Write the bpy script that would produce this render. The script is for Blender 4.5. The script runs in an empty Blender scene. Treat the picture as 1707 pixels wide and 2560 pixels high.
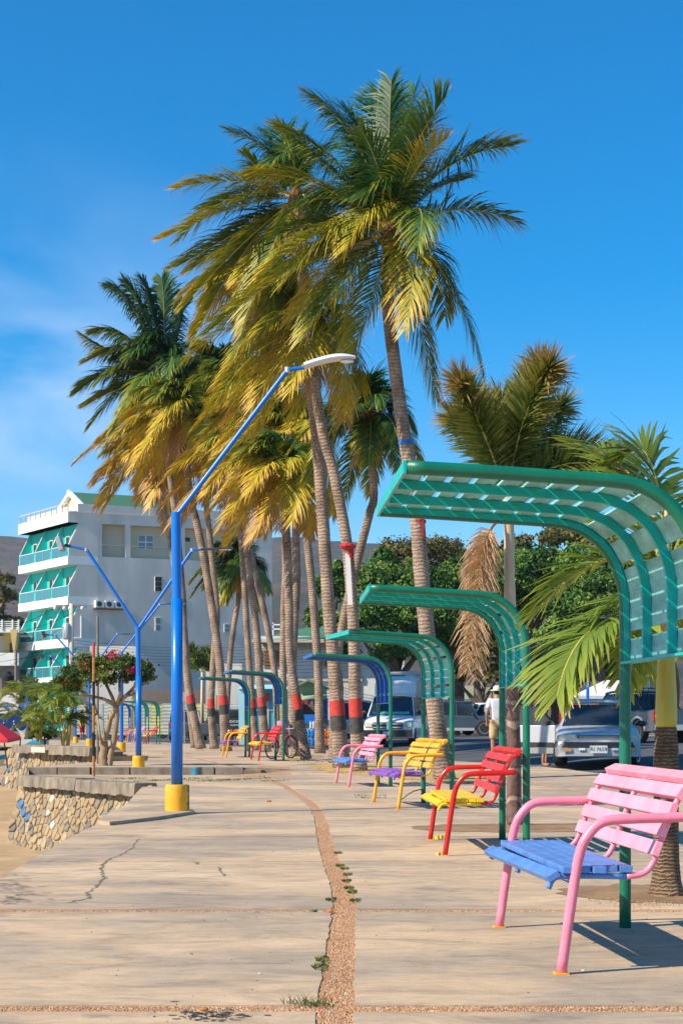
import bpy, math, random
import numpy as np
from mathutils import Vector, Matrix
R = math.radians
random.seed(7)
S = bpy.context.scene
# ---------------------------------------------------------------- camera, sky, sun, exposure
F = 4100.0; CX = 853.5; HY = 1803.0; CAMH = 1.0
cam = bpy.data.cameras.new('camera'); camo = bpy.data.objects.new('camera', cam)
S.collection.objects.link(camo); S.camera = camo
camo.location = (0, 0, CAMH); camo.rotation_euler = (R(90), 0, 0)
cam.sensor_fit = 'VERTICAL'; cam.sensor_height = 36.0
cam.lens = F / 2560.0 * 36.0
cam.shift_y = (HY - 1280.0) / 2560.0
cam.clip_start = 0.1; cam.clip_end = 12000
SX, SY = 1.08, .53                       # where a shadow falls, per metre of height
SUN_EL = math.atan(1 / math.hypot(SX, SY))
W = bpy.data.worlds.new('World'); S.world = W; W.use_nodes = True
nt = W.node_tree; nt.nodes.clear()
out = nt.nodes.new('ShaderNodeOutputWorld'); bg = nt.nodes.new('ShaderNodeBackground')
sky = nt.nodes.new('ShaderNodeTexSky'); sky.sky_type = 'NISHITA'; sky.sun_disc = False
sky.sun_elevation = SUN_EL; sky.sun_rotation = math.atan2(-SX, -SY)
sky.air_density = 1.0; sky.dust_density = 0.0; sky.ozone_density = 6; sky.altitude = 0
bg.inputs[1].default_value = .13
hs = nt.nodes.new('ShaderNodeHueSaturation'); hs.inputs['Saturation'].default_value = 1.40
hs.inputs['Hue'].default_value = .495
# thin cirrus
tc = nt.nodes.new('ShaderNodeTexCoord'); mp = nt.nodes.new('ShaderNodeMapping')
mp.inputs['Scale'].default_value = (2.2, 2.2, 5.5); mp.inputs['Rotation'].default_value = (0, R(18), R(20))
nz = nt.nodes.new('ShaderNodeTexNoise'); nz.inputs['Scale'].default_value = 2.4
nz.inputs['Detail'].default_value = 7; nz.inputs['Roughness'].default_value = .5
nz.inputs['Distortion'].default_value = .7
cr = nt.nodes.new('ShaderNodeValToRGB')
cr.color_ramp.elements[0].position = .36; cr.color_ramp.elements[0].color = (0, 0, 0, 1)
cr.color_ramp.elements[1].position = .70; cr.color_ramp.elements[1].color = (.62, .62, .62, 1)
mx = nt.nodes.new('ShaderNodeMixRGB'); mx.inputs[2].default_value = (4.6, 5.6, 7.2, 1)
L = nt.links.new
L(tc.outputs['Generated'], mp.inputs[0]); L(mp.outputs[0], nz.inputs['Vector']); L(nz.outputs[0], cr.inputs[0])
sx_ = nt.nodes.new('ShaderNodeSeparateXYZ'); L(tc.outputs['Generated'], sx_.inputs[0])
def mrange(src, a, b):
    q = nt.nodes.new('ShaderNodeMapRange'); q.interpolation_type = 'SMOOTHSTEP'; q.inputs[1].default_value = a; q.inputs[2].default_value = b; L(src, q.inputs[0]); return q.outputs[0]
def mul(a, b):
    q = nt.nodes.new('ShaderNodeMath'); q.operation = 'MULTIPLY'; L(a, q.inputs[0])
    if isinstance(b, float): q.inputs[1].default_value = b
    else: L(b, q.inputs[1])
    return q.outputs[0]
cloud = mul(mul(cr.outputs[0], mrange(sx_.outputs[0], .06, -.16)), mrange(sx_.outputs[2], .35, .16))
L(cloud, mx.inputs[0]); L(sky.outputs[0], hs.inputs['Color']); L(hs.outputs[0], mx.inputs[1])
L(mx.outputs[0], bg.inputs[0]); L(bg.outputs[0], out.inputs[0])
sl = bpy.data.lights.new('sun', 'SUN'); slo = bpy.data.objects.new('sun', sl); S.collection.objects.link(slo)
sl.energy = 5.0; sl.angle = R(.55); sl.color = (1, .895, .74)
slo.rotation_euler = Vector((-SX, -SY, 1)).to_track_quat('Z', 'Y').to_euler()
slo.location = (-20, -12, 40)
S.view_settings.view_transform = 'Standard'; S.view_settings.look = 'None'
S.view_settings.exposure = 0.45; S.view_settings.gamma = 1; S.view_settings.use_curve_mapping = False

# ---------------------------------------------------------------- helpers
def P(x, y, Y):                          # photo pixel + distance -> place in the world
    return Vector(((x - CX) / F * Y, Y, CAMH - (y - HY) / F * Y))
def lerp_tab(t, y):
    if y <= t[0][0]: return t[0][1]
    for (a, va), (b, vb) in zip(t, t[1:]):
        if y <= b: return va + (vb - va) * (y - a) / (b - a)
    return t[-1][1]
ROAD_EDGE = [(-30, 24), (0, 14.4), (10, 11), (20, 7.9), (30, 4.7), (32.1, 3.9), (36.8, 2.5), (58, -1.05), (83, -9.1), (110, -19), (200, -54)]
def gz(x, y):
    up = max(-.14, .13 - .0039 * (y - 31))
    if x <= -1.44: return 0.0 if y < 30.8 else up
    t = min(1, max(0, (y - 28) / 5)); t = t * t * (3 - 2 * t)
    return t * up
ROADZ = [(-5, -.2), (0, -.12), (2.2, -.1), (3.6, .03), (6.5, .24), (13, .34), (40, .4)]
def road_d(x, y):
    return (x - lerp_tab(ROAD_EDGE, y)) * .93
def rz(x, y): 
    f = min(1, max(0, (y - 60) / 50)) * (1 if x < 0 else max(0, 1 - x / 10))
    return lerp_tab(ROADZ, road_d(x, y)) * (1 - f) - .14 * f
def surf(x, y): return rz(x, y) if road_d(x, y) > 0 else gz(x, y)
def G(px, py, fn=gz):                    # ground point seen at a pixel
    Y = 4.0
    while Y < 300:
        p = P(px, py, Y)
        if p.z <= fn(p.x, p.y): break
        Y *= 1.004
    p.z = fn(p.x, p.y); return p
def GY(px, Y, fn=surf):
    x = (px - CX) / F * Y
    return Vector((x, Y, fn(x, Y)))
def bez(a, b, c, n):
    return [a * (1 - t) ** 2 + b * 2 * t * (1 - t) + c * t * t for t in [i / n for i in range(n + 1)]]
def catmull(pts, n=6):
    pts = [Vector(p) for p in pts]; q = [pts[0] * 2 - pts[1]] + pts + [pts[-1] * 2 - pts[-2]]; o = []
    for i in range(1, len(q) - 2):
        for k in range(n):
            t = k / n; a, b, c, d = q[i - 1:i + 3]
            o.append(.5 * ((2 * b) + (c - a) * t + (2 * a - 5 * b + 4 * c - d) * t * t + (3 * b - a - 3 * c + d) * t ** 3))
    o.append(pts[-1]); return o
def link(o, parent=None):
    S.collection.objects.link(o)
    if parent: o.parent = parent
    return o
def tag(o, label=None, cat=None, group=None, kind=None):
    if label: o['label'] = label
    if cat: o['category'] = cat
    if group: o['group'] = group
    if kind: o['kind'] = kind
    return o
def thing(name, loc, label, cat, rot=0, group=None):
    o = bpy.data.objects.new(name, None); o.location = loc; o.rotation_euler = (0, 0, rot); o.empty_display_size = .1
    link(o); return tag(o, label, cat, group)
class MB:
    def __init__(s): s.v = []; s.f = []; s.m = []; s.at = {}
    def add(s, v, f, m=0):
        b = len(s.v); s.v += [tuple(p) for p in v]; s.f += [[i + b for i in q] for q in f]; s.m += [m] * len(f); return s
    def box(s, c, d, rot=None, m=0, taper=1):
        x, y, z = d[0] / 2, d[1] / 2, d[2] / 2; t = taper
        v = [(-x, -y, -z), (x, -y, -z), (x, y, -z), (-x, y, -z), (-x * t, -y * t, z), (x * t, -y * t, z), (x * t, y * t, z), (-x * t, y * t, z)]
        v = [Vector(p) for p in v]
        if rot is not None: v = [rot @ p for p in v]
        c = Vector(c)
        return s.add([p + c for p in v], [(0, 3, 2, 1), (4, 5, 6, 7), (0, 1, 5, 4), (1, 2, 6, 5), (2, 3, 7, 6), (3, 0, 4, 7)], m)
    def bar(s, a, b, w, h, up=(0, 0, 1), m=0):
        a = Vector(a); b = Vector(b); d = (b - a); l = d.length; x = d.normalized(); y = Vector(up).cross(x)
        if y.length < 1e-4: y = Vector((1, 0, 0)).cross(x)
        y.normalize(); z = x.cross(y)
        return s.box((a + b) / 2, (l, w, h), Matrix((x, y, z)).transposed(), m)
    def tube(s, pts, r, n=10, m=0, caps=True, ell=None):
        pts = [Vector(p) for p in pts]; k = len(pts); rr = r if isinstance(r, (list, tuple)) else [r] * k
        t0 = (pts[1] - pts[0]).normalized(); u = t0.orthogonal().normalized(); v = []; pt = t0
        for i, p in enumerate(pts):
            t = (pts[min(i + 1, k - 1)] - pts[max(i - 1, 0)]).normalized()
            q = pt.rotation_difference(t); u = q @ u; u = (u - t * u.dot(t)).normalized(); w = t.cross(u); pt = t
            for j in range(n):
                a = 2 * math.pi * j / n; v.append(p + (u * math.cos(a) + w * math.sin(a)) * rr[i])
        f = []
        for i in range(k - 1):
            for j in range(n):
                f.append((i * n + j, i * n + (j + 1) % n, (i + 1) * n + (j + 1) % n, (i + 1) * n + j))
        if caps: f.append(tuple(range(n - 1, -1, -1))); f.append(tuple(range((k - 1) * n, k * n)))
        return s.add(v, f, m)
    def lathe(s, prof, c=(0, 0, 0), n=16, rot=None, m=0, sq=None):
        v = []; c = Vector(c)
        for (r, z) in prof:
            for j in range(n):
                a = 2 * math.pi * j / n; p = Vector((r * math.cos(a), r * math.sin(a), z))
                if rot is not None: p = rot @ p
                v.append(p + c)
        f = []
        for i in range(len(prof) - 1):
            for j in range(n): f.append((i * n + j, i * n + (j + 1) % n, (i + 1) * n + (j + 1) % n, (i + 1) * n + j))
        f.append(tuple(range(n - 1, -1, -1))); k = len(prof) - 1; f.append(tuple(range(k * n, k * n + n)))
        return s.add(v, f, m)
    def prism(s, poly, off, m=0):         # polygon (list of 3-D points) pushed by off
        n = len(poly); off = Vector(off); v = [Vector(p) for p in poly]; v += [p + off for p in v]
        f = [tuple(range(n - 1, -1, -1)), tuple(range(n, 2 * n))]
        for i in range(n): j = (i + 1) % n; f.append((i, j, n + j, n + i))
        return s.add(v, f, m)
    def ball(s, c, r, nu=8, nv=6, m=0, rot=None):
        r = Vector(r) if not isinstance(r, (int, float)) else Vector((r, r, r)); c = Vector(c); v = []; f = []
        for i in range(nv + 1):
            th = math.pi * i / nv
            for j in range(nu):
                a = 2 * math.pi * j / nu
                p = Vector((r.x * math.sin(th) * math.cos(a), r.y * math.sin(th) * math.sin(a), r.z * math.cos(th)))
                v.append(c + (rot @ p if rot is not None else p))
        for i in range(nv):
            for j in range(nu): f.append((i * nu + j, (i + 1) * nu + j, (i + 1) * nu + (j + 1) % nu, i * nu + (j + 1) % nu))
        return s.add(v, f, m)
    def build(s, name, mats, parent=None, smooth=False, bevel=0, kind=None):
        me = bpy.data.meshes.new(name); me.from_pydata(s.v, [], s.f)
        for m in (mats if isinstance(mats, (list, tuple)) else [mats]): me.materials.append(m)
        if any(s.m): me.polygons.foreach_set('material_index', s.m)
        if smooth: me.polygons.foreach_set('use_smooth', [True] * len(s.f))
        for k, vals in s.at.items():
            a = me.attributes.new(k, 'FLOAT', 'POINT'); a.data.foreach_set('value', vals)
        me.validate(); me.update()
        o = bpy.data.objects.new(name, me); link(o, parent)
        if bevel:
            b = o.modifiers.new('bevel', 'BEVEL'); b.width = bevel; b.segments = 2; b.limit_method = 'ANGLE'; b.angle_limit = R(40)
        if kind: o['kind'] = kind
        return o
def smooth_by(o, ang=40):
    me = o.data; me.polygons.foreach_set('use_smooth', [True] * len(me.polygons))
    try: me.set_sharp_from_angle(angle=R(ang))
    except Exception: pass
    return o
# ---------------------------------------------------------------- materials
M = {}
def newmat(name):
    m = bpy.data.materials.new(name); m.use_nodes = True; n = m.node_tree
    b = n.nodes['Principled BSDF']; M[name] = m
    return m, n, b
def node(n, t, **k):
    q = n.nodes.new(t)
    for a, v in k.items(): setattr(q, a, v)
    return q
def ramp(n, fac, stops):
    r = node(n, 'ShaderNodeValToRGB'); e = r.color_ramp.elements
    while len(e) < len(stops): e.new(.5)
    for q, (p, c) in zip(e, stops): q.position = p; q.color = (*c, 1) if len(c) == 3 else c
    n.links.new(fac, r.inputs[0]); return r.outputs[0]
def noise(n, scale, detail=4, rough=.55, stretch=None, dist=0, coord='Object'):
    t = node(n, 'ShaderNodeTexCoord'); q = node(n, 'ShaderNodeTexNoise')
    q.inputs['Scale'].default_value = scale; q.inputs['Detail'].default_value = detail
    q.inputs['Roughness'].default_value = rough; q.inputs['Distortion'].default_value = dist
    src = t.outputs[coord]
    if stretch:
        mpn = node(n, 'ShaderNodeMapping'); mpn.inputs['Scale'].default_value = stretch; n.links.new(src, mpn.inputs[0]); src = mpn.outputs[0]
    n.links.new(src, q.inputs['Vector']); return q.outputs[0]
def mix(n, fac, a, b, mode='MIX'):
    q = node(n, 'ShaderNodeMixRGB', blend_type=mode)
    for i, v in enumerate((fac, a, b)):
        if hasattr(v, 'is_output') or hasattr(v, 'links'): n.links.new(v, q.inputs[i])
        elif isinstance(v, (int, float)): q.inputs[i].default_value = v
        else: q.inputs[i].default_value = (*v, 1)
    return q.outputs[0]
def bump(n, b, h, strength, dist=.01):
    q = node(n, 'ShaderNodeBump'); q.inputs['Strength'].default_value = strength; q.inputs['Distance'].default_value = dist
    n.links.new(h, q.inputs['Height']); n.links.new(q.outputs[0], b.inputs['Normal'])
def sc(c, k): return tuple(min(1, x * k) for x in c)
def paint(name, c, rough=.45, var=.14, scale=6, bmp=.15, bscale=40, metal=0, chip=None, chipc=(.08, .07, .06), stretch=None, coat=0):
    m, n, b = newmat(name)
    f = noise(n, scale, 5, .6, stretch)
    col = ramp(n, f, [(.3, sc(c, 1 - var)), (.7, sc(c, 1 + var * .7))])
    if chip:
        g = noise(n, 28, 6, .7, None, 1.0); g2 = ramp(n, g, [(chip, (0, 0, 0)), (chip + .03, (1, 1, 1))])
        col = mix(n, g2, col, chipc)
    n.links.new(col, b.inputs['Base Color']); b.inputs['Roughness'].default_value = rough; b.inputs['Metallic'].default_value = metal
    if coat: b.inputs['Coat Weight'].default_value = coat; b.inputs['Coat Roughness'].default_value = .1
    if bmp: bump(n, b, noise(n, bscale, 4, .6, stretch), bmp, .004)
    return m
def glass(name, c=(.03, .04, .05), rough=.05):
    m, n, b = newmat(name); b.inputs['Base Color'].default_value = (*c, 1); b.inputs['Roughness'].default_value = rough
    b.inputs['Specular IOR Level'].default_value = .8; return m
PINK = (.78, .17, .31)
paint('pink_pipe', (.90, .24, .34), .38, .16, 9, .3, 60, chip=.645, chipc=(.16, .10, .10))
paint('pink_wood', (.92, .33, .42), .55, .2, 5, .4, 50, chip=.68, chipc=(.45, .16, .2))
paint('red_pipe', (.62, .014, .012), .25, .12, 9, .2, 60, chip=.69, chipc=(.3, .15, .12))
paint('red_wood', (.62, .03, .025), .5, .22, 5, .4, 50, chip=.68, chipc=(.35, .06, .05))
paint('yellow_pipe', (.85, .40, .015), .35, .12, 9, .2, 60, chip=.80, chipc=(.4, .3, .1))
paint('yellow_wood', (.85, .42, .02), .5, .2, 5, .4, 50, chip=.68, chipc=(.5, .25, .05))
paint('lemon_wood', (.80, .56, .01), .4, .16, 7, .3, 50, chip=.72, chipc=(.45, .4, .25))
paint('blue_wood', (.09, .24, .60), .42, .22, 7, .35, 50, chip=.60, chipc=(.26, .24, .18))
paint('purple_wood', (.27, .09, .48), .42, .2, 7, .3, 50, chip=.64, chipc=(.3, .2, .3))
paint('green_pipe', (.003, .155, .085), .38, .25, 5, .4, 70, chip=.70, chipc=(.02, .10, .07))
paint('teal_paint', (.0, .44, .40), .4, .2, 7, .25, 50)
paint('teal_plank', (.24, .58, .54), .6, .38, 4, .4, 30, stretch=(3, 1, 3))
paint('blue_paint', (.01, .13, .48), .38, .16, 7, .25, 50)
paint('blue_plank', (.05, .17, .50), .5, .35, 5, .3, 30)
paint('lamp_blue', (.0, .16, .62), .33, .10, 5, .2, 60, chip=.71, chipc=(.10, .3, .6))
paint('base_yellow', (.86, .42, .012), .6, .22, 5, .8, 14, chip=.70, chipc=(.35, .22, .08))
paint('white_plastic', (.72, .72, .70), .4, .08, 5, .1)
paint('lens_white', (.85, .86, .88), .15, .03, 5, 0)
paint('white_paint', (.78, .77, .72), .6, .08, 2, .2, 20)
paint('dark_metal', (.04, .04, .045), .45, .2, 8, .2)
paint('black', (.012, .012, .012), .5, .3, 8, .2)
paint('rubber', (.02, .02, .02), .85, .3, 10, .4, 40)
paint('chrome', (.6, .6, .62), .22, .05, 8, 0, metal=1)
paint('rim', (.42, .42, .44), .35, .1, 8, 0, metal=.8)
paint('rust', (.45, .19, .05), .85, .4, 14, .5, 40)
paint('galv', (.45, .46, .47), .5, .12, 8, .2, metal=.3)
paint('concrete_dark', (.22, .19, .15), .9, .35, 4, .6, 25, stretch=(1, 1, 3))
paint('coping', (.25, .205, .15), .95, .5, 5, .9, 22, stretch=(1, 1, .4))
paint('mortar', (.38, .27, .15), .95, .25, 5, .9, 16)
paint('asphalt', (.075, .078, .085), .85, .22, .8, .5, 60)
paint('soil', (.26, .17, .085), .95, .35, 2, .8, 12)
paint('wood', (.35, .18, .08), .8, .25, 6, .4, 30, stretch=(8, 1, 1))
paint('bark', (.14, .10, .065), .9, .4, 7, .9, 18, stretch=(1, 1, .25))
paint('bark_pale', (.36, .24, .13), .85, .35, 7, .9, 18, stretch=(1, 1, .3))
paint('skin_a', (.42, .20, .11), .6, .1, 8, 0)
paint('cloth_red', (.45, .02, .03), .9, .3, 14, .5, 30)
paint('cloth_white', (.75, .74, .74), .9, .12, 7, .3, 14)
paint('cloth_tan', (.62, .43, .22), .9, .15, 7, .3, 14)
paint('cloth_blue', (.01, .07, .38), .9, .2, 7, .3, 14)
paint('cloth_orange', (.62, .17, .04), .9, .2, 7, .3, 14)
paint('cloth_yellow', (.75, .45, .08), .9, .2, 7, .3, 14)
paint('cloth_pink', (.55, .25, .42), .9, .2, 7, .3, 14)
paint('hair', (.015, .01, .008), .7, .2, 7, .3, 14)
glass('car_glass', (.02, .028, .036)); glass('house_glass', (.16, .20, .21), .1); glass('dark_void', (.03, .025, .02), .6)
glass('balcony_glass', (.04, .20, .24), .08)
paint('lamp_glass', (.62, .56, .40), .12, .1, 8, 0); paint('tail_red', (.45, .01, .015), .15, .1, 8, 0)
paint('band_red', (.56, .045, .03), .8, .3, 9, .8, 30, chip=.60, chipc=(.30, .16, .11), stretch=(1, 1, 3)); paint('band_black', (.06, .055, .05), .8, .5, 9, .8, 30, chip=.62, chipc=(.19, .14, .10), stretch=(1, 1, 3))
# ---------------------------------------------------------------- ground materials
def concrete():
    m, n, b = newmat('concrete')
    big = noise(n, .42, 5, .6, (1, 1.5, 1)); mid = noise(n, 2.4, 8, .74, (.7, 1.3, 1), 1.2); fine = noise(n, 15, 9, .8, (.5, 1.2, 1)); grit = noise(n, 140, 3, .75)
    c = ramp(n, big, [(.34, (.43, .34, .25)), (.46, (.51, .395, .275)), (.54, (.66, .475, .30)), (.66, (.70, .53, .35))])
    c = mix(n, .75, c, ramp(n, mid, [(.34, (.52, .52, .54)), (.46, (.84, .83, .81)), (.60, (1.1, 1.07, 1.02))]), 'MULTIPLY')
    c = mix(n, .70, c, ramp(n, fine, [(.30, (.52, .50, .47)), (.44, (.88, .86, .84)), (.60, (1.05, 1.05, 1.05))]), 'MULTIPLY')
    st = noise(n, 1.25, 12, .82, (.36, 1.8, 1), 1.6)
    c = mix(n, ramp(n, st, [(.555, (0, 0, 0)), (.66, (.75, .75, .75))]), c, (.19, .16, .125))
    sp = noise(n, 22, 6, .8, (.5, 1.2, 1), .5); c = mix(n, ramp(n, sp, [(.66, (0, 0, 0)), (.72, (.8, .8, .8))]), c, (.16, .13, .10))
    c = mix(n, .55, c, ramp(n, grit, [(.32, (.62, .6, .58)), (.58, (1, 1, 1))]), 'MULTIPLY')
    n.links.new(c, b.inputs['Base Color']); b.inputs['Roughness'].default_value = .85
    bump(n, b, mix(n, .5, fine, grit), .7, .01); return m
def pebble():
    m, n, b = newmat('pebble'); t = node(n, 'ShaderNodeTexCoord'); v = node(n, 'ShaderNodeTexVoronoi'); v.inputs['Scale'].default_value = 125
    n.links.new(t.outputs['Object'], v.inputs['Vector'])
    sp = node(n, 'ShaderNodeSeparateColor'); n.links.new(v.outputs['Color'], sp.inputs[0])
    c = ramp(n, sp.outputs[0], [(0, (.46, .19, .075)), (.35, (.68, .33, .145)), (.7, (.76, .44, .22)), (.9, (.82, .62, .42)), (1, (.34, .22, .14))])
    c = mix(n, ramp(n, v.outputs['Distance'], [(.35, (0, 0, 0)), (.75, (.8, .8, .8))]), c, (.34, .19, .10))
    c = mix(n, .4, c, ramp(n, noise(n, 1.3, 5, .6), [(.3, (.6, .6, .62)), (.6, (1, 1, 1))]), 'MULTIPLY')
    n.links.new(c, b.inputs['Base Color']); b.inputs['Roughness'].default_value = .8
    iv = node(n, 'ShaderNodeMath', operation='SUBTRACT'); iv.inputs[0].default_value = 1; n.links.new(v.outputs['Distance'], iv.inputs[1])
    bump(n, b, iv.outputs[0], .9, .008)
def ground_mat(name, cols, s1, s2, rough=.95):
    m, n, b = newmat(name); a = noise(n, s1, 6, .6); g = noise(n, s2, 6, .7)
    c = ramp(n, a, [(.3, cols[0]), (.5, cols[1]), (.72, cols[2])])
    c = mix(n, .5, c, ramp(n, g, [(.3, (.55, .55, .55)), (.62, (1, 1, 1))]), 'MULTIPLY')
    n.links.new(c, b.inputs['Base Color']); b.inputs['Roughness'].default_value = rough; bump(n, b, g, .8, .02)
concrete(); pebble()
ground_mat('sand', [(.38, .25, .13), (.50, .34, .18), (.60, .43, .25)], 1.1, 30)
ground_mat('gravel', [(.24, .14, .07), (.36, .21, .10), (.46, .30, .14)], 3, 70)
ground_mat('dirt', [(.20, .16, .11), (.28, .22, .15), (.35, .28, .18)], .3, 9)
def hillmat():
    m, n, b = newmat('hill'); a = noise(n, .011, 8, .68); g = noise(n, .09, 8, .75, (1, 1, 2)); f = noise(n, .03, 5, .6)
    c = ramp(n, a, [(.36, (.045, .075, .028)), (.47, (.10, .085, .055)), (.54, (.15, .10, .075)), (.66, (.20, .13, .095))])
    c = mix(n, ramp(n, f, [(.55, (0, 0, 0)), (.64, (.7, .7, .7))]), c, (.05, .085, .03))
    c = mix(n, .85, c, ramp(n, g, [(.34, (.35, .36, .4)), (.62, (1.0, 1.0, 1.0))]), 'MULTIPLY')
    n.links.new(c, b.inputs['Base Color']); b.inputs['Roughness'].default_value = 1; bump(n, b, g, 1, 6)
hillmat()
ground_mat('road_mat', [(.065, .068, .072), (.085, .088, .095), (.12, .12, .125)], .5, 45)

def grid(name, xs, ys, fz, mat, kind='structure', smooth=True):
    b = MB(); nx = len(xs); v = [(x, y, fz(x, y)) for y in ys for x in xs]
    f = [(j * nx + i, j * nx + i + 1, (j + 1) * nx + i + 1, (j + 1) * nx + i) for j in range(len(ys) - 1) for i in range(nx - 1)]
    b.add(v, f); o = b.build(name, mat, smooth=smooth, kind=kind); return o
def rng(a, b, n): return [a + (b - a) * i / n for i in range(n + 1)]
def hn(x, y, s=0): return math.sin(x * 1.7 + s) * .5 + math.sin(y * 2.3 + x * .9 + s * 2) * .3 + math.sin(x * 4.1 - y * 3.3 + s) * .2
def sandz(x, y):
    return lerp_tab([(-60, -1.25), (27, -1.2), (30, -1.05), (45, -.62), (60, -.5), (90, -.5)], y) + .05 * hn(x * .8, y * .6)
grid('sand', rng(-400, -20, 10) + rng(-16, 8, 60) + rng(40, 400, 5), rng(-60, 0, 4) + rng(4, 90, 90), sandz, M['sand'])
grid('ground', rng(-5000, -300, 6) + rng(-200, 200, 20) + rng(300, 5000, 6), rng(84, 300, 20) + rng(400, 9000, 10), lambda x, y: -.33, M['dirt'])
# road: a sheet that starts just below the pavement's edge
b = MB(); ys = rng(-30, 20, 10) + rng(22, 130, 54); ds = [-.6, 0, .9, 2, 3, 4, 5, 6.5, 8, 10, 13, 17, 25, 40, 80, 200]
for y in ys:
    for d in ds: x = lerp_tab(ROAD_EDGE, y) + d; b.v.append((x, y, rz(x, y) - (.0 if d >= 0 else .15)))
nx = len(ds)
for j in range(len(ys) - 1):
    for i in range(nx - 1): b.f.append((j * nx + i, j * nx + i + 1, (j + 1) * nx + i + 1, (j + 1) * nx + i)); b.m.append(0 if ds[i] < 15 else 1)
b.build('road', [M['road_mat'], M['dirt']], smooth=True, kind='structure')

# promenade: slabs between pebble strips
prom = tag(bpy.data.objects.new('promenade', None), kind='structure'); link(prom)
LEFT = [(-6, -2.0), (5, -2.08), (10.5, -2.18), (12.4, -2.26), (14.35, -2.345), (15.95, -2.37), (17.8, -2.51), (19.8, -2.59), (23.2, -2.89), (25.1, -3.03), (28.9, -5.5), (30.8, -5.87),
        (30.81, -5.87), (36.4, -5.3), (42.0, -8.3), (43, -8.4), (50, -9.2), (66, -12.6), (82, -16.2), (100, -21.5)]
BAND = [(-6, -.02), (5.42, -.024), (5.72, -.022), (6.71, -.011), (7.52, 0), (8.65, .014), (9.38, .013), (10.3, -.014), (11.7, -.073), (14.1, -.147), (16.6, -.208),
        (18.8, -.29), (20.7, -.432), (24.6, -.8), (27, -1.05), (28.6, -1.25), (31.8, -2.06), (37.2, -3.05), (44.6, -4.3), (60, -8.5), (80, -14.5), (100, -20.5)]
BAND2 = [(-6, 5.4), (10, 4.3), (16, 3.9), (22.6, 3.47), (27, 3.1), (34, 2.3), (44, .5), (58, -3.2), (80, -11), (100, -19)]
JO = [-6, -3.2, -.2, 2.8, 5.71, 8.65, 11.7, 14.22, 17.35, 20.6, 23.7, 26.6, 29.4, 30.8, 33.9, 37, 40.2, 43.6, 47.2, 51, 55, 59.5, 64, 69, 74, 80, 86, 93, 100]
def hw(y): return .065 if y < 30 else .08
def slab(nameb, fl, fr, y0, y1, jag, nx=3):
    ny = max(3, int((y1 - y0) / .12)) if y1 < 16 else 8
    b = MB(); rows = []
    for j in range(ny + 1):
        y = y0 + (y1 - y0) * j / ny; l = fl(y) + random.uniform(-1, 1) * jag; r = fr(y) + random.uniform(-1, 1) * jag
        ye = y + (random.uniform(-.006, .006) if j in (0, ny) else 0)
        rows.append([(l + (r - l) * i / nx, ye) for i in range(nx + 1)])
    top = [(x, y, gz(x, y if y < 30.79 or y0 > 30.7 else 30.79)) for r in rows for (x, y) in r]
    if y0 > 30.7: top = [(x, y, gz(x, max(y, 30.82))) for (x, y, z) in top]
    w = nx + 1; K = len(top); v = top + [(x, y, z - .12) for x, y, z in top]
    f = [(j * w + i, j * w + i + 1, (j + 1) * w + i + 1, (j + 1) * w + i) for j in range(ny) for i in range(nx)]
    per = [i for i in range(w)] + [j * w + nx for j in range(1, ny + 1)] + [ny * w + i for i in range(nx - 1, -1, -1)] + [j * w for j in range(ny - 1, 0, -1)]
    for a, c in zip(per, per[1:] + per[:1]): f.append((a, a + K, c + K, c))
    b.add(v, f); return b.build(nameb, M['concrete'], prom)
tab = lambda t: (lambda y: lerp_tab(t, y))
for k in range(len(JO) - 1):
    y0, y1 = JO[k], JO[k + 1]; g0 = .065 if y0 != 30.8 else .0; g1 = .065 if y1 != 30.8 else .11
    thin = {11.7: .02, 14.22: .035, 17.35: .008, 20.6: .012, 23.7: .02, 26.6: .03}
    g0 = thin.get(y0, g0); g1 = thin.get(y1, g1)
    a, c = y0 + g0, y1 - g1
    jag = .006 if y1 < 30 else .0
    slab('concrete_slab', tab(LEFT), lambda y: lerp_tab(BAND, y) - hw(y), a, c, jag)
    slab('concrete_slab', lambda y: lerp_tab(BAND, y) + hw(y), lambda y: lerp_tab(BAND2, y) - .07, a, c, jag, 6)
    slab('concrete_slab', lambda y: lerp_tab(BAND2, y) + .07, lambda y: lerp_tab(ROAD_EDGE, y), a, c, jag, 4)
# pebble bed: one sheet below the slabs' faces, seen in every joint
b = MB(); ys = rng(-6, 30.7, 70); w = 12; yy = ys + rng(30.85, 100, 60); nj = len(ys)
for y in yy:
    l, r = lerp_tab(LEFT, y) + .02, lerp_tab(ROAD_EDGE, y) - .01
    for i in range(w + 1):
        x = l + (r - l) * i / w; b.v.append((x, y, gz(x, y) - .006))
for j in range(len(yy) - 1):
    if j == nj - 1: continue
    for i in range(w): b.f.append((j * (w + 1) + i, j * (w + 1) + i + 1, (j + 1) * (w + 1) + i + 1, (j + 1) * (w + 1) + i)); b.m.append(0)
b.build('pebble_bed', M['pebble'], prom)
# loose pebbles that stand proud in the near joints
b = MB()
def peb(x, y, r, z=None):
    z = (gz(x, y) - .0055) if z is None else z; n = 5; a0 = random.random() * 6; e = random.uniform(.6, 1)
    v = [(x + r * math.cos(a0 + i * 1.2566), y + r * e * math.sin(a0 + i * 1.2566), z) for i in range(n)] + [(x, y, z + r * random.uniform(.6, 1))]
    b.add(v, [(i, (i + 1) % n, n) for i in range(n)])
for i in range(7500):
    y = 5 + 11 * random.random() ** 1.5; peb(lerp_tab(BAND, y) + random.uniform(-.064, .064), y, random.uniform(.003, .0065))
for yj in (5.71, 8.65):
    for i in range(6500): peb(random.uniform(-2.1, 2.3), yj + random.uniform(-.058, .058), random.uniform(.003, .0065))
b.build('loose_pebble', M['pebble'], prom, kind='stuff')
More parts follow.
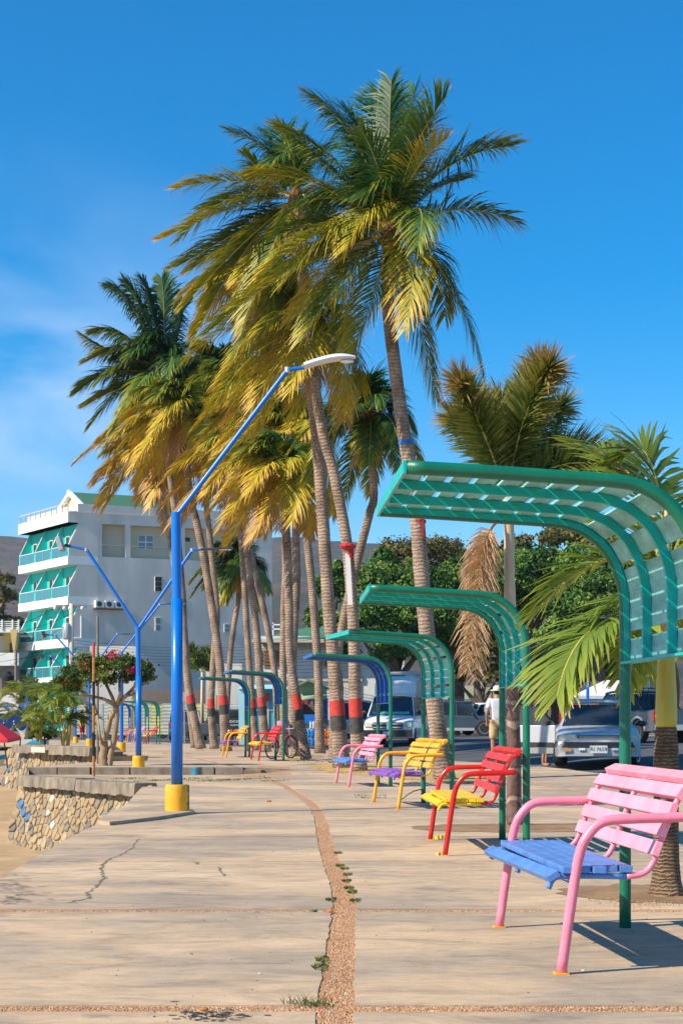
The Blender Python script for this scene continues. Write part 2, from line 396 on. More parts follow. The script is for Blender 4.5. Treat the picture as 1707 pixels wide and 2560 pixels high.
# broken concrete rim beside the long band, cracks and patches
def strip_crack(pts, w, mat=M['black'], name='crack', z=.0015):
    b = MB(); pts = [Vector((p[0], p[1], 0)) for p in pts]; P2 = []
    for a, c in zip(pts, pts[1:]):
        for k in range(6): P2.append(a.lerp(c, k / 6) + Vector((random.uniform(-1, 1) * w * 1.4, random.uniform(-1, 1) * w * 1.4, 0)))
    P2.append(pts[-1])
    for i, p in enumerate(P2):
        d = (P2[min(i + 1, len(P2) - 1)] - P2[max(i - 1, 0)]).normalized(); q = Vector((-d.y, d.x, 0)); ww = w * random.uniform(.25, 1.1)
        for s in (-1, 1): a = p + q * ww * s; b.v.append((a.x, a.y, gz(a.x, a.y) + z))
    b.f = [(2 * i, 2 * i + 1, 2 * i + 3, 2 * i + 2) for i in range(len(P2) - 1)]; b.m = [0] * len(b.f)
    return b.build(name, mat, prom)
M['black'].node_tree.nodes['Principled BSDF'].inputs['Roughness'].default_value = .9
paint('crack_fill', (.17, .14, .105), .95, .4, 9, .5, 30)
paint('stain_dark', (.15, .13, .11), .95, .45, 6, .8, 30)
def gp(*a): return [tuple(G(x, y))[:2] for x, y in a]
strip_crack(gp((255, 2097), (200, 2100)), .004, M['crack_fill'])
strip_crack(gp((347, 2098), (333, 2120), (310, 2135), (283, 2145), (262, 2155)), .010, M['crack_fill'])
strip_crack(gp((262, 2155), (255, 2180), (263, 2195), (246, 2212), (216, 2236), (228, 2245), (170, 2258)), .013, M['crack_fill'])
strip_crack(gp((475, 2074), (540, 2070), (577, 2062)), .006, M['crack_fill'])
strip_crack(gp((300, 2194), (420, 2196), (580, 2193)), .004, M['crack_fill'])
strip_crack(gp((545, 2170), (560, 2190)), .012, M['crack_fill'])
strip_crack(gp((488, 2155), (498, 2163)), .012, M['crack_fill'])
def blot(px, py, rx, ry, mat, n=22, name='stain', z=.002, seed=0):
    c = G(px, py); b = MB(); rr = random.Random(seed + int(px))
    v = [(c.x, c.y, c.z + z)]
    for i in range(n):
        a = 6.2832 * i / n; k = rr.uniform(.55, 1.1); x, y = c.x + rx * k * math.cos(a), c.y + ry * k * math.sin(a); v.append((x, y, gz(x, y) + z))
    b.add(v, [(0, 1 + i, 1 + (i + 1) % n) for i in range(n)]); return b.build(name, mat, prom)
paint('paint_cyan', (.05, .36, .48), .6, .4, 9, .3); paint('paint_pink', (.70, .25, .40), .6, .3, 9, .3)
for i in range(90): blot(515 + random.gauss(0, 50), 2541 + random.gauss(0, 9), random.uniform(.004, .022), random.uniform(.004, .016), M['stain_dark'], 14, seed=i)
for i in range(110): blot(abs(random.gauss(0, 55)), random.uniform(2185, 2262), random.uniform(.01, .06), random.uniform(.003, .011), M['stain_dark'], 14, seed=i, z=.002 + i * .00005)
blot(222, 2074, .05, .06, M['paint_pink']); blot(285, 2036, .16, .25, M['paint_cyan'])
# raised broken slab lip under the first lamp post
b = MB(); lip = [G(245, 2060), G(275, 2064), G(330, 2058), G(400, 2050), G(487, 2036), G(478, 2030), G(440, 2020), G(360, 2022), G(290, 2030)]
b.prism([p + Vector((0, 0, .035)) for p in lip], (0, 0, -.06)); b.build('raised_slab', M['concrete'], prom)
# kerb at the step
for i, (xa, xb) in enumerate([(72, 150), (150, 232), (234, 330), (331, 440), (441, 540), (541, 612)]):
    a, c = GY(xa, 30.8), GY(xb - 2, 30.8); b = MB(); b.box(((a.x + c.x) / 2, 30.70, .055), (c.x - a.x, .2, .17)); b.build('kerb_block', M['coping'], prom, bevel=.012)
b = MB(); b.prism([(-1.82, 30.6, 0), (-1.5, 30.62, 0), (-1.44, 30.8, 0), (-1.8, 30.8, 0)], (0, 0, .09)); b.build('kerb_block', M['coping'], prom, bevel=.01)
blot(487, 1940, .01, .01, M['paint_cyan'])
bb = MB(); bb.box((GY(487, 30.6).x, 30.597, .05), (.14, .004, .13)); bb.build('paint_mark', M['paint_cyan'], prom)

# ---------------------------------------------------------------- sea wall
def stone_mats():
    for i, c in enumerate([(.31, .225, .13), (.36, .26, .145), (.27, .21, .135), (.22, .195, .14), (.40, .30, .18), (.15, .13, .11)]): paint('stone%d' % i, c, .85, .25, 9, .6, 30)
    paint('stone_blue', (.07, .16, .30), .7, .5, 9, .5, 30); paint('stone_pale', (.55, .50, .40), .7, .2, 9, .5, 30)
stone_mats()
def stone(p, nrm, up, rx, ry, mat, parent, depth=.05):
    nrm = nrm.normalized(); side = up.cross(nrm).normalized(); n = 8; b = MB(); a0 = random.random() * 6
    rad = [random.uniform(.72, 1.18) for _ in range(n)]; tl = random.uniform(-.5, .5); side, up = side * math.cos(tl) + up * math.sin(tl), up * math.cos(tl) - side * math.sin(tl)
    for ring, (k, d) in enumerate(((1.08, -.01), (.86, depth * .62), (.5, depth * random.uniform(.7, 1.1)))):
        for i in range(n):
            a = a0 + 6.2832 * i / n; b.v.append(tuple(side * math.cos(a) * rx * k * rad[i] + up * math.sin(a) * ry * k * rad[i] + nrm * d))
    b.v.append(tuple(nrm * depth * 1.1)); 
    for r_ in range(2):
        for i in range(n): b.f.append((r_ * n + i, r_ * n + (i + 1) % n, (r_ + 1) * n + (i + 1) % n, (r_ + 1) * n + i))
    for i in range(n): b.f.append((2 * n + i, 2 * n + (i + 1) % n, 3 * n))
    b.m = [0] * len(b.f); o = b.build('stone', mat, parent); o.location = p; return o
def stone_wall(name, label, A, B, zt, batter, sz, loc, skew=0, nmax=280, ext=1.0):
    t = thing(name, loc, label, 'wall'); A = Vector(A); B = Vector(B); d = (B - A); Ln = d.length; u = d.normalized(); nrm = Vector((u.y, -u.x, 0))
    if nrm.y > 0: nrm = -nrm
    zb = -1.5; h = zt - zb; o3 = Vector(loc)
    def at(s, q): return A + u * s + nrm * (batter * q / h) + Vector((0, 0, zt - q - (A.z))) - o3
    b = MB(); cols = max(6, int(Ln / .25)); rows = 6
    for j in range(rows + 1):
        for i in range(cols + 1): b.v.append(tuple(at(Ln * i / cols, h * j / rows)))
    b.f = [(j * (cols + 1) + i, j * (cols + 1) + i + 1, (j + 1) * (cols + 1) + i + 1, (j + 1) * (cols + 1) + i) for j in range(rows) for i in range(cols)]; b.m = [0] * len(b.f)
    v = [at(Ln, 0), at(Ln, h), at(Ln, h) - nrm * 1.2, at(Ln, 0) - nrm * 1.2]; b.add(v, [(0, 1, 2, 3)])
    v = [at(0, 0), at(0, h), at(0, h) - nrm * 1.2, at(0, 0) - nrm * 1.2]; b.add(v, [(0, 1, 2, 3)])
    b.build('mortar_face', M['mortar'], t)
    nn = (nrm + Vector((0, 0, batter / h))).normalized()
    pts = []; tries = 0
    while len(pts) < nmax and tries < 9000:
        tries += 1; c = (random.uniform(-.05, Ln + .05), random.uniform(.03, h * .92)); rr_ = sz * random.choice((.55, .8, .8, 1.05))
        if all((c[0] - p[0]) ** 2 + ((c[1] - p[1]) * 1.15) ** 2 > (max(rr_, p[2]) * .92) ** 2 for p in pts): pts.append((c[0], c[1], rr_))
    for p in pts:
        poly = [(p[0] + .24 * math.cos(a_), p[1] + .22 * math.sin(a_)) for a_ in [i * .5236 for i in range(12)]]
        for q in pts:
            dx, dy = q[0] - p[0], q[1] - p[1]; d2 = dx * dx + dy * dy
            if q is p or d2 > .3: continue
            k = .5 + (p[2] - q[2]) * .12 / math.sqrt(d2); mx_, my_ = p[0] + dx * k, p[1] + dy * k; new = []
            for (ax, ay), (bx, by) in zip(poly, poly[1:] + poly[:1]):
                sa = (ax - mx_) * dx + (ay - my_) * dy; sb_ = (bx - mx_) * dx + (by - my_) * dy
                if sa <= 0: new.append((ax, ay))
                if (sa < 0 < sb_) or (sb_ < 0 < sa): k2 = sa / (sa - sb_); new.append((ax + (bx - ax) * k2, ay + (by - ay) * k2))
            poly = new
            if len(poly) < 3: break
        if len(poly) < 3: continue
        cx_, cy_ = sum(a_[0] for a_ in poly) / len(poly), sum(a_[1] for a_ in poly) / len(poly); dep = random.uniform(.015, .05); n_ = len(poly); b = MB(); org = at(cx_, cy_); ins = random.uniform(.80, .9)
        for kk, dd in ((ins, -.01), (ins * .93, dep * .7), (ins * .62, dep)):
            for (x_, y_) in poly: b.v.append(tuple(at(cx_ + (x_ - cx_) * kk + random.uniform(-.004, .004), cy_ + (y_ - cy_) * kk + random.uniform(-.004, .004)) - org + nn * dd))
        b.f = [(r_ * n_ + i, r_ * n_ + (i + 1) % n_, (r_ + 1) * n_ + (i + 1) % n_, (r_ + 1) * n_ + i) for r_ in range(2) for i in range(n_)] + [tuple(2 * n_ + i for i in range(n_))]; b.m = [0] * len(b.f)
        mt = M['stone%d' % random.choice([0, 0, 1, 1, 1, 2, 3, 4, 4, 5, 2])]; x = random.random()
        if p[0] / Ln > .80 and p[1] < h * .4 and x < .22: mt = M['stone_blue']
        elif p[0] / Ln > .6 and x < .06: mt = M['stone_pale']
        o = b.build('stone', mt, t); o.location = org
    return t, u, nrm
def copings(t, A, B, zt, n, th=.19, wd=.4, loc=(0, 0, 0)):
    A = Vector(A) - Vector(loc); B = Vector(B) - Vector(loc); d = (B - A).normalized(); q = Vector((d.y, -d.x, 0)); Ln = (B - A).length
    cuts = [0] + sorted(random.uniform(.08, .92) for _ in range(n - 1)) + [1]
    for k0, k1 in zip(cuts, cuts[1:]):
        b = MB(); ns = max(3, int((k1 - k0) * Ln / .14)); dz = random.uniform(-.01, .01)
        for i in range(ns + 1):
            p = A + d * (Ln * (k0 + (k1 - k0) * i / ns) + (.006 if i == 0 else -.006 if i == ns else 0)); p.z = zt - loc[2] + dz
            for u, z in ((-wd / 2, -th), (-wd / 2 + .01, -.02), (-wd / 2 + .03, 0), (wd / 2 - .03, 0), (wd / 2 - .01, -.02), (wd / 2, -th)):
                j = random.uniform(-.012, .012); b.v.append(tuple(p + q * (u + j) + Vector((0, 0, z + (random.uniform(-.02, .015) if z < -.1 else random.uniform(-.006, .006))))))
        for i in range(ns):
            for c in range(6): b.f.append((i * 6 + c, i * 6 + (c + 1) % 6, (i + 1) * 6 + (c + 1) % 6, (i + 1) * 6 + c))
        b.f += [(5, 4, 3, 2, 1, 0), tuple(ns * 6 + c for c in range(6))]; b.m = [0] * len(b.f); b.build('coping_block', M['coping'], t)
A1, B1 = (-2.96, 25.0, 0), (-5.55, 28.95, 0)
w1, u1, n1 = stone_wall('stone_sea_wall', 'battered rubble stone sea wall below the concrete coping at the beach, nearer of two', A1, B1, -.10, .42, .17, (-4.2, 27, -1.2))
copings(w1, (-2.98, 25.05, 0), (-5.55, 28.98, 0), .055, 5, loc=(-4.2, 27, -1.2))
w3, u3, n3 = stone_wall('stone_sea_wall', 'rubble stone sea wall below the lower coping, farther one with a white paint smear', (-5.40, 36.4, 0), (-8.5, 42.1, 0), .22, .35, .20, (-6.8, 39, -.6))
copings(w3, (-5.4, 36.35, 0), (-8.1, 41.3, 0), .42, 5, th=.2, loc=(-6.8, 39, -.6))
bb = MB(); bb.bar(Vector((-7.35, 39.72, .32)) - Vector((-6.8, 39, -.6)), Vector((-6.85, 38.8, .32)) - Vector((-6.8, 39, -.6)), .012, .13)
o = bb.build('paint_mark', M['stone_pale'], w3); o.location = (-.12, -.17, 0)
# plain retaining sides of the promenade
b = MB()
lp = [(x, y) for y, x in LEFT]
for (x0, y0), (x1, y1) in zip(lp, lp[1:]):
    if y0 in (25.1,) or 36 < y0 < 49: continue
    z0 = gz(x0, y0) - .01; z1 = gz(x1, y1) - .01; b.add([(x0, y0, z0), (x1, y1, z1), (x1 - .3, y1, -1.6), (x0 - .3, y0, -1.6)], [(0, 1, 2, 3)])
b.add([(-5.87, 30.75, .12), (-1.44, 30.75, .12), (-1.44, 30.75, -.2), (-5.87, 30.75, -1.6)], [(0, 1, 2, 3)])
b.build('retaining_side', M['mortar'], prom)
# planter fill behind the farther sea wall
b = MB(); b.prism([(-5.35, 36.5, .3), (-8.05, 41.3, .3), (-8.2, 46, .3), (-6.3, 46, .3), (-5.0, 37.6, .3)], (0, 0, -1.9))
b.build('planter_soil', M['soil'], kind='structure')
# gravel pits round the palms
def pit(px, py, rx, ry, mat='gravel', c=None, z=.006):
    c = c or G(px, py); b = MB(); n = 30; v = [(c.x, c.y, c.z + .012 + z)]; rr = random.Random(int(px))
    for k, zz in ((.6, .010), (1, 0)):
        for i in range(n):
            a = 6.2832 * i / n; q = k * rr.uniform(.86, 1.08); x, y = c.x + rx * q * math.cos(a), c.y + ry * q * math.sin(a); v.append((x, y, gz(x, y) + zz + .003))
    f = [(0, 1 + i, 1 + (i + 1) % n) for i in range(n)] + [(1 + i, 1 + n + i, 1 + n + (i + 1) % n, 1 + (i + 1) % n) for i in range(n)]
    b.add(v, f); return b.build('tree_pit', M[mat], smooth=True, kind='structure')
paint('dry_grass', (.50, .33, .10), .95, .35, 4, .8, 60)
for a in [(1664, 2235, .62, .55), (1290, 2070, .95, .7), (1115, 1945, .8, 1.3), (865, 1917, .75, 1.6), (905, 1926, .7, 1.3), (765, 1893, .55, 1.6), (735, 1890, .6, 1.6)]: pit(*a, mat='gravel' if a[0] > 1200 else 'dry_grass')
# ---------------------------------------------------------------- benches
def far_on_ray(N, px, L, fn=gz, lo=0.0):
    best = None
    Y = N.y + L * .3
    while Y <= N.y + L + 1e-6:
        x = (px - CX) / F * Y; d = math.hypot(x - N.x, Y - N.y)
        if best is None or abs(d - L) < best[0]: best = (abs(d - L), x, Y)
        Y += .004
    return Vector((best[1], best[2], fn(best[1], best[2])))
def bench(N, Fp, pipe, wood, seat, seatpipe, label, small=False):
    d = Vector((Fp.x - N.x, Fp.y - N.y, 0)); L = d.length; rot = math.atan2(-d.x, d.y)
    t = thing('park_bench', N, label, 'bench', rot, 'painted benches along the promenade')
    sn = 8 if small else 12
    for i, y in enumerate((0, L)):
        pts = catmull([(0, y, 0), (.034, y, .24), (.070, y, .46), (.105, y, .545), (.165, y, .600), (.26, y, .612), (.42, y, .616), (.53, y, .622)], 4)
        leg = MB().tube(pts, .0205, sn).build('leg', M[pipe], t, smooth=True)
        MB().box((0, y, .004), (.056, .05, .007)).build('foot_plate', M['base_yellow'], leg)
    for y in (.035, L / 2, L - .035):
        MB().tube(catmull([(.27, y, .381), (.335, y, .392), (.375, y, .43), (.41, y, .52), (.445, y, .61), (.475, y, .68), (.515, y, .732), (.572, y, .757)], 4), .0125, sn).build('back_frame', M[pipe], t, smooth=True)
        MB().tube(catmull([(-.045, y, .335), (-.03, y, .368), (0, y, .383), (.1, y, .385), (.27, y, .381)], 4), .0125, sn).build('seat_frame', M[seatpipe], t, smooth=True)
    MB().tube([(.055, 0, .365), (.055, L, .365)], .016, sn).build('cross_tube', M[seatpipe], t, smooth=True)
    rr = random.Random(int(N.y * 100))
    e = .015
    def sl(x, z, ang, mat, nm, w=.052, th=.027):
        b = MB(); rt = Matrix.Rotation(ang, 3, 'Y'); j = rr.uniform(-.012, .012)
        b.box((x + rr.uniform(-.003, .003), L / 2 + j, z), (w, L - e + rr.uniform(-.03, .03), th), rt); return b.build(nm, M[mat], t, bevel=.0025)
    o = sl(-.028, .385, -.55, seat, 'seat_slat'); o.rotation_euler = (R(-.4), 0, R(.8))
    for x in (.032, .093, .150, .207, .264): sl(x, .411, rr.uniform(-.03, .03), seat, 'seat_slat')
    for (x, z, a) in ((.388, .492, 1.22), (.420, .568, 1.2), (.449, .645, 1.17), (.487, .716, .95), (.548, .771, .42)): sl(x, z, -a, wood, 'back_slat', .06, .03)
    return t
b1 = bench(G(1402, 2436.6), G(1247, 2319), 'pink_pipe', 'pink_wood', 'blue_wood', 'blue_wood', 'large pink bench with chipped blue seat slats, nearest to the camera at right')
b2 = bench(G(1111.6, 2140), G(1074.5, 2101), 'red_pipe', 'red_wood', 'lemon_wood', 'lemon_wood', 'red bench with lemon yellow seat, between the near pink bench and the orange one')
b3 = bench(G(995, 2024.5), G(933.6, 2007.3), 'yellow_pipe', 'yellow_wood', 'purple_wood', 'purple_wood', 'orange yellow bench with purple seat and a wire tied to the post behind it')
b4 = bench(G(871.6, 1968.7), G(840, 1959), 'pink_pipe', 'pink_wood', 'blue_wood', 'blue_wood', 'smaller looking pink bench with blue seat in front of the palm trunks')
def nb(px, Y, dpx, *a):
    N = GY(px, Y, gz); Fp = far_on_ray(N, px - dpx, 1.5); return bench(N, Fp, *a)
nb(646.4, 36.6, 18.2, 'red_pipe', 'red_wood', 'lemon_wood', 'lemon_wood', 'red bench with yellow seat beside the parked bicycle')
nb(565.7, 41.0, 9.4, 'yellow_pipe', 'yellow_wood', 'purple_wood', 'purple_wood', 'orange yellow bench with purple seat beside the low wooden table')
for px, Y, dpx, *a in ((366, 73, 7, 'red_pipe', 'red_wood', 'lemon_wood', 'lemon_wood', 'far red bench with yellow seat, under the far green shelter'),
        (335, 77, 5, 'pink_pipe', 'pink_wood', 'blue_wood', 'blue_wood', 'far pink bench beside the second blue lamp post'),
        (319, 80, 4, 'yellow_pipe', 'yellow_wood', 'purple_wood', 'purple_wood', 'far orange bench left of the second blue lamp post'),
        (299, 84, 2, 'red_pipe', 'red_wood', 'lemon_wood', 'lemon_wood', 'farthest red bench behind the third blue lamp post')):
    N = GY(px, Y, gz); Fp = far_on_ray(N, px - dpx, 1.5); bench(N, Fp, *a, small=True)

# ---------------------------------------------------------------- shelters
PROF = [(0, 0), (0, .5), (0, 1.0), (0, 1.45), (-.004, 1.60), (-.028, 1.71), (-.085, 1.825), (-.17, 1.905), (-.26, 1.948), (-.36, 1.965), (-.6, 1.98), (-.9, 1.998), (-1.19, 2.012)]
def shelter(Fb, ang, pipe, rib, plank, label, L=1.35, lowpoly=False):
    # origin at the far post's foot; +y of the shelter runs away from the camera, so the near post stands at -L
    t = thing('sun_shelter', Fb, label, 'shelter', ang, 'curved pipe shelters along the promenade')
    n = 8 if lowpoly else 16
    pr = [(p.x, p.z) for p in catmull([(x, 0, z) for x, z in PROF], 4)]
    for y in (0, -L):
        MB().tube([(x, y, z) for x, z in pr], .0285, n).build('post', M[pipe], t, smooth=True)
    # arc-length table from the tip
    q = pr[::-1]; S_ = [0]
    for a, c in zip(q, q[1:]): S_.append(S_[-1] + math.hypot(c[0] - a[0], c[1] - a[1]))
    def at(s, off=0):
        for i in range(len(q) - 1):
            if s <= S_[i + 1]:
                k = (s - S_[i]) / (S_[i + 1] - S_[i]); x = q[i][0] + (q[i + 1][0] - q[i][0]) * k; z = q[i][1] + (q[i + 1][1] - q[i][1]) * k
                d = Vector((q[i + 1][0] - q[i][0], 0, q[i + 1][1] - q[i][1])).normalized(); nrm = Vector((-d.z, 0, d.x)); return Vector((x, 0, z)) + nrm * off, d, nrm
        return at(S_[-1] - 1e-4, off)
    zend = 1.285; send = next(s for s, p in zip(S_, q) if p[1] <= zend + .08 and p[0] > -.1)
    while at(send)[0].z > zend: send += .005
    # nrm points up/outward (away from the sitter)
    if at(.2)[2].z < 0: sg = -1
    else: sg = 1
    # inner ribs: flat bars under the planks
    for k in (1, 2):
        y = -L * k / 3; b = MB(); ns = 36; prev = None
        for i in range(ns + 1):
            s = .01 + (send - .01) * i / ns; p0, d, nn = at(s, 0); row = []
            for o_ in (-.024, .016):
                for yy in (-.013, .013): row.append(tuple(p0 + nn * o_ * sg + Vector((0, y + yy, 0))))
            b.v += row
        for i in range(ns):
            a = 4 * i
            for (u, w) in ((0, 1), (1, 3), (3, 2), (2, 0)): b.f.append((a + u, a + w, a + 4 + w, a + 4 + u))
        b.f += [(0, 1, 3, 2), (4 * ns, 4 * ns + 2, 4 * ns + 3, 4 * ns + 1)]; b.m = [0] * len(b.f); b.build('rib', M[rib], t)
    # angle strips welded along the inside of the two posts
    for y in (-.034, -L + .034):
        b = MB(); ns = 30
        for i in range(ns + 1):
            p0, d, nn = at(.01 + (send - .01) * i / ns, 0)
            for o_ in (-.014, .012):
                for yy in (-.004, .004): b.v.append(tuple(p0 + nn * o_ * sg + Vector((0, y + yy, 0))))
        for i in range(ns):
            a = 4 * i
            for (u, w) in ((0, 1), (1, 3), (3, 2), (2, 0)): b.f.append((a + u, a + w, a + 4 + w, a + 4 + u))
        b.m = [0] * len(b.f); b.build('edge_strip', M[rib], t)
    rr = random.Random(int(Fb.y * 31))
    # planks over the ribs
    s = .012; spans = []
    while s < .84: spans.append((s, s + .084)); s += .106
    while s < send - .42: spans.append((s, s + .105)); s += .135
    spans += [(send - .385, send - .150), (send - .112, send - .004)]
    for (a, c) in spans:
        b = MB(); m_ = 4; 
        for i in range(m_ + 1):
            p0, d, nn = at(a + (c - a) * i / m_, 0); t1 = rr.uniform(-.002, .002)
            for o_ in (.018, .030):
                for yy in (-L + .03, -.03): b.v.append(tuple(p0 + nn * (o_ + t1) * sg + Vector((0, yy, 0))))
        for i in range(m_):
            k = 4 * i
            for (u, w) in ((0, 1), (1, 3), (3, 2), (2, 0)): b.f.append((k + u, k + w, k + 4 + w, k + 4 + u))
        b.f += [(0, 1, 3, 2), (4 * m_, 4 * m_ + 2, 4 * m_ + 3, 4 * m_ + 1)]; b.m = [0] * len(b.f); b.build('plank', M[plank], t)
    if False:
     pass
    for i, (a, c) in enumerate([]):
        p0, d, nn = at(c + .009, .012 * sg); p1 = p0
        b = MB(); b.tube([p0 + Vector((0, -L, 0)), p0], .006, 5); b.build('cross_rod', M[rib], t)
    p0, d, nn = at(.004); MB().box((p0.x - .012, -L / 2, p0.z), (.012, L + .05, .05)).build('end_plate', M[rib], t)
    p0, d, nn = at(send); MB().box((p0.x - .004, -L / 2, p0.z - .004), (.05, L - .05, .012)).build('bottom_lip', M[rib], t)
    return t
def shelter_at(px, Y, nearpx, nearY, *a, L=1.35, **k):
    Fb = GY(px, Y, gz); Nx = (nearpx - CX) / F * nearY; d = Vector((Fb.x - Nx, Y - nearY, 0)); ang = math.atan2(-d.x, d.y)
    return shelter(Fb, ang, *a, L=L, **k)
g = ('green_pipe', 'teal_paint', 'teal_plank')
shelter_at(1561.5, 7.95, 1752, 6.6, *g, 'large green and turquoise shelter over the near pink bench')
shelter_at(1255, 13.85, 1315, 12.5, *g, 'green and turquoise shelter behind the red bench, partly covered by palm fronds')
shelter_at(1058, 20.1, 1125, 18.85, *g, 'green and turquoise shelter behind the orange bench')
shelter_at(945, 26.37, 976, 25.03, 'green_pipe', 'blue_paint', 'blue_plank', 'green shelter with blue roof planks behind the smaller pink bench')
shelter_at(689, 38.0, 708.6, 36.65, 'green_pipe', 'blue_paint', 'blue_plank', 'green and blue shelter over the red bench beside the bicycle')
shelter_at(614, 42.6, 623.8, 41.25, 'green_pipe', 'blue_paint', 'blue_plank', 'green and blue shelter over the orange bench beside the low table')
shelter_at(392, 77, 400, 75.7, 'green_pipe', 'teal_paint', 'teal_plank', 'far green shelter standing farthest right of the distant four', lowpoly=True)
shelter_at(364, 80, 372, 78.7, 'green_pipe', 'teal_paint', 'teal_plank', 'far green shelter with posts directly right of the second lamp post', lowpoly=True)
shelter_at(323, 84, 328, 82.7, 'blue_paint', 'blue_paint', 'blue_plank', 'far all blue shelter behind the orange far bench', lowpoly=True)
shelter_at(338, 90, 343, 88.7, 'green_pipe', 'teal_paint', 'teal_plank', 'far green shelter mostly hidden behind the second lamp post', lowpoly=True)

# ---------------------------------------------------------------- lamp posts
def lamp_head(t, tip, d, size, style):
    d = d.normalized(); side = d.cross(Vector((0, 0, 1))).normalized(); up = side.cross(d)
    if style == 'white':
        b = MB(); ns = 10; Ln = .56 * size
        for i in range(ns + 1):
            k = i / ns; w = .085 * size * (1 - max(0, k - .6) ** 2 * 3.2); h = .052 * size * (1 - max(0, k - .55) ** 2 * 3.4) * (.8 + .2 * k); c = tip + d * (Ln * k) + up * (.012 + .04 * math.sin(k * 2.6)) * size
            for j in range(12):
                a = 6.2832 * j / 12; b.v.append(tuple(c + side * w * math.cos(a) + up * h * max(-.55, math.sin(a))))
        for i in range(ns):
            for j in range(12): b.f.append((i * 12 + j, i * 12 + (j + 1) % 12, i * 12 + 12 + (j + 1) % 12, i * 12 + 12 + j))
        b.f += [tuple(range(11, -1, -1)), tuple(range(ns * 12, ns * 12 + 12))]; b.m = [0] * len(b.f)
        h = b.build('lamp_head', M['white_plastic'], t, smooth=True); smooth_by(h, 50)
        b = MB(); b.ball(tip + d * Ln * .83 + up * .0, (.075 * size, .05 * size, .018 * size), 10, 6); b.build('lens', M['lens_white'], h, smooth=True)
        b = MB(); b.tube([tip + d * Ln * .32 + up * .06, tip + d * Ln * .32 + up * .11], .012, 8); b.build('sensor', M['dark_metal'], h)
    elif style == 'black':
        b = MB(); b.bar(tip, tip + d * .62, .13, .035, up); h = b.build('lamp_head', M['dark_metal'], t, bevel=.01)
        b = MB(); b.bar(tip + d * .36 - up * .02, tip + d * .58 - up * .03, .10, .012, up); b.build('lens', M['lens_white'], h)
    else:
        b = MB(); b.tube([tip, tip + d * .12], .03, 8); h = b.build('lamp_head', M['dark_metal'], t)
        b = MB(); b.box(tip + d * .2, (.09, .32, .26), Matrix.Rotation(R(-18), 3, 'Y')); b.build('floodlight', M['galv' if style == 'flood' else 'dark_metal'], h, bevel=.01)
def lamp(base, h1, r, arms, label, sleeve=None, base_r=.128, base_h=.315, group='blue lamp posts with yellow bases'):
    t = thing('street_lamp', base, label, 'lamp post', 0, group)
    prof = [(base_r * 1.0, 0), (base_r * 1.02, base_h * .5), (base_r * .98, base_h - .012), (base_r * .93, base_h), (.02, base_h + .003)]
    bs = MB().lathe(prof, n=28).build('base', M['base_yellow'], t); smooth_by(bs, 50)
    if sleeve:
        MB().tube([(0, 0, base_h), (0, 0, sleeve)], r * 1.09, 20).build('sleeve', M['lamp_blue'], t, smooth=True)
        smooth_by(MB().tube([(0, 0, sleeve - .01), (-.012, 0, h1)], r * .93, 20).build('pole', M['lamp_blue'], t), 60)
    else: smooth_by(MB().tube([(0, 0, base_h - .02), (0, 0, h1)], r, 16).build('pole', M['lamp_blue'], t), 60)
    for (p1, p2, ra, style, sz) in arms:
        a = Vector((0, 0, h1 - .03)); p1 = Vector(p1); p2 = Vector(p2)
        o = MB().tube([a, p1], ra, 12).build('arm', M['lamp_blue'], t); smooth_by(o, 60)
        d = (p2 - p1)
        smooth_by(MB().tube([p1 - Vector((0, 0, .0)) - d * .1, p2], ra * .8, 10).build('arm_end', M['lamp_blue'], o), 60)
        MB().tube([p1 - Vector((0, 0, .03)), p1 + Vector((0, 0, .03))], ra * 1.25, 8).build('clamp', M['galv'], o)
        lamp_head(o, p2, d, sz, style)
    return t
B = G(443, 2034.5)
def rel(px, py, Y=17.75, B=B): p = P(px, py, Y); return p - B
lamp(B, P(437, 1281, B.y).z, .057, [(rel(719, 925), rel(761, 919), .027, 'white', 1.0)], 'nearest and tallest blue lamp post with one long arm and a white lamp head', sleeve=P(440, 1496, B.y).z)
paint('cement', (.16, .15, .14), .95, .3, 9, .6, 30)
b = MB()
rr = random.Random(3); vs = [(-.1, -.12), (.3, -.06), (.5, .02), (.72, .05), (.98, -.02), (1.0, .2), (.6, .26), (.3, .14)]
ang0 = -.42
ring = [(.1305 * math.cos(ang0 + k * .35), .1305 * math.sin(ang0 + k * .35), z) for k, z in [(0, .02), (.5, .05), (.25, .12), (.55, .17), (.2, .22), (.5, .27), (.35, .312), (1.6, .313), (1.6, .02)]]
for s in range(8):
    for k in range(4):
        w0 = [0, .05, -.04, .08, .02, .1, .0, .06, .03][s]; w1 = [0, .05, -.04, .08, .02, .1, .0, .06, .03][s + 1]
        a0, a1 = ang0 + w0 * 3 + (.55 - w0 * 3) * k / 4, ang0 + w0 * 3 + (.55 - w0 * 3) * (k + 1) / 4; c0, c1 = ang0 + w1 * 3 + (.55 - w1 * 3) * k / 4, ang0 + w1 * 3 + (.55 - w1 * 3) * (k + 1) / 4
        z0, z1 = .05 + .262 * s / 8, .05 + .262 * (s + 1) / 8; r_ = .1325
        b.add([(r_ * math.cos(a0), r_ * math.sin(a0), z0), (r_ * math.cos(a1), r_ * math.sin(a1), z0), (r_ * math.cos(c1), r_ * math.sin(c1), z1), (r_ * math.cos(c0), r_ * math.sin(c0), z1)], [(0, 1, 2, 3)])
l1 = [o for o in S.objects if o.name == 'street_lamp'][0]
b.build('cement_patch', M['cement'], l1, smooth=True)
Y2 = 31.15; B2 = GY(347, Y2, gz); s2 = lambda px, py: P(px, py, Y2) - B2
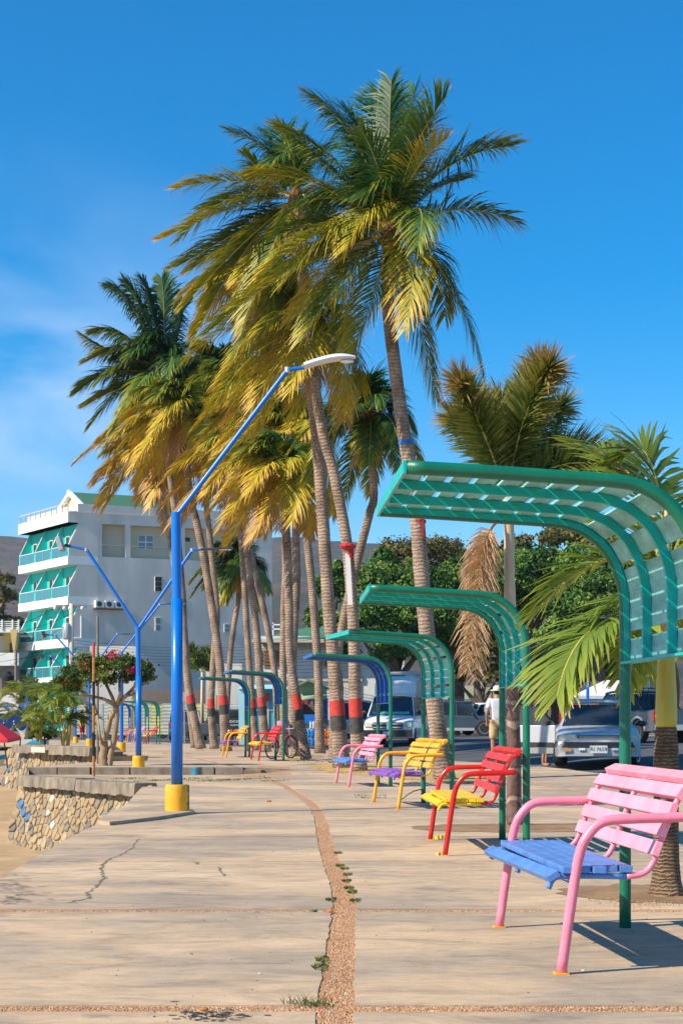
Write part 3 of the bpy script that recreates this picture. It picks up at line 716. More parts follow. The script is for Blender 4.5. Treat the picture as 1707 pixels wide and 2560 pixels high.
lamp(B2, P(347, 1568, Y2).z - B2.z, .052, [(s2(217, 1374), s2(178, 1366), .03, 'flood', 1), (s2(481, 1375), s2(502, 1374), .03, 'black', 1)],
     'blue lamp post with Y shaped arms, a floodlight left and flat lamp right', sleeve=P(347, 1690, Y2).z - B2.z, base_r=.115, base_h=.215)
Y3 = 50; B3 = GY(304.6, Y3, gz); s3 = lambda px, py: P(px, py, Y3) - B3
lamp(B3, P(304.6, 1629, Y3).z - B3.z, .055, [(s3(400, 1511), s3(416, 1510), .03, 'black', 1)], 'blue lamp post with a single arm to the right, third in the row', base_r=.125, base_h=.30)
Y4 = 66; B4 = GY(224, Y4, gz); s4 = lambda px, py: P(px, py, Y4) - B4
lamp(B4, P(224, 1682, Y4).z - B4.z, .055, [(s4(139, 1588), s4(123, 1587), .032, 'dark', 1), (s4(294, 1585), s4(308, 1585), .032, 'black', 1)],
     'blue lamp post with two arms rising behind the flowering tree, fourth in the row', base_r=.125, base_h=.30)
Y5 = 80; B5 = GY(190, Y5, gz); s5 = lambda px, py: P(px, py, Y5) - B5
lamp(B5, P(190, 1700, Y5).z - B5.z, .055, [(s5(128, 1640), s5(116, 1640), .032, 'dark', 1)], 'blue lamp post mostly hidden by the feathery palms, fifth in the row', base_r=.125, base_h=.30)
Y6 = 62; B6 = GY(1468, Y6); s6 = lambda px, py: P(px, py, Y6) - B6
lamp(B6, P(1468, 1669, Y6).z - B6.z, .06, [(s6(1426, 1622), s6(1412, 1620), .04, 'black', 1)], 'bright blue lamp post across the road beneath the dark trees', group=None)
# rusty banded pole and weathered post by the kerb
rp = thing('marker_pole', GY(235, 29.7, gz), 'thin rusty pole with faded black bands standing by the kerb', 'pole')
for z0, z1, m in ((0, .37, 'rust'), (.37, .80, 'black'), (.80, 1.28, 'rust'), (1.28, 1.72, 'black'), (1.72, 2.16, 'rust'), (2.16, 2.42, 'band_red')):
    MB().tube([(0, 0, z0), (0, 0, z1)], .025, 10).build('band', M[m], rp, smooth=False)
wp = GY(245, 34, gz); tag(MB().tube([(0, 0, 0), (.0, 0, 3.05)], .026, 8).build('post', M['concrete_dark']), 'grey weathered wooden post behind the rusty banded pole', 'post').location = wp
# ---------------------------------------------------------------- foliage
def leafmat(name, stops, trans=.22, rough=.5, spec=.3):
    m, n, b = newmat(name); a = node(n, 'ShaderNodeAttribute', attribute_name='tone')
    nz_ = noise(n, 3.0, 3); ad = node(n, 'ShaderNodeMath', operation='MULTIPLY_ADD'); n.links.new(nz_, ad.inputs[0]); ad.inputs[1].default_value = .3; 
    sb = node(n, 'ShaderNodeMath', operation='SUBTRACT'); n.links.new(a.outputs['Fac'], sb.inputs[0]); sb.inputs[1].default_value = .15
    n.links.new(sb.outputs[0], ad.inputs[2]); c = ramp(n, ad.outputs[0], stops)
    n.links.new(c, b.inputs['Base Color']); b.inputs['Roughness'].default_value = rough; b.inputs['Specular IOR Level'].default_value = spec
    t = node(n, 'ShaderNodeBsdfTranslucent'); n.links.new(mix(n, 1, c, (1, 1, .6), 'MULTIPLY'), t.inputs[0]); mxs = node(n, 'ShaderNodeMixShader'); mxs.inputs[0].default_value = trans
    n.links.new(b.outputs[0], mxs.inputs[1]); n.links.new(t.outputs[0], mxs.inputs[2]); n.links.new(mxs.outputs[0], n.nodes['Material Output'].inputs[0]); return m
leafmat('coco_leaf', [(0, (.010, .050, .016)), (.22, (.025, .090, .016)), (.40, (.10, .17, .016)), (.56, (.32, .30, .018)), (.74, (.60, .42, .025)), (.9, (.50, .27, .07)), (1, (.42, .23, .12))], .16,  .45, .3)
leafmat('dead_leaf', [(0, (.30, .17, .09)), (.5, (.52, .32, .17)), (1, (.66, .46, .28))], .15, .8)
leafmat('foxtail_leaf', [(0, (.035, .075, .020)), (.4, (.09, .14, .025)), (.65, (.22, .22, .04)), (.85, (.42, .22, .08)), (1, (.50, .27, .16))], .25)
leafmat('broad_leaf', [(0, (.055, .13, .025)), (.4, (.13, .22, .035)), (.7, (.30, .36, .05)), (.9, (.52, .48, .08)), (1, (.5, .34, .1))], .35, .35)
leafmat('tree_leaf', [(0, (.020, .060, .014)), (.35, (.055, .15, .024)), (.65, (.15, .27, .036)), (1, (.32, .36, .06))], .25, .6)
leafmat('olive_leaf', [(0, (.05, .06, .02)), (.4, (.12, .12, .03)), (.75, (.24, .19, .05)), (1, (.34, .22, .08))], .25, .6)
leafmat('flower_pink', [(0, (.45, .01, .06)), (.5, (.65, .02, .14)), (1, (.75, .10, .22))], .3, .6)
leafmat('flower_red', [(0, (.35, .02, .02)), (1, (.55, .06, .04))], .3, .6)
paint('rachis', (.55, .42, .07), .5, .15, 8, .1); paint('rachis_dead', (.42, .27, .15), .8, .2, 8, .2)
def trunkmat(name, c1, c2, c3, ringscale):
    m, n, b = newmat(name); t = node(n, 'ShaderNodeTexCoord'); w = node(n, 'ShaderNodeTexWave'); w.bands_direction = 'Z'
    w.inputs['Scale'].default_value = ringscale; w.inputs['Distortion'].default_value = 5.0; w.inputs['Detail'].default_value = 4; w.inputs['Detail Scale'].default_value = 2.2
    n.links.new(t.outputs['Object'], w.inputs['Vector'])
    c = ramp(n, w.outputs[0], [(.06, c3), (.22, c1), (.8, c2)])
    c = mix(n, .75, c, ramp(n, noise(n, 2.1, 7, .7, (1, 1, .8)), [(.38, (.34, .31, .29)), (.58, (1, 1, 1))]), 'MULTIPLY')
    c = mix(n, .6, c, ramp(n, noise(n, 30, 3, .7, (1, 1, .18)), [(.35, (.55, .5, .5)), (.6, (1, 1, 1))]), 'MULTIPLY')
    n.links.new(c, b.inputs['Base Color']); b.inputs['Roughness'].default_value = .9; bump(n, b, mix(n, .4, w.outputs[0], noise(n, 25, 4)), .8, .02)
trunkmat('coco_trunk', (.40, .285, .20), (.46, .335, .24), (.31, .215, .15), 5.0)
trunkmat('ring_trunk', (.26, .16, .09), (.40, .26, .15), (.15, .10, .065), 15)
trunkmat('fox_trunk', (.20, .11, .085), (.28, .165, .13), (.50, .36, .28), 1.3)
paint('crownshaft_pale', (.55, .42, .26), .5, .25, 5, .3, 20, stretch=(1, 1, .3)); paint('crownshaft_yellow', (.62, .50, .07), .45, .22, 4, .2, 12, stretch=(1, 1, .3))

def leafrow(b, tone, p, d, rd, l, w, g, wind, t0, t1, seg=3):
    base = len(b.v); p = Vector(p); d = Vector(d).normalized(); st = l / seg
    wd = (rd - d * rd.dot(d)); 
    if wd.length < 1e-3: wd = d.orthogonal()
    wd.normalize()
    prof = (.55, 1, .8, .12) if seg == 3 else (.6, 1, .1)
    for i in range(seg + 1):
        ww = w * prof[i] * .5; a = p + wd * ww; c = p - wd * ww
        b.v.append((a.x, a.y, a.z)); b.v.append((c.x, c.y, c.z)); tt = t0 + (t1 - t0) * i / seg; tone += [tt, tt]
        p = p + d * st; d = d + Vector((wind[0], wind[1], wind[2] - g)) * st; d.normalize(); wd = (wd - d * wd.dot(d)).normalized()
    for i in range(seg): k = base + 2 * i; b.f.append((k, k + 1, k + 3, k + 2)); b.m.append(0)
def frond(parent, p0, p1, p2, n, ll, lw, age, rr, wind=(0, 0, 0), g=1.0, rad=.02, mat='coco_leaf', mode='feather', start=.14, name='frond', lift=.25, seg=3, tipage=.35):
    o = parent.location; p0, p1, p2 = [Vector(q) - o for q in (p0, p1, p2)]
    pts = bez(p0, p1, p2, 14); b = MB(); tone = []
    b.tube(pts, [rad * (1 - .82 * i / 14) for i in range(15)], 4, m=1, caps=False); tone += [.5] * len(b.v)
    wind = Vector(wind)
    for i in range(n):
        t = start + (1 - start) * (i + rr.random() * .6) / n; t = min(t, .995)
        p = p0 * (1 - t) ** 2 + p1 * 2 * t * (1 - t) + p2 * t * t
        rd = ((p1 - p0) * (1 - t) + (p2 - p1) * t).normalized(); side = rd.cross(Vector((0, 0, 1)))
        if side.length < .15: side = rd.cross(Vector((.3, 1, 0)))
        side.normalize(); up = side.cross(rd)
        u = (t - start) / (1 - start); L_ = ll * (.45 + 1.0 * math.sin(math.pi * min(1, u * .85 + .12))) * .72 * rr.uniform(.85, 1.1)
        t0 = age + .10 * u; t1 = age + tipage * (.35 + .65 * u) + rr.uniform(-.08, .12)
        if mode == 'feather':
            for s in (-1, 1):
                d = side * s * (1 - .45 * u) + rd * (.42 + .75 * u) + up * lift + wind * .8 + Vector((rr.gauss(0, .09), rr.gauss(0, .09), rr.gauss(0, .10)))
                if rr.random() < .03: continue
                leafrow(b, tone, p, d, rd, L_ * rr.uniform(.82, 1.1), lw * rr.uniform(.75, 1.2), g * rr.uniform(.5, 1.7), wind, t0, t1 + (.25 if rr.random() < .08 else 0), seg)
        else:                                  # bottle brush
            for s in range(3):
                a = rr.random() * 6.2832; d = side * math.cos(a) + up * math.sin(a) + rd * (.45 + .5 * u)
                leafrow(b, tone, p, d, rd if abs(d.normalized().dot(rd)) < .95 else side, L_ * rr.uniform(.7, 1.1) * (1.15 if u > .7 else 1), lw, g, wind, t0, t1, seg)
    if mode == 'brush' and 'dead' not in name:
        rd = (p2 - p1).normalized()
        for i in range(int(n * .8)):
            d = Vector((rr.gauss(0, 1), rr.gauss(0, 1), rr.gauss(0, 1))).normalized() * .9 + rd * .7
            leafrow(b, tone, p2 - rd * rr.uniform(0, ll * .25), d, Vector((rr.random(), rr.random(), rr.random())), ll * rr.uniform(.6, .95), lw, g, wind, age + .15, age + tipage + rr.uniform(0, .25), seg)
    b.at['tone'] = tone
    return b.build(name, [M[mat], M['rachis_dead' if 'dead' in name else 'rachis']], parent)
D = 1.0887                                  # displayed pixel -> photo pixel
def Pd(x, y, Y): return P(x * D, y * D, Y)
def palm_trunk(t, pts, r0, r1, mat='coco_trunk', flare=1.35, n=14, ringy=.012):
    pts = catmull(pts, 10); k = len(pts); rr = random.Random(int(pts[0].x * 1000))
    rad = [(r0 + (r1 - r0) * i / k) * (1 + (flare - 1) * math.exp(-i / (k * .045))) * (1 + rr.uniform(-ringy, ringy) * 2) for i in range(k)]
    o = MB().tube([p - t.location for p in pts], rad, n).build('trunk', M[mat], t, smooth=True); return pts, rad
def bands(t, pts, rad, lst):
    zs = [p.z for p in pts]
    def at(z):
        for i in range(len(zs) - 1):
            if zs[i] <= z <= zs[i + 1]: k = (z - zs[i]) / max(1e-6, zs[i + 1] - zs[i]); return pts[i].lerp(pts[i + 1], k), rad[i] + (rad[i + 1] - rad[i]) * k
        return pts[0], rad[0]
    for z0, z1, m in lst:
        q = [at(z0 + (z1 - z0) * i / 5) for i in range(6)]
        MB().tube([a - t.location for a, _ in q], [r * 1.03 + .003 for _, r in q], 16, caps=False).build('paint_band', M[m], t, smooth=True)
COCO = 'coconut palms beside the promenade'
def coco(name_label, path, Y, r0, r1, crown, Rr, nf, seed, age=.25, yc=None, band=None, manual=None, dead=3, windk=.42, lean=0, npl=78, up=1.0, dirs=None):
    """path in displayed pixels from foot to crown; crown = displayed pixel; Rr = frond reach in displayed px"""
    rr = random.Random(seed); f = GY(path[0][0] * D, Y); t = thing('coconut_palm', f, name_label, 'palm tree', 0, COCO)
    k = len(path); pts = [f] + [Pd(x, y, Y + lean * (i + 1) / k) for i, (x, y) in enumerate(path[1:])]
    cpos = Pd(crown[0], crown[1], Y + lean); pts.append(cpos)
    pts_, rad = palm_trunk(t, pts, r0, r1)
    if band: bands(t, pts_, rad, band)
    m = D * Y / F                              # metres per displayed pixel
    ll = Rr * m * .37; age -= .08
    for (cx_, cy_, tx, ty, dy, a) in (manual or []):
        p0 = cpos; p1 = Pd(cx_, cy_, Y + lean + dy * .6); p2 = Pd(tx, ty, Y + lean + dy)
        L_ = (p1 - p0).length + (p2 - p1).length
        frond(t, p0, p1, p2, int(npl * 1.2 * max(.7, min(1.5, L_ / 2.3))), min(ll * 1.1, L_ * .34), .026 * max(1, m / .0079), max(.02, a - .04), rr, (-.24, .05, 0), 1.45, .020)
    Rm = Rr * m; nf = int(nf * 1.3) if nf else 0
    for i in range(nf):
        az = 2.39996 * i + rr.uniform(-.3, .3); e = R(82 - 118 * (i + .5) / nf * up + rr.uniform(-7, 7)); 
        d = Vector((math.cos(az) * math.cos(e), math.sin(az) * math.cos(e), math.sin(e))); q = Rm * rr.uniform(.8, 1.1)
        wk = windk * (1.25 if d.x > 0 else .55)
        p1 = cpos + d * q * .55 + Vector((-.12 * wk * q, 0, .16 * q * math.cos(e)))
        p2 = cpos + Vector((d.x * .92 - wk * .8, d.y * .92 + .05, d.z * .85 - .30 - .20 * math.cos(e))) * q
        aa = age + .30 * (i / nf) ** 1.3 + rr.uniform(-.06, .08) - .12 * (i < nf * .35)
        frond(t, cpos + Vector((0, 0, .04)), p1, p2, npl, ll, .026 * max(1, m / .0079), max(.02, aa), rr, (-.26, .05, 0), 1.5, .018, lift=.05)
    for i in range(dead):
        az = rr.uniform(0, 6.28); q = Rm * rr.uniform(.45, .7); d = Vector((math.cos(az), math.sin(az), 0))
        frond(t, cpos, cpos + d * q * .35 + Vector((0, 0, -.15 * q)), cpos + d * q * .30 + Vector((-.1 * q, 0, -q)), 34, ll * .6, .022 * max(1, m / .0079), .3, rr, (-.1, 0, 0), 2.2, .02, 'dead_leaf', name='dead_frond', lift=-.3)
    # fibre, flower stalks and nuts in the crown
    for i in range(8):
        az = rr.uniform(0, 6.28); MB().ball(cpos + Vector((math.cos(az) * .13, math.sin(az) * .13, rr.uniform(-.25, -.05))) - t.location, (.045, .045, .06), 7, 5).build('coconut', M['crown_nut'], t, smooth=True)
    pass
    b = MB(); b.ball(cpos - t.location + Vector((0, 0, -.02)), (r1 * 1.7, r1 * 1.7, .26), 10, 6); b.build('crown_base', M['fibre'], t)
    return t, cpos
paint('crown_nut', (.20, .14, .03), .5, .3, 8, .1); paint('fibre', (.20, .10, .05), .95, .4, 12, .8, 40, stretch=(1, 1, .2))
big = [(885, 400, 898, 185, .3, .03), (838, 290, 716, 224, .3, .22), (850, 330, 790, 245, .8, .10), (960, 300, 1022, 224, -.3, .20), (925, 390, 1026, 318, -.9, .50), (1000, 345, 1176, 336, .4, .25),
       (1040, 440, 1186, 512, -.3, .26), (1060, 590, 1110, 875, -.2, .30), (950, 640, 1000, 912, .3, .28), (760, 470, 602, 632, -1.2, .42), (865, 415, 795, 572, -1.3, .50), (790, 600, 700, 775, -1.2, .36),
       (870, 650, 812, 812, -.8, .42), (735, 385, 578, 402, .4, .40), (790, 345, 640, 292, .9, .25), (735, 540, 470, 770, .4, .30), (905, 330, 955, 205, .9, .05), (760, 560, 545, 700, -.4, .40), (800, 420, 690, 330, 1.2, .12),
       (850, 350, 870, 210, 1.0, .04), (980, 420, 1060, 415, 1.2, .12), (870, 470, 730, 600, 1.0, .2), (880, 380, 830, 300, -.8, .15), (930, 360, 990, 270, -1.2, .18), (780, 480, 640, 540, .9, .2)]
coco('tallest coconut palm, rightmost of the coconut trunks, with a thin blue painted ring', [(1020, 1790), (1000, 1640), (983, 1480), (968, 1330), (957, 1190), (940, 1070), (925, 980), (905, 830), (890, 690)], 28, .150, .098, (896, 540), 290, 9, 11, manual=big, dead=2, npl=78,
     band=[(P(0, 1020 * D, 28).z, P(0, 1012 * D, 28).z, 'lamp_blue')])
cB = [(655, 340, 528, 302, .3, .12), (640, 340, 600, 300, .5, .12), (560, 390, 405, 432, -.4, .42), (560, 450, 374, 548, -.5, .45), (500, 560, 408, 612, .2, .3), (545, 560, 425, 700, -.4, .42), (640, 320, 660, 290, .6, .05), (700, 340, 760, 345, .6, .08),
      (560, 540, 450, 770, .4, .4), (600, 400, 560, 350, -.6, .2), (690, 370, 640, 285, -.4, .2), (620, 560, 560, 760, -.9, .42), (720, 470, 800, 640, -.4, .35), (600, 600, 640, 760, .5, .35), (600, 420, 470, 480, .8, .25), (640, 380, 700, 300, .8, .08), (580, 500, 440, 620, .7, .35), (650, 560, 700, 740, .9, .35)]
coco('coconut palm with a white board and red rag tied to its trunk', [(825, 1705), (815, 1600), (813, 1480), (808, 1380), (795, 1240), (765, 1080), (740, 990), (712, 800), (690, 620)], 30.5, .118, .085, (680, 455), 240, 6, 12, manual=cB, band=[(1.08, 1.42, 'band_red'), (.78, 1.08, 'band_black')], npl=66)
coco('thick coconut palm with red and black bands, behind the smaller pink bench', [(785, 1712), (772, 1600), (765, 1500), (755, 1400), (742, 1200), (728, 1010), (715, 900)], 31.5, .140, .10, (702, 770), 250, 24, 13, age=.34, band=[(1.11, 1.40, 'band_red'), (.83, 1.11, 'band_black')], npl=66)
coco('coconut palm leaning right with its crown behind the board tied trunk', [(768, 1700), (768, 1560), (790, 1420), (820, 1290), (848, 1180), (858, 1130)], 35, .10, .085, (846, 960), 175, 22, 14, age=.10, up=1.05, windk=.15)
coco('slender coconut palm with a red band, leaning left from the pair by the drinks stall', [(703, 1740), (682, 1610), (666, 1500), (664, 1400), (660, 1280), (655, 1180)], 38.5, .105, .10, (652, 1090), 190, 19, 15, age=.42, band=[(1.28, 1.62, 'band_red'), (1.02, 1.28, 'band_black')], dead=5)
coco('straight coconut palm with a red band, right of the bicycle', [(682, 1735), (672, 1610), (672, 1500), (680, 1350), (680, 1250)], 42, .125, .10, (676, 1010), 190, 18, 16, age=.45, dead=6)
coco('coconut palm trunk behind the blue roofed shelter with the bicycle', [(652, 1715), (650, 1560), (652, 1400), (655, 1260)], 45, .10, .09, (640, 930), 190, 18, 17, age=.42, dead=5)
coco('coconut palm with a dark stained band, right trunk behind the orange far bench', [(612, 1718), (600, 1600), (590, 1460), (575, 1330), (565, 1230)], 50, .13, .10, (552, 1060), 175, 18, 18, age=.5, band=[(1.45, 1.72, 'band_red'), (1.18, 1.45, 'band_black')], dead=5)
coco('coconut palm with a worn red band, left trunk behind the orange far bench', [(590, 1715), (578, 1600), (568, 1460), (560, 1320), (550, 1180)], 54, .115, .09, (540, 920), 170, 18, 19, age=.4, band=[(1.45, 1.72, 'band_red'), (1.18, 1.45, 'band_black')], dead=5)
coco('short coconut palm with a drooping crown in front of the grey hotel wall', [(520, 1720), (521, 1640), (528, 1520), (537, 1440), (548, 1370)], 66, .12, .10, (545, 1300), 115, 17, 20, age=.15, windk=.2, dead=2, up=1.05)
coco('coconut palm curving left with red and black bands behind the low table', [(520, 1710), (512, 1600), (502, 1500), (488, 1400), (470, 1290), (452, 1200), (436, 1130)], 52, .145, .11, (420, 960), 165, 18, 21, age=.42, band=[(1.52, 1.80, 'band_red'), (1.22, 1.52, 'band_black')], dead=4)
coco('slim coconut palm with red and black bands beside the curving one', [(493, 1708), (485, 1620), (492, 1500), (498, 1400), (485, 1260), (472, 1120)], 58, .135, .095, (480, 950), 160, 18, 22, age=.38, band=[(1.45, 1.78, 'band_red'), (1.17, 1.45, 'band_black')], dead=3)
cF = [(300, 660, 255, 660, 0, .08), (350, 700, 330, 645, .3, .05), (380, 720, 372, 640, .2, .02), (280, 740, 220, 765, 0, .25), (270, 830, 190, 770, .3, .3), (250, 830, 180, 900, 0, .2), (280, 880, 200, 930, .2, .35), (420, 760, 425, 690, .2, .05), (300, 960, 235, 1010, -.3, .5), (320, 760, 200, 830, -.5, .3), (330, 700, 290, 650, -.4, .08)]
coco('leftmost tall coconut palm with a windswept crown beside the nearest lamp post', [(462, 1720), (437, 1600), (425, 1480), (418, 1350), (405, 1200), (388, 1060)], 57, .15, .10, (378, 860), 175, 17, 23, age=.12, manual=cF, band=[(1.62, 1.90, 'band_red'), (1.36, 1.62, 'band_black')], windk=.4, dead=2)
coco('coconut palm with a low drooping orange crown, behind the leftmost tall one', [(447, 1715), (432, 1600), (420, 1460), (400, 1300), (380, 1180)], 61, .11, .09, (358, 1040), 170, 20, 24, age=.48, dead=4)
coco('coconut palm with a green crown standing behind the group at centre', [(640, 1700), (625, 1500), (560, 1200), (520, 1000)], 60, .13, .10, (500, 870), 150, 18, 25, age=.25, dead=3)
coco('coconut palm with a full yellow green crown at the middle of the group', [(735, 1712), (728, 1500), (700, 1200), (640, 850)], 48, .13, .10, (598, 640), 180, 22, 26, age=.36, dead=4)
# things tied to the trunks
wb = thing('tied_board', P(872, 1448, 30.2), 'narrow white board tied upright on a palm trunk with red cloth', 'board')
MB().box((0, 0, 0), (.09, .02, .95), Matrix.Rotation(R(-3), 3, 'Y')).build('board', M['white_paint'], wb)
b = MB(); b.ball((-.02, -.02, .60), (.15, .16, .07), 10, 6); b.ball((.04, -.05, .50), (.05, .04, .13), 8, 5); b.build('red_cloth', M['cloth_red'], wb)
rg = thing('tied_rag', P(1046, 1306, 27.9), 'red rag tied round the tallest palm trunk just below the turquoise roof', 'rag')
MB().tube([(0, .1, .0), (0, .1, .05)], .132, 14).build('band', M['cloth_red'], rg); MB().box((.07, -.03, -.12), (.03, .02, .3)).build('tail', M['cloth_red'], rg)

# foxtail palm
Yf = 15.65; fb = G(1284, 2065); ft = thing('foxtail_palm', fb, 'foxtail palm with bushy tipped fronds behind the turquoise shelters', 'palm tree')
pts = [fb, P(1284, 1900, Yf), P(1281, 1780, Yf), P(1279, 1700, Yf)]
palm_trunk(ft, pts, .073, .057, 'fox_trunk', 1.2)
cf = P(1270, 1175, Yf)
o = MB().tube([p - fb for p in catmull([P(1279, 1700, Yf), P(1276, 1600, Yf), P(1273, 1450, Yf), P(1271, 1300, Yf), P(1270, 1240, Yf), cf], 5)], [.056 + .0 * i for i in range(10)] + [.05] * 10 + [.042, .036, .03, .02, .015, .01], 14).build('crownshaft', M['crownshaft_pale'], ft, smooth=True)
rr = random.Random(5)
c0 = P(1268, 1240, Yf)
for (cx_, cy_, tx, ty, dy, n, a) in ((1115, 1000, 1058, 878, -.5, 110, .3), (1150, 960, 1075, 905, .5, 80, .25), (1190, 940, 1262, 845, -.5, 130, .3), (1205, 920, 1240, 838, .2, 120, .28), (1160, 980, 1150, 920, .6, 80, .2), (1140, 1000, 1110, 940, .2, 80, .3),
        (1270, 985, 1432, 1062, .2, 120, .22), (1290, 1030, 1400, 1075, -.4, 90, .25), (1120, 1010, 1040, 960, .2, 80, .25), (1220, 980, 1200, 900, .8, 70, .2), (1230, 1000, 1290, 930, .7, 70, .2)):
    frond(ft, c0, Pd(cx_, cy_, Yf + dy * .5), Pd(tx, ty, Yf + dy), n * 2, .34, .016, a, rr, (0, 0, 0), .7, .016, 'foxtail_leaf', 'brush', .1, seg=2, tipage=.5)
for k, (a, b_, c) in enumerate((((1140, 1195), (1105, 1215), (1088, 1400)), ((1135, 1200), (1098, 1240), (1072, 1540)), ((1138, 1198), (1100, 1220), (1092, 1560)))):
    frond(ft, Pd(a[0], a[1] + 4, Yf - .1), Pd(b_[0], b_[1], Yf - .2), Pd(c[0], c[1], Yf - .2), 125, .30, .009, .5, rr, (0, 0, 0), 6, .014, 'dead_leaf', 'brush', .22, 'dead_frond', seg=2)
MB().tube([p - fb for p in bez(P(1268, 1290, Yf), P(1230, 1300, Yf - .1), P(1235, 1310, Yf - .1), 6)], .014, 6).build('dead_stalk', M['rachis_dead'], ft)

# near palm at the right edge
Yn = 9.32; nbp = G(1664, 2243); npm = thing('bottle_palm', nbp, 'ringed palm with a yellow crownshaft and broad leaflets behind the near shelter', 'palm tree')
prof = [(.105, 0), (.100, .03), (.084, .09), (.074, .2), (.070, .35), (.070, .55), (.072, .75), (.068, .85), (.062, .93), (.058, .965)]
vv = []
for i in range(60): z = .965 * i / 59; vv.append((lerp_tab([(z_, r_) for r_, z_ in prof], z) * (1 + (.012 if i % 2 else -.006)), z))
smooth_by(MB().lathe(vv, n=24).build('trunk', M['ring_trunk'], npm), 20)
cs = [(.054, .955), (.061, 1.0), (.062, 1.06), (.057, 1.2), (.050, 1.35), (.043, 1.5), (.036, 1.7), (.026, 1.95), (.01, 2.2)]
MB().lathe(cs[:6], n=20).build('crownshaft', M['crownshaft_yellow'], npm, smooth=True)
MB().lathe(cs[5:], n=16).build('upper_crownshaft', M['crownshaft_pale'], npm, smooth=True)
cn = nbp + Vector((0, 0, 1.62)); rr = random.Random(8)
def Ps(x, y, Y): return P(x, y, Y)
for (st_, c_, tp, dy, n, ll, a) in (((1640, 1545), (1440, 1505), (1392, 1740), -.55, 52, .44, .38), ((1630, 1430), (1500, 1330), (1330, 1540), .35, 36, .36, .30), ((1650, 1500), (1560, 1450), (1440, 1600), -.1, 30, .36, .3),
        ((1660, 1400), (1600, 1120), (1440, 1120), .5, 34, .36, .35), ((1665, 1400), (1640, 1050), (1560, 1140), .2, 32, .36, .4), ((1670, 1420), (1760, 1150), (1850, 1250), .1, 34, .36, .4), ((1670, 1450), (1840, 1350), (1900, 1600), -.3, 34, .36, .4),
        ((1665, 1500), (1600, 1500), (1570, 1720), -.3, 26, .30, .45), ((1670, 1500), (1750, 1450), (1790, 1700), .4, 26, .34, .45), ((1665, 1420), (1560, 1230), (1500, 1330), .7, 28, .34, .4), ((1670, 1480), (1690, 1350), (1700, 1640), .9, 28, .34, .5),
        ((1665, 1450), (1640, 1250), (1600, 1500), 1.0, 30, .34, .5), ((1665, 1450), (1700, 1200), (1730, 1420), .6, 30, .34, .45), ((1665, 1500), (1610, 1440), (1620, 1700), .7, 28, .32, .45)):
    frond(npm, Ps(*st_, Yn), Ps(*c_, Yn + dy * .5), Ps(*tp, Yn + dy), int(n * 1.25), ll * 1.05, .027, a, rr, (0, 0, 0), 1.6, .013, 'broad_leaf', 'feather', .08, lift=.15, tipage=.4)

# ---------------------------------------------------------------- leafy trees and shrubs
def leaves(lobes, n, size, seed, clump=.35, zmin=-9):
    r = np.random.default_rng(seed); lobes = [(l[0], l[1], l[2], l[3] * .86, l[4] * .86, l[5] * .80) for l in lobes]; lobes = np.array(list(lobes) + [(l[0] + (r.random() - .5) * 2 * l[3], l[1], l[2] + (r.random() * 1.1 - .2) * l[5], l[3] * .3, l[4] * .3, l[5] * .3) for l in lobes for _ in range(4)], float); w = (lobes[:, 3] * lobes[:, 4] * lobes[:, 5]) ** (2 / 3.); w /= w.sum(); ncl = max(12, n // 80)
    li = r.choice(len(lobes), ncl, p=w); d = r.normal(size=(ncl, 3)); d[:, 2] = np.abs(d[:, 2]) * .9 + d[:, 2] * .25; d /= np.linalg.norm(d, axis=1)[:, None]
    rad = r.uniform(.35, 1.22, ncl) ** .65; c = lobes[li, :3] + d * lobes[li, 3:6] * rad[:, None]; cs_ = lobes[li, 3:6].mean(1) * clump * r.uniform(.45, 1.25, ncl)
    k = r.integers(0, ncl, n); off = r.normal(size=(n, 3)) * .55; off[:, 2] *= .75; p = c[k] + off * cs_[k][:, None]
    nr = d[k] * .9 + r.normal(size=(n, 3)) * .75; nr[:, 2] += .35; nr /= np.linalg.norm(nr, axis=1)[:, None]
    a = np.cross(nr, r.normal(size=(n, 3))); a /= np.linalg.norm(a, axis=1)[:, None]; b_ = np.cross(nr, a); s = (size * r.uniform(.6, 1.3, n))[:, None]
    v = np.stack([p - a * s, p + b_ * s * .55, p + a * s, p - b_ * s * .55], 1).reshape(-1, 3)
    tone = np.repeat(np.clip(r.uniform(.1, .75, ncl)[k] + r.normal(size=n) * .13, 0, 1), 4); return v, tone
def leafobj(name, v, tone, mat, parent, kind=None):
    me = bpy.data.meshes.new(name); nv = len(v); nf = nv // 4; me.vertices.add(nv); me.vertices.foreach_set('co', v.ravel()); me.loops.add(nv); me.polygons.add(nf)
    me.loops.foreach_set('vertex_index', np.arange(nv)); me.polygons.foreach_set('loop_start', np.arange(0, nv, 4)); me.polygons.foreach_set('loop_total', np.full(nf, 4))
    me.materials.append(M[mat]); a = me.attributes.new('tone', 'FLOAT', 'POINT'); a.data.foreach_set('value', tone.astype(np.float32)); me.update(); me.validate()
    o = bpy.data.objects.new(name, me); link(o, parent)
    if kind: o['kind'] = kind
    return o
def tree(name, label, base, lobes, n, size, mat, seed, tr=.25, cat='tree', group=None, bark='bark', clump=.35, nl=5):
    t = thing(name, base, label, cat, 0, group); v, tone = leaves(lobes, n, size, seed, clump); leafobj('crown', v, tone, mat, t)
    b = MB(); top = Vector(lobes[0][:3]); b.tube(catmull([(0, 0, -.1), (.05 * top.z, 0, top.z * .35), (top.x * .6, top.y * .6, top.z * .7), top], 4), [tr * (1 - .6 * i / 12) for i in range(13)], 8)
    for l in lobes[1:nl]: l = Vector(l[:3]); b.tube(catmull([(top.x * .3, top.y * .3, top.z * .45), l * .55 + Vector((0, 0, top.z * .2)), l], 3), [tr * .5, tr * .45, tr * .38, tr * .3, tr * .22, tr * .15, tr * .1], 6)
    b.build('trunk', M[bark], t, smooth=True); return t
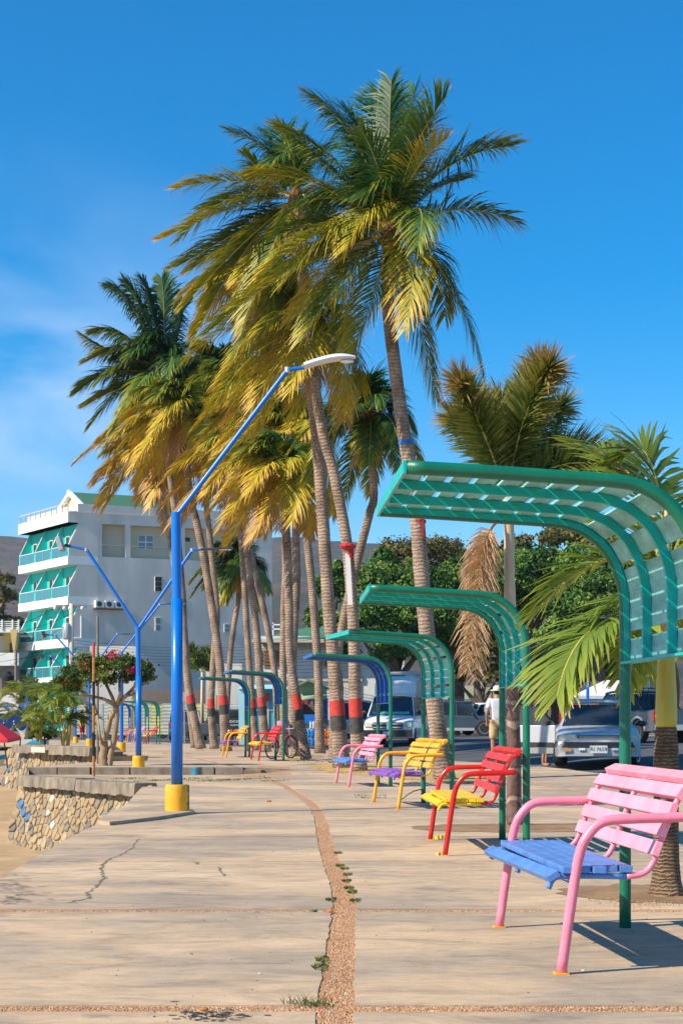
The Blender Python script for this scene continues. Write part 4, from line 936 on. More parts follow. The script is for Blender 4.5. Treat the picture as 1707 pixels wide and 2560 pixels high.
# ---------------------------------------------------------------- hills
def ridge(name, Yr, pts, depth, amp, seed, mat='hill', nxx=150):
    r = random.Random(seed); b = MB(); xs = rng(pts[0][0], pts[-1][0], nxx); rows = 16; ph = [r.uniform(0, 6) for _ in range(12)]
    for j in range(rows + 1):
        k = j / rows; Y = Yr - depth * (1 - k)
        for x in xs:
            h = CAMH + (HY - lerp_tab(pts, x)) / F * Y; X = (x - CX) / F * Y
            w = sum(math.sin(X / (Yr * .004 * (i + 1)) + ph[i] + Y / (Yr * .006 * (i + 1.3))) for i in range(6)) / 6
            z = h * (.12 + .88 * k ** .9) + amp * w * (.35 + .65 * math.sin(k * math.pi)) * (1 if k < 1 else .35)
            b.v.append((X, Y + depth * .04 * w, z if j else -3))
    n = len(xs); b.f = [(j * n + i, j * n + i + 1, (j + 1) * n + i + 1, (j + 1) * n + i) for j in range(rows) for i in range(n - 1)]
    k = len(b.v); base = rows * n
    for i in range(n): x, y, z = b.v[base + i]; b.v.append((x, y + depth * .5, -3))
    b.f += [(base + i, base + i + 1, k + i + 1, k + i) for i in range(n - 1)]; b.m = [0] * len(b.f)
    return b.build(name, M[mat], smooth=True, kind='structure')
ridge('hills', 1500, [(-900, 1400), (-300, 1365), (0, 1342), (60, 1345), (150, 1352), (350, 1362), (520, 1358), (640, 1352), (700, 1338), (770, 1345), (830, 1352), (900, 1356), (960, 1362), (1020, 1366), (1100, 1372), (1250, 1385), (1500, 1400), (1900, 1420), (2600, 1480)], 700, 7, 3)
ridge('hills', 900, [(-900, 1500), (0, 1470), (300, 1480), (560, 1500), (640, 1475), (700, 1455), (800, 1440), (900, 1430), (1100, 1440), (1400, 1450), (1900, 1500), (2600, 1600)], 420, 5, 9)
# tree tops scattered over the hills: far-off wood reads as one mass
rr = np.random.default_rng(4)
# ---------------------------------------------------------------- background trees
def lob(px, py, Y, rxpx, rzpx, base, ry=None):
    p = P(px, py, Y) - base; rx = rxpx / F * Y; rz_ = rzpx / F * Y; return (p.x, p.y, p.z, rx, ry or rx * .8, rz_)
def bgtree(label, px, Y, lobs, n, size, mat, seed, tr=.3, **k):
    base = GY(px, Y); return tree('leafy_tree', label, base, [lob(x, y, Y + dy, a, c, base) for x, y, a, c, dy in lobs], n, size, mat, seed, tr, group='trees beyond the road', **k)
bgtree('dark green tree with hanging foliage directly behind the white van', 985, 84, [(975, 1560, 120, 110, 0), (930, 1470, 70, 80, 2), (1040, 1480, 90, 90, 3), (900, 1590, 60, 70, -2), (1080, 1580, 80, 90, 1), (990, 1640, 80, 50, 0)], 31500, .115, 'tree_leaf', 31, .45)
bgtree('narrow cone topped dark tree between the palms and the second shelter', 957, 92, [(957, 1450, 38, 80, 0), (955, 1400, 24, 40, 0), (950, 1520, 50, 60, 0)], 7350, .11, 'tree_leaf', 32)
bgtree('olive brown leaved tree on the rise behind the tallest palm', 1090, 108, [(1010, 1400, 75, 55, 0), (1090, 1390, 85, 50, 0), (1170, 1415, 80, 50, 2), (1040, 1450, 90, 60, 0), (1130, 1460, 90, 60, 0)], 23100, .115, 'olive_leaf', 33)
bgtree('dark tree behind the hanging dead frond of the foxtail palm', 1130, 88, [(1130, 1520, 90, 90, 0), (1200, 1500, 80, 80, 0), (1100, 1600, 80, 80, 0), (1180, 1610, 90, 90, 0), (1150, 1440, 60, 50, 2)], 25200, .115, 'tree_leaf', 34, .4)
bgtree('broad mid green tree behind the foxtail trunk', 1300, 86, [(1330, 1430, 110, 75, 0), (1260, 1470, 80, 70, -2), (1400, 1440, 100, 80, 2), (1350, 1530, 120, 80, 0), (1250, 1560, 80, 70, 0)], 31500, .115, 'tree_leaf', 35, .5)
bgtree('sunlit pale green tree topping the row beyond the foxtail palm', 1370, 104, [(1350, 1355, 70, 35, 0), (1430, 1350, 80, 40, 2), (1290, 1385, 60, 35, 0), (1500, 1370, 80, 60, 0)], 7000, .18, 'olive_leaf', 36)
bgtree('dark tree over the white striped canopy stall', 1480, 78, [(1480, 1520, 110, 100, 0), (1560, 1470, 100, 100, 2), (1420, 1610, 90, 70, 0), (1530, 1620, 100, 60, 0), (1460, 1430, 90, 70, 2)], 31500, .11, 'tree_leaf', 37, .5)
bgtree('dark tree at the right edge behind the pickup', 1660, 80, [(1650, 1480, 120, 130, 0), (1720, 1380, 120, 120, 2), (1620, 1600, 90, 80, 0), (1740, 1560, 100, 120, 0)], 25200, .115, 'tree_leaf', 38, .5)
bgtree('small tree between the white house and the palm trunks', 830, 90, [(830, 1490, 55, 70, 0), (845, 1430, 35, 40, 0), (810, 1560, 55, 50, 0), (860, 1640, 40, 50, 0)], 10500, .115, 'tree_leaf', 39)
bgtree('low sunlit bush tree behind the dark jeep', 1200, 84, [(1190, 1680, 60, 60, 0), (1140, 1700, 40, 40, 0), (1240, 1700, 50, 50, 0), (1225, 1640, 50, 40, 0)], 5000, .15, 'olive_leaf', 40)
bgtree('dark hedge like tree behind the red board', 1380, 90, [(1380, 1680, 110, 80, 0), (1300, 1690, 70, 60, 0), (1480, 1690, 100, 60, 0)], 16800, .115, 'tree_leaf', 41)
tree('leafy_tree', 'green tree at the far left edge in front of the brown hill', GY(10, 170), [lob(5, 1500, 170, 45, 75, GY(10, 170)), lob(-20, 1450, 172, 40, 50, GY(10, 170)), lob(35, 1560, 168, 30, 40, GY(10, 170)), lob(-40, 1540, 168, 60, 70, GY(10, 170))], 6000, .26, 'olive_leaf', 42, .5, group='trees beyond the road')
hb = GY(120, 98); 
tree('hedge', 'green hedge below the turquoise balconies, behind the feathery palms', hb, [lob(x, 1715 + (x % 17), 98, 38, 24, hb) for x in range(20, 190, 24)], 5000, .10, 'olive_leaf', 43, .1, cat='hedge')

# ---------------------------------------------------------------- hotel
paint('hotel_grey', (.66, .62, .55), .9, .20, .42, .3, 12, stretch=(1, 1, .35)); paint('hotel_cream', (.60, .52, .38), .85, .1, .6, .2); paint('hotel_white', (.76, .76, .73), .8, .05, 1, .1)
paint('hotel_teal', (.02, .68, .58), .7, .08, 1, .1); paint('roof_green', (.06, .17, .09), .6, .15, 2, .2, 8, stretch=(6, 1, 1)); paint('gable_cream', (.62, .52, .33), .8, .08, 2, .1)
hC = Vector((-19.5, 117, -.3)); dR = Vector((.916, .40, 0)); dL = Vector((-.539, .842, 0)); UL = 9.4; WR = 15.6
ht = thing('hotel', hC, 'grey five storey hotel with turquoise balconies on its left face and a green roof', 'hotel')
def HP(u, w, z): return dL * u + dR * w + Vector((0, 0, z + .3))
def hbox(name, u0, u1, w0, w1, z0, z1, mat, parent=None, bevel=0):
    b = MB(); b.prism([HP(u0, w0, z0), HP(u1, w0, z0), HP(u1, w1, z0), HP(u0, w1, z0)], (0, 0, z1 - z0)); return b.build(name, M[mat], parent or ht)
def wx(px): k = (px - CX) / F; return (-19.5 - k * 117) / (k * .4 - .916)
def zy(px, py): return 1 + (HY - py) / F * (117 + .4 * wx(px))
rec0, rec1, rz0, rz1 = wx(205), wx(597), 12.85, 15.2
hbox('wall', .9, UL, 2.2, WR, -.3, 15.2, 'hotel_grey')
b = MB(); t_ = .9                         # side wall, thick, with the loggia left open
def sidebox(w0, w1, z0, z1, u0=0, mat='hotel_grey', name='side_wall'): return hbox(name, u0, .92, w0, w1, z0, z1, mat)
sidebox(2.2, WR, -.3, rz0 - .01); sidebox(rec1, WR, rz0, rz1); sidebox(2.2, 2.202 + .0, rz0, rz1)
hbox('loggia_back', .70, .89, 2.0, rec1 + .05, rz0, rz1, 'hotel_cream')
for x0, x1 in ((243, 256), (315, 327), (452, 463), (205, 207)): hbox('column', 0, .22, wx(x0), wx(x1), rz0, rz1, 'hotel_grey')
for x0, x1 in ((207, 243), (256, 315), (327, 452), (463, 597)):
    b = MB(); b.bar(HP(.06, wx(x0), 13.7), HP(.06, wx(x1), 13.7), .04, .05); b.build('rail', M['hotel_grey'], ht)
hbox('parapet', -.04, UL + .1, .02, WR + .05, 15.2, 16.0, 'hotel_grey'); hbox('parapet_band', -.10, UL, .7, WR + .1, 16.0, 16.55, 'hotel_grey')
hbox('parapet_line', -.12, .1, .0, WR + .08, 15.93, 15.99, 'hotel_white')
b = MB(); r0, r1 = wx(355), wx(395)
def hwin(x0, x1, y0, y1, cols, rows, u=-.03, grill=False, frame='hotel_white', gl='house_glass'):
    w0, w1 = wx(x0), wx(x1); z1, z0 = zy(x0, y0), zy(x0, y1); wf = hbox('window', u - .02, u + .12, w0, w1, z0, z1, frame)
    for i in range(cols):
        for j in range(rows):
            a0 = w0 + (w1 - w0) * (i + .08) / cols; a1 = w0 + (w1 - w0) * (i + .92) / cols; c0 = z0 + (z1 - z0) * (j + .08) / rows; c1 = z0 + (z1 - z0) * (j + .92) / rows
            hbox('pane', u - .032, u - .022, a0, a1, c0, c1, gl, wf)
    if grill:
        for i in range(5): q = w0 + (w1 - w0) * (i + .5) / 5; hbox('bar', u - .08, u - .05, q - .02, q + .02, z0, z1, 'dark_metal', wf)
    return wf
hwin(355, 394, 1335, 1370, 2, 2, .66); hwin(472, 487, 1340, 1353, 1, 1, .66, gl='dark_void')
hwin(387, 404, 1441, 1478, 2, 3, grill=True, gl='dark_void'); hwin(388, 402, 1543, 1578, 1, 2); hwin(560, 574, 1560, 1580, 1, 2)
for i in range(3):
    x0 = 235 + i * 24.5; w0, w1 = wx(x0), wx(x0 + 21); z0 = zy(235, 1519); a = hbox('air_conditioner', -.38, -.04, w0, w1, z0, z0 + .5, 'hotel_white')
    c = HP(-.385, w0 + (w1 - w0) * .42, z0 + .25); nrm = Vector((dR.y, -dR.x, 0)); MB().lathe([(.19, 0), (.19, .02), (.05, .025)], c, 16, nrm.to_track_quat('Z', 'Y').to_matrix()).build('fan_grille', M['dark_metal'], a)
hbox('shelf', -.42, 0, wx(233), wx(308), zy(235, 1522) - .04, zy(235, 1522), 'dark_metal')
b = MB(); b.tube([HP(-.05, wx(203), zy(203, 1540)), HP(-.05, wx(203), zy(203, 1595)), HP(-.05, wx(186), zy(203, 1596))], .05, 6); b.build('drain_pipe', M['hotel_white'], ht)
floors = [(.7, 1.2), (3.63, 4.2), (6.3, 6.93), (9.33, 9.93), (12.2, 12.8), (15.2, 15.83)]
for z0, z1 in floors[1:]: hbox('balcony_slab', -.03, UL + .05, 0, 2.2, z0, z1, 'hotel_white')
hbox('return_wall', .16, UL, .95, 2.19, .3, 15.19, 'hotel_teal')
for k in range(5):
    zl = floors[k][1]; zh = floors[k + 1][0]
    for i in range(4):
        u = [0, 3.1, 6.2, UL - .16][i]
        poly = [HP(u, .94, zl), HP(u, .06, zl), HP(u, .06, zl + .75), HP(u, .84, zh), HP(u, .94, zh)]
        b = MB(); b.prism(poly, dL * .15); b.build('fin_wall', M['hotel_teal'], ht)
        if i == 0:
            poly = [HP(-.025, 2.2, zl), HP(-.025, .06, zl), HP(-.025, .06, zl + .75), HP(-.025, .85, zh), HP(-.025, 2.2, zh)]; b = MB(); b.prism(poly, dL * .02); b.build('fin_face', M['hotel_grey'], ht)
        b = MB(); b.bar(HP(u + .075, .045, zl + .75), HP(u + .075, .835, zh), .16, .03); b.build('fin_edge', M['hotel_white'], ht)
    for i in range(3):
        u0 = [.2, 3.3, 6.4][i]
        f = hbox('balcony_door', u0 + .5, u0 + 1.25, 0.88, 0.94, zl, zl + 1.75, 'hotel_cream'); hbox('pane', u0 + .6, u0 + 1.15, 0.865, 0.879, zl + .1, zl + 1.65, 'house_glass' if (i + k) % 3 else 'tail_red', f)
        f = hbox('balcony_window', u0 + 1.65, u0 + 2.35, 0.89, 0.94, zl + .7, zl + 1.65, 'hotel_cream'); hbox('pane', u0 + 1.73, u0 + 2.27, 0.875, 0.889, zl + .78, zl + 1.57, 'dark_void', f)
        r = hbox('balcony_rail', u0, u0 + 2.8, .03, .06, zl + .74, zl + .78, 'hotel_white')
        hbox('glass_panel', u0, u0 + 2.8, .04, .05, zl + .05, zl + .74, 'balcony_glass', r)
        for q in range(3): hbox('rail_post', u0 + .1 + q * 1.3, u0 + .14 + q * 1.3, .025, .065, zl, zl + .75, 'galv', r)
for ci, (u, z, m) in enumerate(((1.2, 9.93, 'cloth_red'), (2.0, 9.93, 'cloth_red'), (4.4, 9.93, 'rust'), (5.2, 9.93, 'rust'), (4.0, 12.8, 'cloth_blue'), (1.0, 12.8, 'cloth_blue'), (7.4, 7.0, 'rust'), (1.2, 7.0, 'rust'))):
    ch = thing('balcony_chair', hC + HP(u, .6, z), ['red chair on the third balcony row, right one of two', 'red chair on the third balcony row, left one of two', 'brown chair in the middle bay of the third balcony row, right one', 'brown chair in the middle bay of the third balcony row, left one', 'blue chair in the middle bay of the highest balcony', 'blue chair in the right bay of the highest balcony', 'brown chair in the left bay of the second balcony row', 'brown chair in the right bay of the second balcony row'][ci], 'chair', 0, 'chairs on the hotel balconies')
    MB().box((0, 0, .35), (.45, .45, .05)).build('seat', M[m], ch); MB().box((.2, 0, .6), (.05, .45, .5)).build('backrest', M[m], ch)
    for a in (-1, 1):
        for c in (-1, 1): MB().box((a * .19, c * .19, .17), (.04, .04, .34)).build('leg', M[m], ch)
# roof rail
rl = hbox('roof_rail', .1, UL, .05, .09, 16.55, 16.6, 'hotel_cream')
for i in range(10): u = .1 + i * (UL - .2) / 9; hbox('rail_post', u, u + .05, .04, .10, 15.83, 16.6, 'hotel_cream', rl)
hbox('glass_panel', .1, UL, .06, .075, 15.9, 16.5, 'balcony_brown', rl) if 'balcony_brown' in M else None
def hz(px, py, dw): return HP(2.5, wx(px) , 0)
wg = wx(228)
g0, g1, gm = HP(6.4, wg, 16.2), HP(.5, wg, 16.2), HP(3.4, wg, 17.75)
b = MB(); b.prism([g0, g1, gm], dR * .3); b.build('gable', M['gable_cream'], ht)
for a, c in ((g0, gm), (gm, g1)):
    b = MB(); d = (c - a).normalized(); b.bar(a - d * .3 - dR * .15, c + d * .15 - dR * .15, .3, .26, up=dR); b.build('barge_board', M['hotel_white'], ht)
b = MB(); R0 = gm + Vector((0, 0, .08)) - dR * .2; R1 = HP(3.4, wg + 6.2, 17.83); e0, e1 = HP(.2, wg - .2, 16.15), HP(.2, wg + 9.5, 16.15); f0, f1 = HP(6.7, wg - .2, 16.15), HP(6.7, wg + 9.5, 16.15)
b.add([R0, R1, e0, e1, f0, f1], [(0, 2, 3, 1), (0, 1, 5, 4), (1, 3, 5)]); b.build('roof', M['roof_green'], ht)

# ---------------------------------------------------------------- cream house at the left edge
paint('yellow_wall', (.62, .45, .16), .8, .08, 1, .1); paint('cream_wall', (.62, .55, .44), .85, .08, 1, .1); paint('brown_wall', (.20, .155, .125), .9, .25, .6, .4, 10, stretch=(1, 1, .5))
Yc = 122
def px_box(parent, name, x0, x1, y0, y1, Y, depth, mat, bevel=0):
    o = parent.location if parent else Vector((0, 0, 0)); a = P(x0, y1, Y) - o; c = P(x1, y0, Y) - o; b = MB(); b.box(((a.x + c.x) / 2, Y - o.y + depth / 2, (a.z + c.z) / 2), (c.x - a.x, depth, c.z - a.z)); return b.build(name, M[mat], parent, bevel=bevel)
ch = thing('cream_house', GY(0, Yc), 'cream two storey house with a white terrace railing at the left edge', 'house')
px_box(ch, 'wall', -80, 33, 1590, 1800, Yc + 1.2, 8, 'cream_wall'); px_box(ch, 'yellow_bay', 10, 44, 1580, 1632, Yc + 1.0, .3, 'yellow_wall'); px_box(ch, 'terrace_slab', -80, 48, 1571, 1581, Yc, 3, 'white_paint')
px_box(ch, 'lower_parapet', -80, 47, 1632, 1664, Yc, .3, 'white_paint'); px_box(ch, 'window', 25, 32, 1607, 1631, Yc + .9, .2, 'dark_void'); px_box(ch, 'lower_wall', -80, 46, 1664, 1800, Yc + .5, .6, 'concrete_dark')
for i in range(4): px_box(ch, 'rail', -80, 47, 1553 + i * 5, 1555 + i * 5, Yc, .05, 'white_paint')
for x in (4, 30, 45): px_box(ch, 'rail_post', x, x + 3.5, 1549, 1573, Yc - .1, .15, 'white_paint')
b = MB(); o = ch.location; b.prism([P(26, 1574, Yc - .5) - o, P(44, 1574, Yc - .5) - o, P(37, 1630, Yc - .5) - o, P(34, 1630, Yc - .5) - o], (0, .25, 0)); b.build('arch_bracket', M['yellow_wall'], ch)

# ---------------------------------------------------------------- white house behind the palms
Yw = 96; wh = thing('white_house', GY(760, Yw), 'white house with a low green roof and brown shuttered windows behind the palm trunks', 'house')
px_box(wh, 'wall', 638, 1010, 1590, 1800, Yw, 7, 'white_paint'); px_box(wh, 'upper_band', 636, 880, 1612, 1624, Yw - .08, .2, 'cream_wall'); px_box(wh, 'ledge', 640, 905, 1692, 1703, Yw - .15, .3, 'cream_wall'); px_box(wh, 'grey_wall', 846, 900, 1640, 1800, Yw - .1, .3, 'hotel_grey')
b = MB(); o = wh.location; b.add([P(632, 1606, Yw - 1.2) - o, P(900, 1588, Yw - 1.2) - o, P(930, 1560, Yw + 3) - o, P(802, 1562, Yw + 3) - o, P(700, 1582, Yw + 3) - o], [(0, 1, 2, 3, 4)]); rf = b.build('roof', M['roof_green'], wh)
rf.modifiers.new('s', 'SOLIDIFY').thickness = .15
px_box(wh, 'eave', 630, 810, 1598, 1606, Yw - 1.25, .15, 'cream_wall')
for x0, x1, y0, y1 in ((660, 676, 1626, 1666), (682, 697, 1626, 1666), (785, 805, 1644, 1666), (811, 826, 1644, 1666), (650, 656, 1626, 1660)):
    f = px_box(wh, 'window_frame', x0 - 2, x1 + 2, y0 - 2, y1 + 3, Yw - .06, .12, 'cream_wall'); f2 = px_box(wh, 'shutter', x0, x1, y0, y1, Yw - .1, .1, 'wood')
    for i in range(5):
        yy = y0 + (y1 - y0) * (i + .5) / 5; px_box(wh, 'slat', x0 + 1, x1 - 1, yy - .8, yy + .8, Yw - .13, .04, 'bark')
px_box(wh, 'rear_rail', 681, 700, 1560, 1563, Yw + 4, .1, 'white_paint'); px_box(wh, 'rear_rail', 681, 700, 1571, 1574, Yw + 4, .1, 'white_paint'); px_box(wh, 'rail_post', 681, 684, 1556, 1590, Yw + 4, .1, 'white_paint')

# long walls and sheet fences beyond the road
def wall_thing(name, label, x0, x1, y0, y1, Y, mat, cat='wall', d=.3):
    t = thing(name, GY((x0 + x1) / 2, Y), label, cat); px_box(t, 'panel', x0, x1, y0, y1, Y, d, mat); return t
wall_thing('boundary_wall', 'long brown stained boundary wall in front of the grey hotel', 330, 640, 1724, 1800, 112, 'brown_wall')
wall_thing('boundary_wall', 'grey concrete block building stub behind the palm trunks below the hotel', 515, 605, 1659, 1790, 109, 'hotel_grey')
wall_thing('boundary_wall', 'grey low annex wall left of the lamp post below the hotel', 225, 345, 1615, 1790, 114, 'hotel_grey')
sf = thing('sheet_fence', GY(300, 104), 'corrugated white and pale green sheet metal fence beside the parked cars', 'fence')
paint('sheet_white', (.50, .52, .42), .6, .25, .9, .1); paint('sheet_green', (.42, .55, .38), .6, .25, .9, .1); paint('sheet_yellow', (.62, .55, .20), .6, .25, .9, .1)
xs_ = list(range(190, 620, 27))
for i, x in enumerate(xs_):
    b = MB(); a = P(x, 1757 + (i * 7) % 5, 104) - sf.location; c = P(x + 26.3, 1836, 104) - sf.location; nn = 9; h = a.z - c.z
    for j in range(nn * 2 + 1): z = c.z + h * j / (nn * 2); yo = .02 if j % 2 else 0; b.v += [(a.x, yo, z), (c.x, yo, z)]
    b.f = [(2 * j, 2 * j + 1, 2 * j + 3, 2 * j + 2) for j in range(nn * 2)]; b.m = [0] * len(b.f); b.build('sheet', M[['sheet_white', 'sheet_green', 'sheet_white', 'sheet_yellow'][(i * 5) % 4 if i % 3 else 0]], sf)
for x in (216, 330, 441, 540): px_box(sf, 'post', x, x + 4, 1738, 1840, 103.8, .12, 'rust')
sf2 = thing('sheet_fence', GY(1130, 92), 'pale corrugated sheet fence behind the van and the dark jeep', 'fence')
for i, x in enumerate(range(1030, 1260, 22)): px_box(sf2, 'sheet', x, x + 21.3, 1714 + (i % 3) * 2, 1830, 92 + (i % 2) * .05, .06, 'sheet_white')
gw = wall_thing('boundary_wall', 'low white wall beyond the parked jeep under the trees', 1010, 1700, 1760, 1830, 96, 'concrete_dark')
# road paint at the far gutter
# ---------------------------------------------------------------- utility pole and wires
up = thing('utility_pole', GY(179.5, 98), 'pale concrete utility pole with a crossarm in front of the hotel corner', 'utility pole')
MB().tube([(0, 0, 0), P(179.5, 1509, 98) - up.location], [.16, .13], 10).build('pole', M['cream_wall'], up, smooth=True)
a = P(140, 1515, 98) - up.location; c = P(216, 1516, 98) - up.location; b = MB(); b.bar(a, c, .12, .12); b.build('crossarm', M['concrete_dark'], up)
for x in (139, 162, 176, 207): b = MB(); q = P(x, 1521, 98) - up.location; b.lathe([(.05, -.12), (.12, -.05), (.12, .08), (.05, .14)], q, 10); b.build('insulator', M['white_plastic'], up, smooth=True)
b = MB(); q = P(168, 1578, 98) - up.location; b.lathe([(.22, -.5), (.26, -.4), (.26, .4), (.2, .48), (.06, .5)], q, 14); b.build('transformer', M['galv'], up, smooth=True)
up2 = thing('utility_pole', GY(41, 99), 'thin dark utility pole at the left below the cream house', 'utility pole'); MB().tube([(0, 0, 0), P(41, 1625, 99) - up2.location], .09, 8).build('pole', M['concrete_dark'], up2)
def wire(label, pts, Y0, Y1, r=.016):
    n = len(pts); q = [P(x, y, Y0 + (Y1 - Y0) * i / (n - 1)) for i, (x, y) in enumerate(pts)]; o = MB().tube(catmull([p - q[0] for p in q], 5), r, 4).build('overhead_wire', M['black']); o.location = q[0]
    return tag(o, label, 'wire', 'overhead wires')
for i, (pts) in enumerate([((139, 1521), (90, 1545), (48, 1562)), ((207, 1521), (120, 1560), (48, 1580)), ((176, 1560), (100, 1600), (0, 1640)), ((179, 1600), (100, 1625), (0, 1680)), ((179, 1620), (90, 1640), (0, 1655))]):
    wire(['topmost wire running left from the utility pole crossarm', 'second wire running left from the utility pole crossarm', 'wire running steeply down left from the middle of the utility pole', 'lower wire running far down left from the utility pole', 'lowest wire running left from the utility pole to the frame edge'][i], pts, 98, 96, .014)
for i in range(7):
    y = 1612 + i * 7.5; wire(['topmost', 'second', 'third', 'fourth', 'fifth', 'sixth', 'lowest'][i] + ' of seven overhead wires crossing the grey hotel wall', ((179, y - 12), (330, y + 3), (480, y + 8), (640, y + 4), (840, y - 22)), 98, 94, .013)
for i in range(4): y = 1648 + i * 9; wire(['topmost', 'second', 'third', 'lowest'][i] + ' of four overhead wires crossing the white house', ((600, y), (700, y + 7), (830, y + 4), (1010, y - 14)), 91, 88, .013)
# ---------------------------------------------------------------- vehicles
paint('car_silver', (.52, .52, .52), .38, .05, 1, 0, metal=.15, coat=.15); paint('car_white', (.74, .76, .76), .25, .04, 1, 0, coat=.8); paint('car_grey', (.10, .11, .12), .3, .08, 1, 0, metal=.3, coat=.6)
paint('car_dark', (.05, .075, .095), .3, .08, 1, 0, coat=.5); paint('car_red', (.28, .008, .02), .25, .08, 1, 0, coat=.8); paint('car_lower', (.42, .40, .36), .35, .06, 1, 0, metal=.4, coat=.4); paint('plate_white', (.62, .64, .64), .5, .05, 9, 0)
paint('trim_black', (.03, .03, .032), .5, .15, 8, .1); paint('seat_dark', (.03, .03, .035), .9, .1, 8, .1); paint('amber', (.60, .30, .10), .2, .08, 8, 0)
def text(s, size, mat, parent, loc, rot, ext=.002, align='CENTER'):
    c = bpy.data.curves.new('text', 'FONT'); c.body = s; c.size = size; c.align_x = align; c.align_y = 'CENTER'; c.extrude = ext; o = bpy.data.objects.new('lettering', c)
    dg = None; tmp = bpy.data.objects.new('tmp', c); S.collection.objects.link(tmp); bpy.context.view_layer.update(); me = bpy.data.meshes.new_from_object(tmp.evaluated_get(bpy.context.evaluated_depsgraph_get())); bpy.data.objects.remove(tmp)
    me.materials.clear(); me.materials.append(mat); o = bpy.data.objects.new('lettering', me); link(o, parent); o.location = loc; o.rotation_euler = rot; return o
def wheel(t, x, y, r, w, out, steer=0, rim='rim'):
    # axis along y; out = +-1 side
    rot = Matrix.Rotation(R(90), 3, 'X') @ Matrix.Identity(3); rot = Matrix.Rotation(steer, 3, 'Z') @ rot
    wh = MB().lathe([(r * .62, -w / 2), (r * .94, -w / 2), (r, -w * .34), (r, w * .34), (r * .94, w / 2), (r * .62, w / 2)], (x, y, r), 22, rot).build('wheel', M['rubber'], t); smooth_by(wh, 35)
    b = MB(); b.lathe([(r * .64, -w * .2), (r * .66, w * .52), (r * .58, w * .50), (r * .50, w * .22), (r * .2, w * .25), (r * .16, w * .42), (.01, w * .43)] if out < 0 else [(r * .64, w * .2), (r * .66, -w * .52), (r * .58, -w * .5), (r * .5, -w * .22), (r * .2, -w * .25), (r * .16, -w * .42), (.01, -w * .43)], (x, y, r), 20, rot)
    smooth_by(b.build('rim', M[rim], wh), 35)
    b = MB()
    for k in range(6):
        a = k * 1.0472; d = Matrix.Rotation(steer, 3, 'Z') @ Vector((math.cos(a), 0, math.sin(a))); yo = Matrix.Rotation(steer, 3, 'Z') @ Vector((0, out * w * .40, 0))
        b.bar(Vector((x, y, r)) + yo + d * r * .12, Vector((x, y, r)) + yo + d * r * .6, r * .13, r * .07, up=(0, out, 0))
    b.build('spokes', M[rim], wh)
def arch(x, r, n=7): return [(x - r * math.cos(math.pi * i / n), r * math.sin(math.pi * i / n)) for i in range(n + 1)]
def carbody(t, prof, wheels, Wd, mat, lower=None, ra=.33, sill=.2, tumble=.05, name='body', zsplit=None):
    """prof: top outline [(x,z)...] front to rear at the belt; wheels x positions; front = -x"""
    x0, x1 = prof[0][0], prof[-1][0]; bot = [(x0, sill + .03)]
    for wx_ in wheels: bot += [(x, max(sill, z + .3 - .02)) if False else (x, sill + z * 1.0) for x, z in arch(wx_, ra)]
    bot.append((x1, sill + .03)); poly = bot + prof[::-1]
    # four slices across the width: full section inside, slightly smaller at the flanks
    def ring(y, k, kz): 
        cx_ = (x0 + x1) / 2
        out = []
        for i, (x, z) in enumerate(poly):
            top = i >= len(bot); out.append((cx_ + (x - cx_) * (k if top or i in (0, len(bot) - 1) else 1), y, z - (kz if top else 0)))
        return out
    rings = [ring(-Wd / 2, .965, .07), ring(-Wd / 2 + .04, .985, .025), ring(-Wd / 2 + .14, 1, 0), ring(-Wd / 6, 1.012, -.012), ring(Wd / 6, 1.012, -.012), ring(Wd / 2 - .14, 1, 0), ring(Wd / 2 - .04, .985, .025), ring(Wd / 2, .965, .07)]
    n = len(poly); b = MB()
    for r_ in rings: b.v += r_
    for k in range(len(rings) - 1):
        for i in range(n): j = (i + 1) % n; b.f.append((k * n + i, (k + 1) * n + i, (k + 1) * n + j, k * n + j))
    b.f += [tuple(range(n)), tuple(range(len(rings) * n - 1, (len(rings) - 1) * n - 1, -1))]; b.m = [0] * len(b.f)
    o = b.build(name, M[mat], t); smooth_by(o, 32); return o
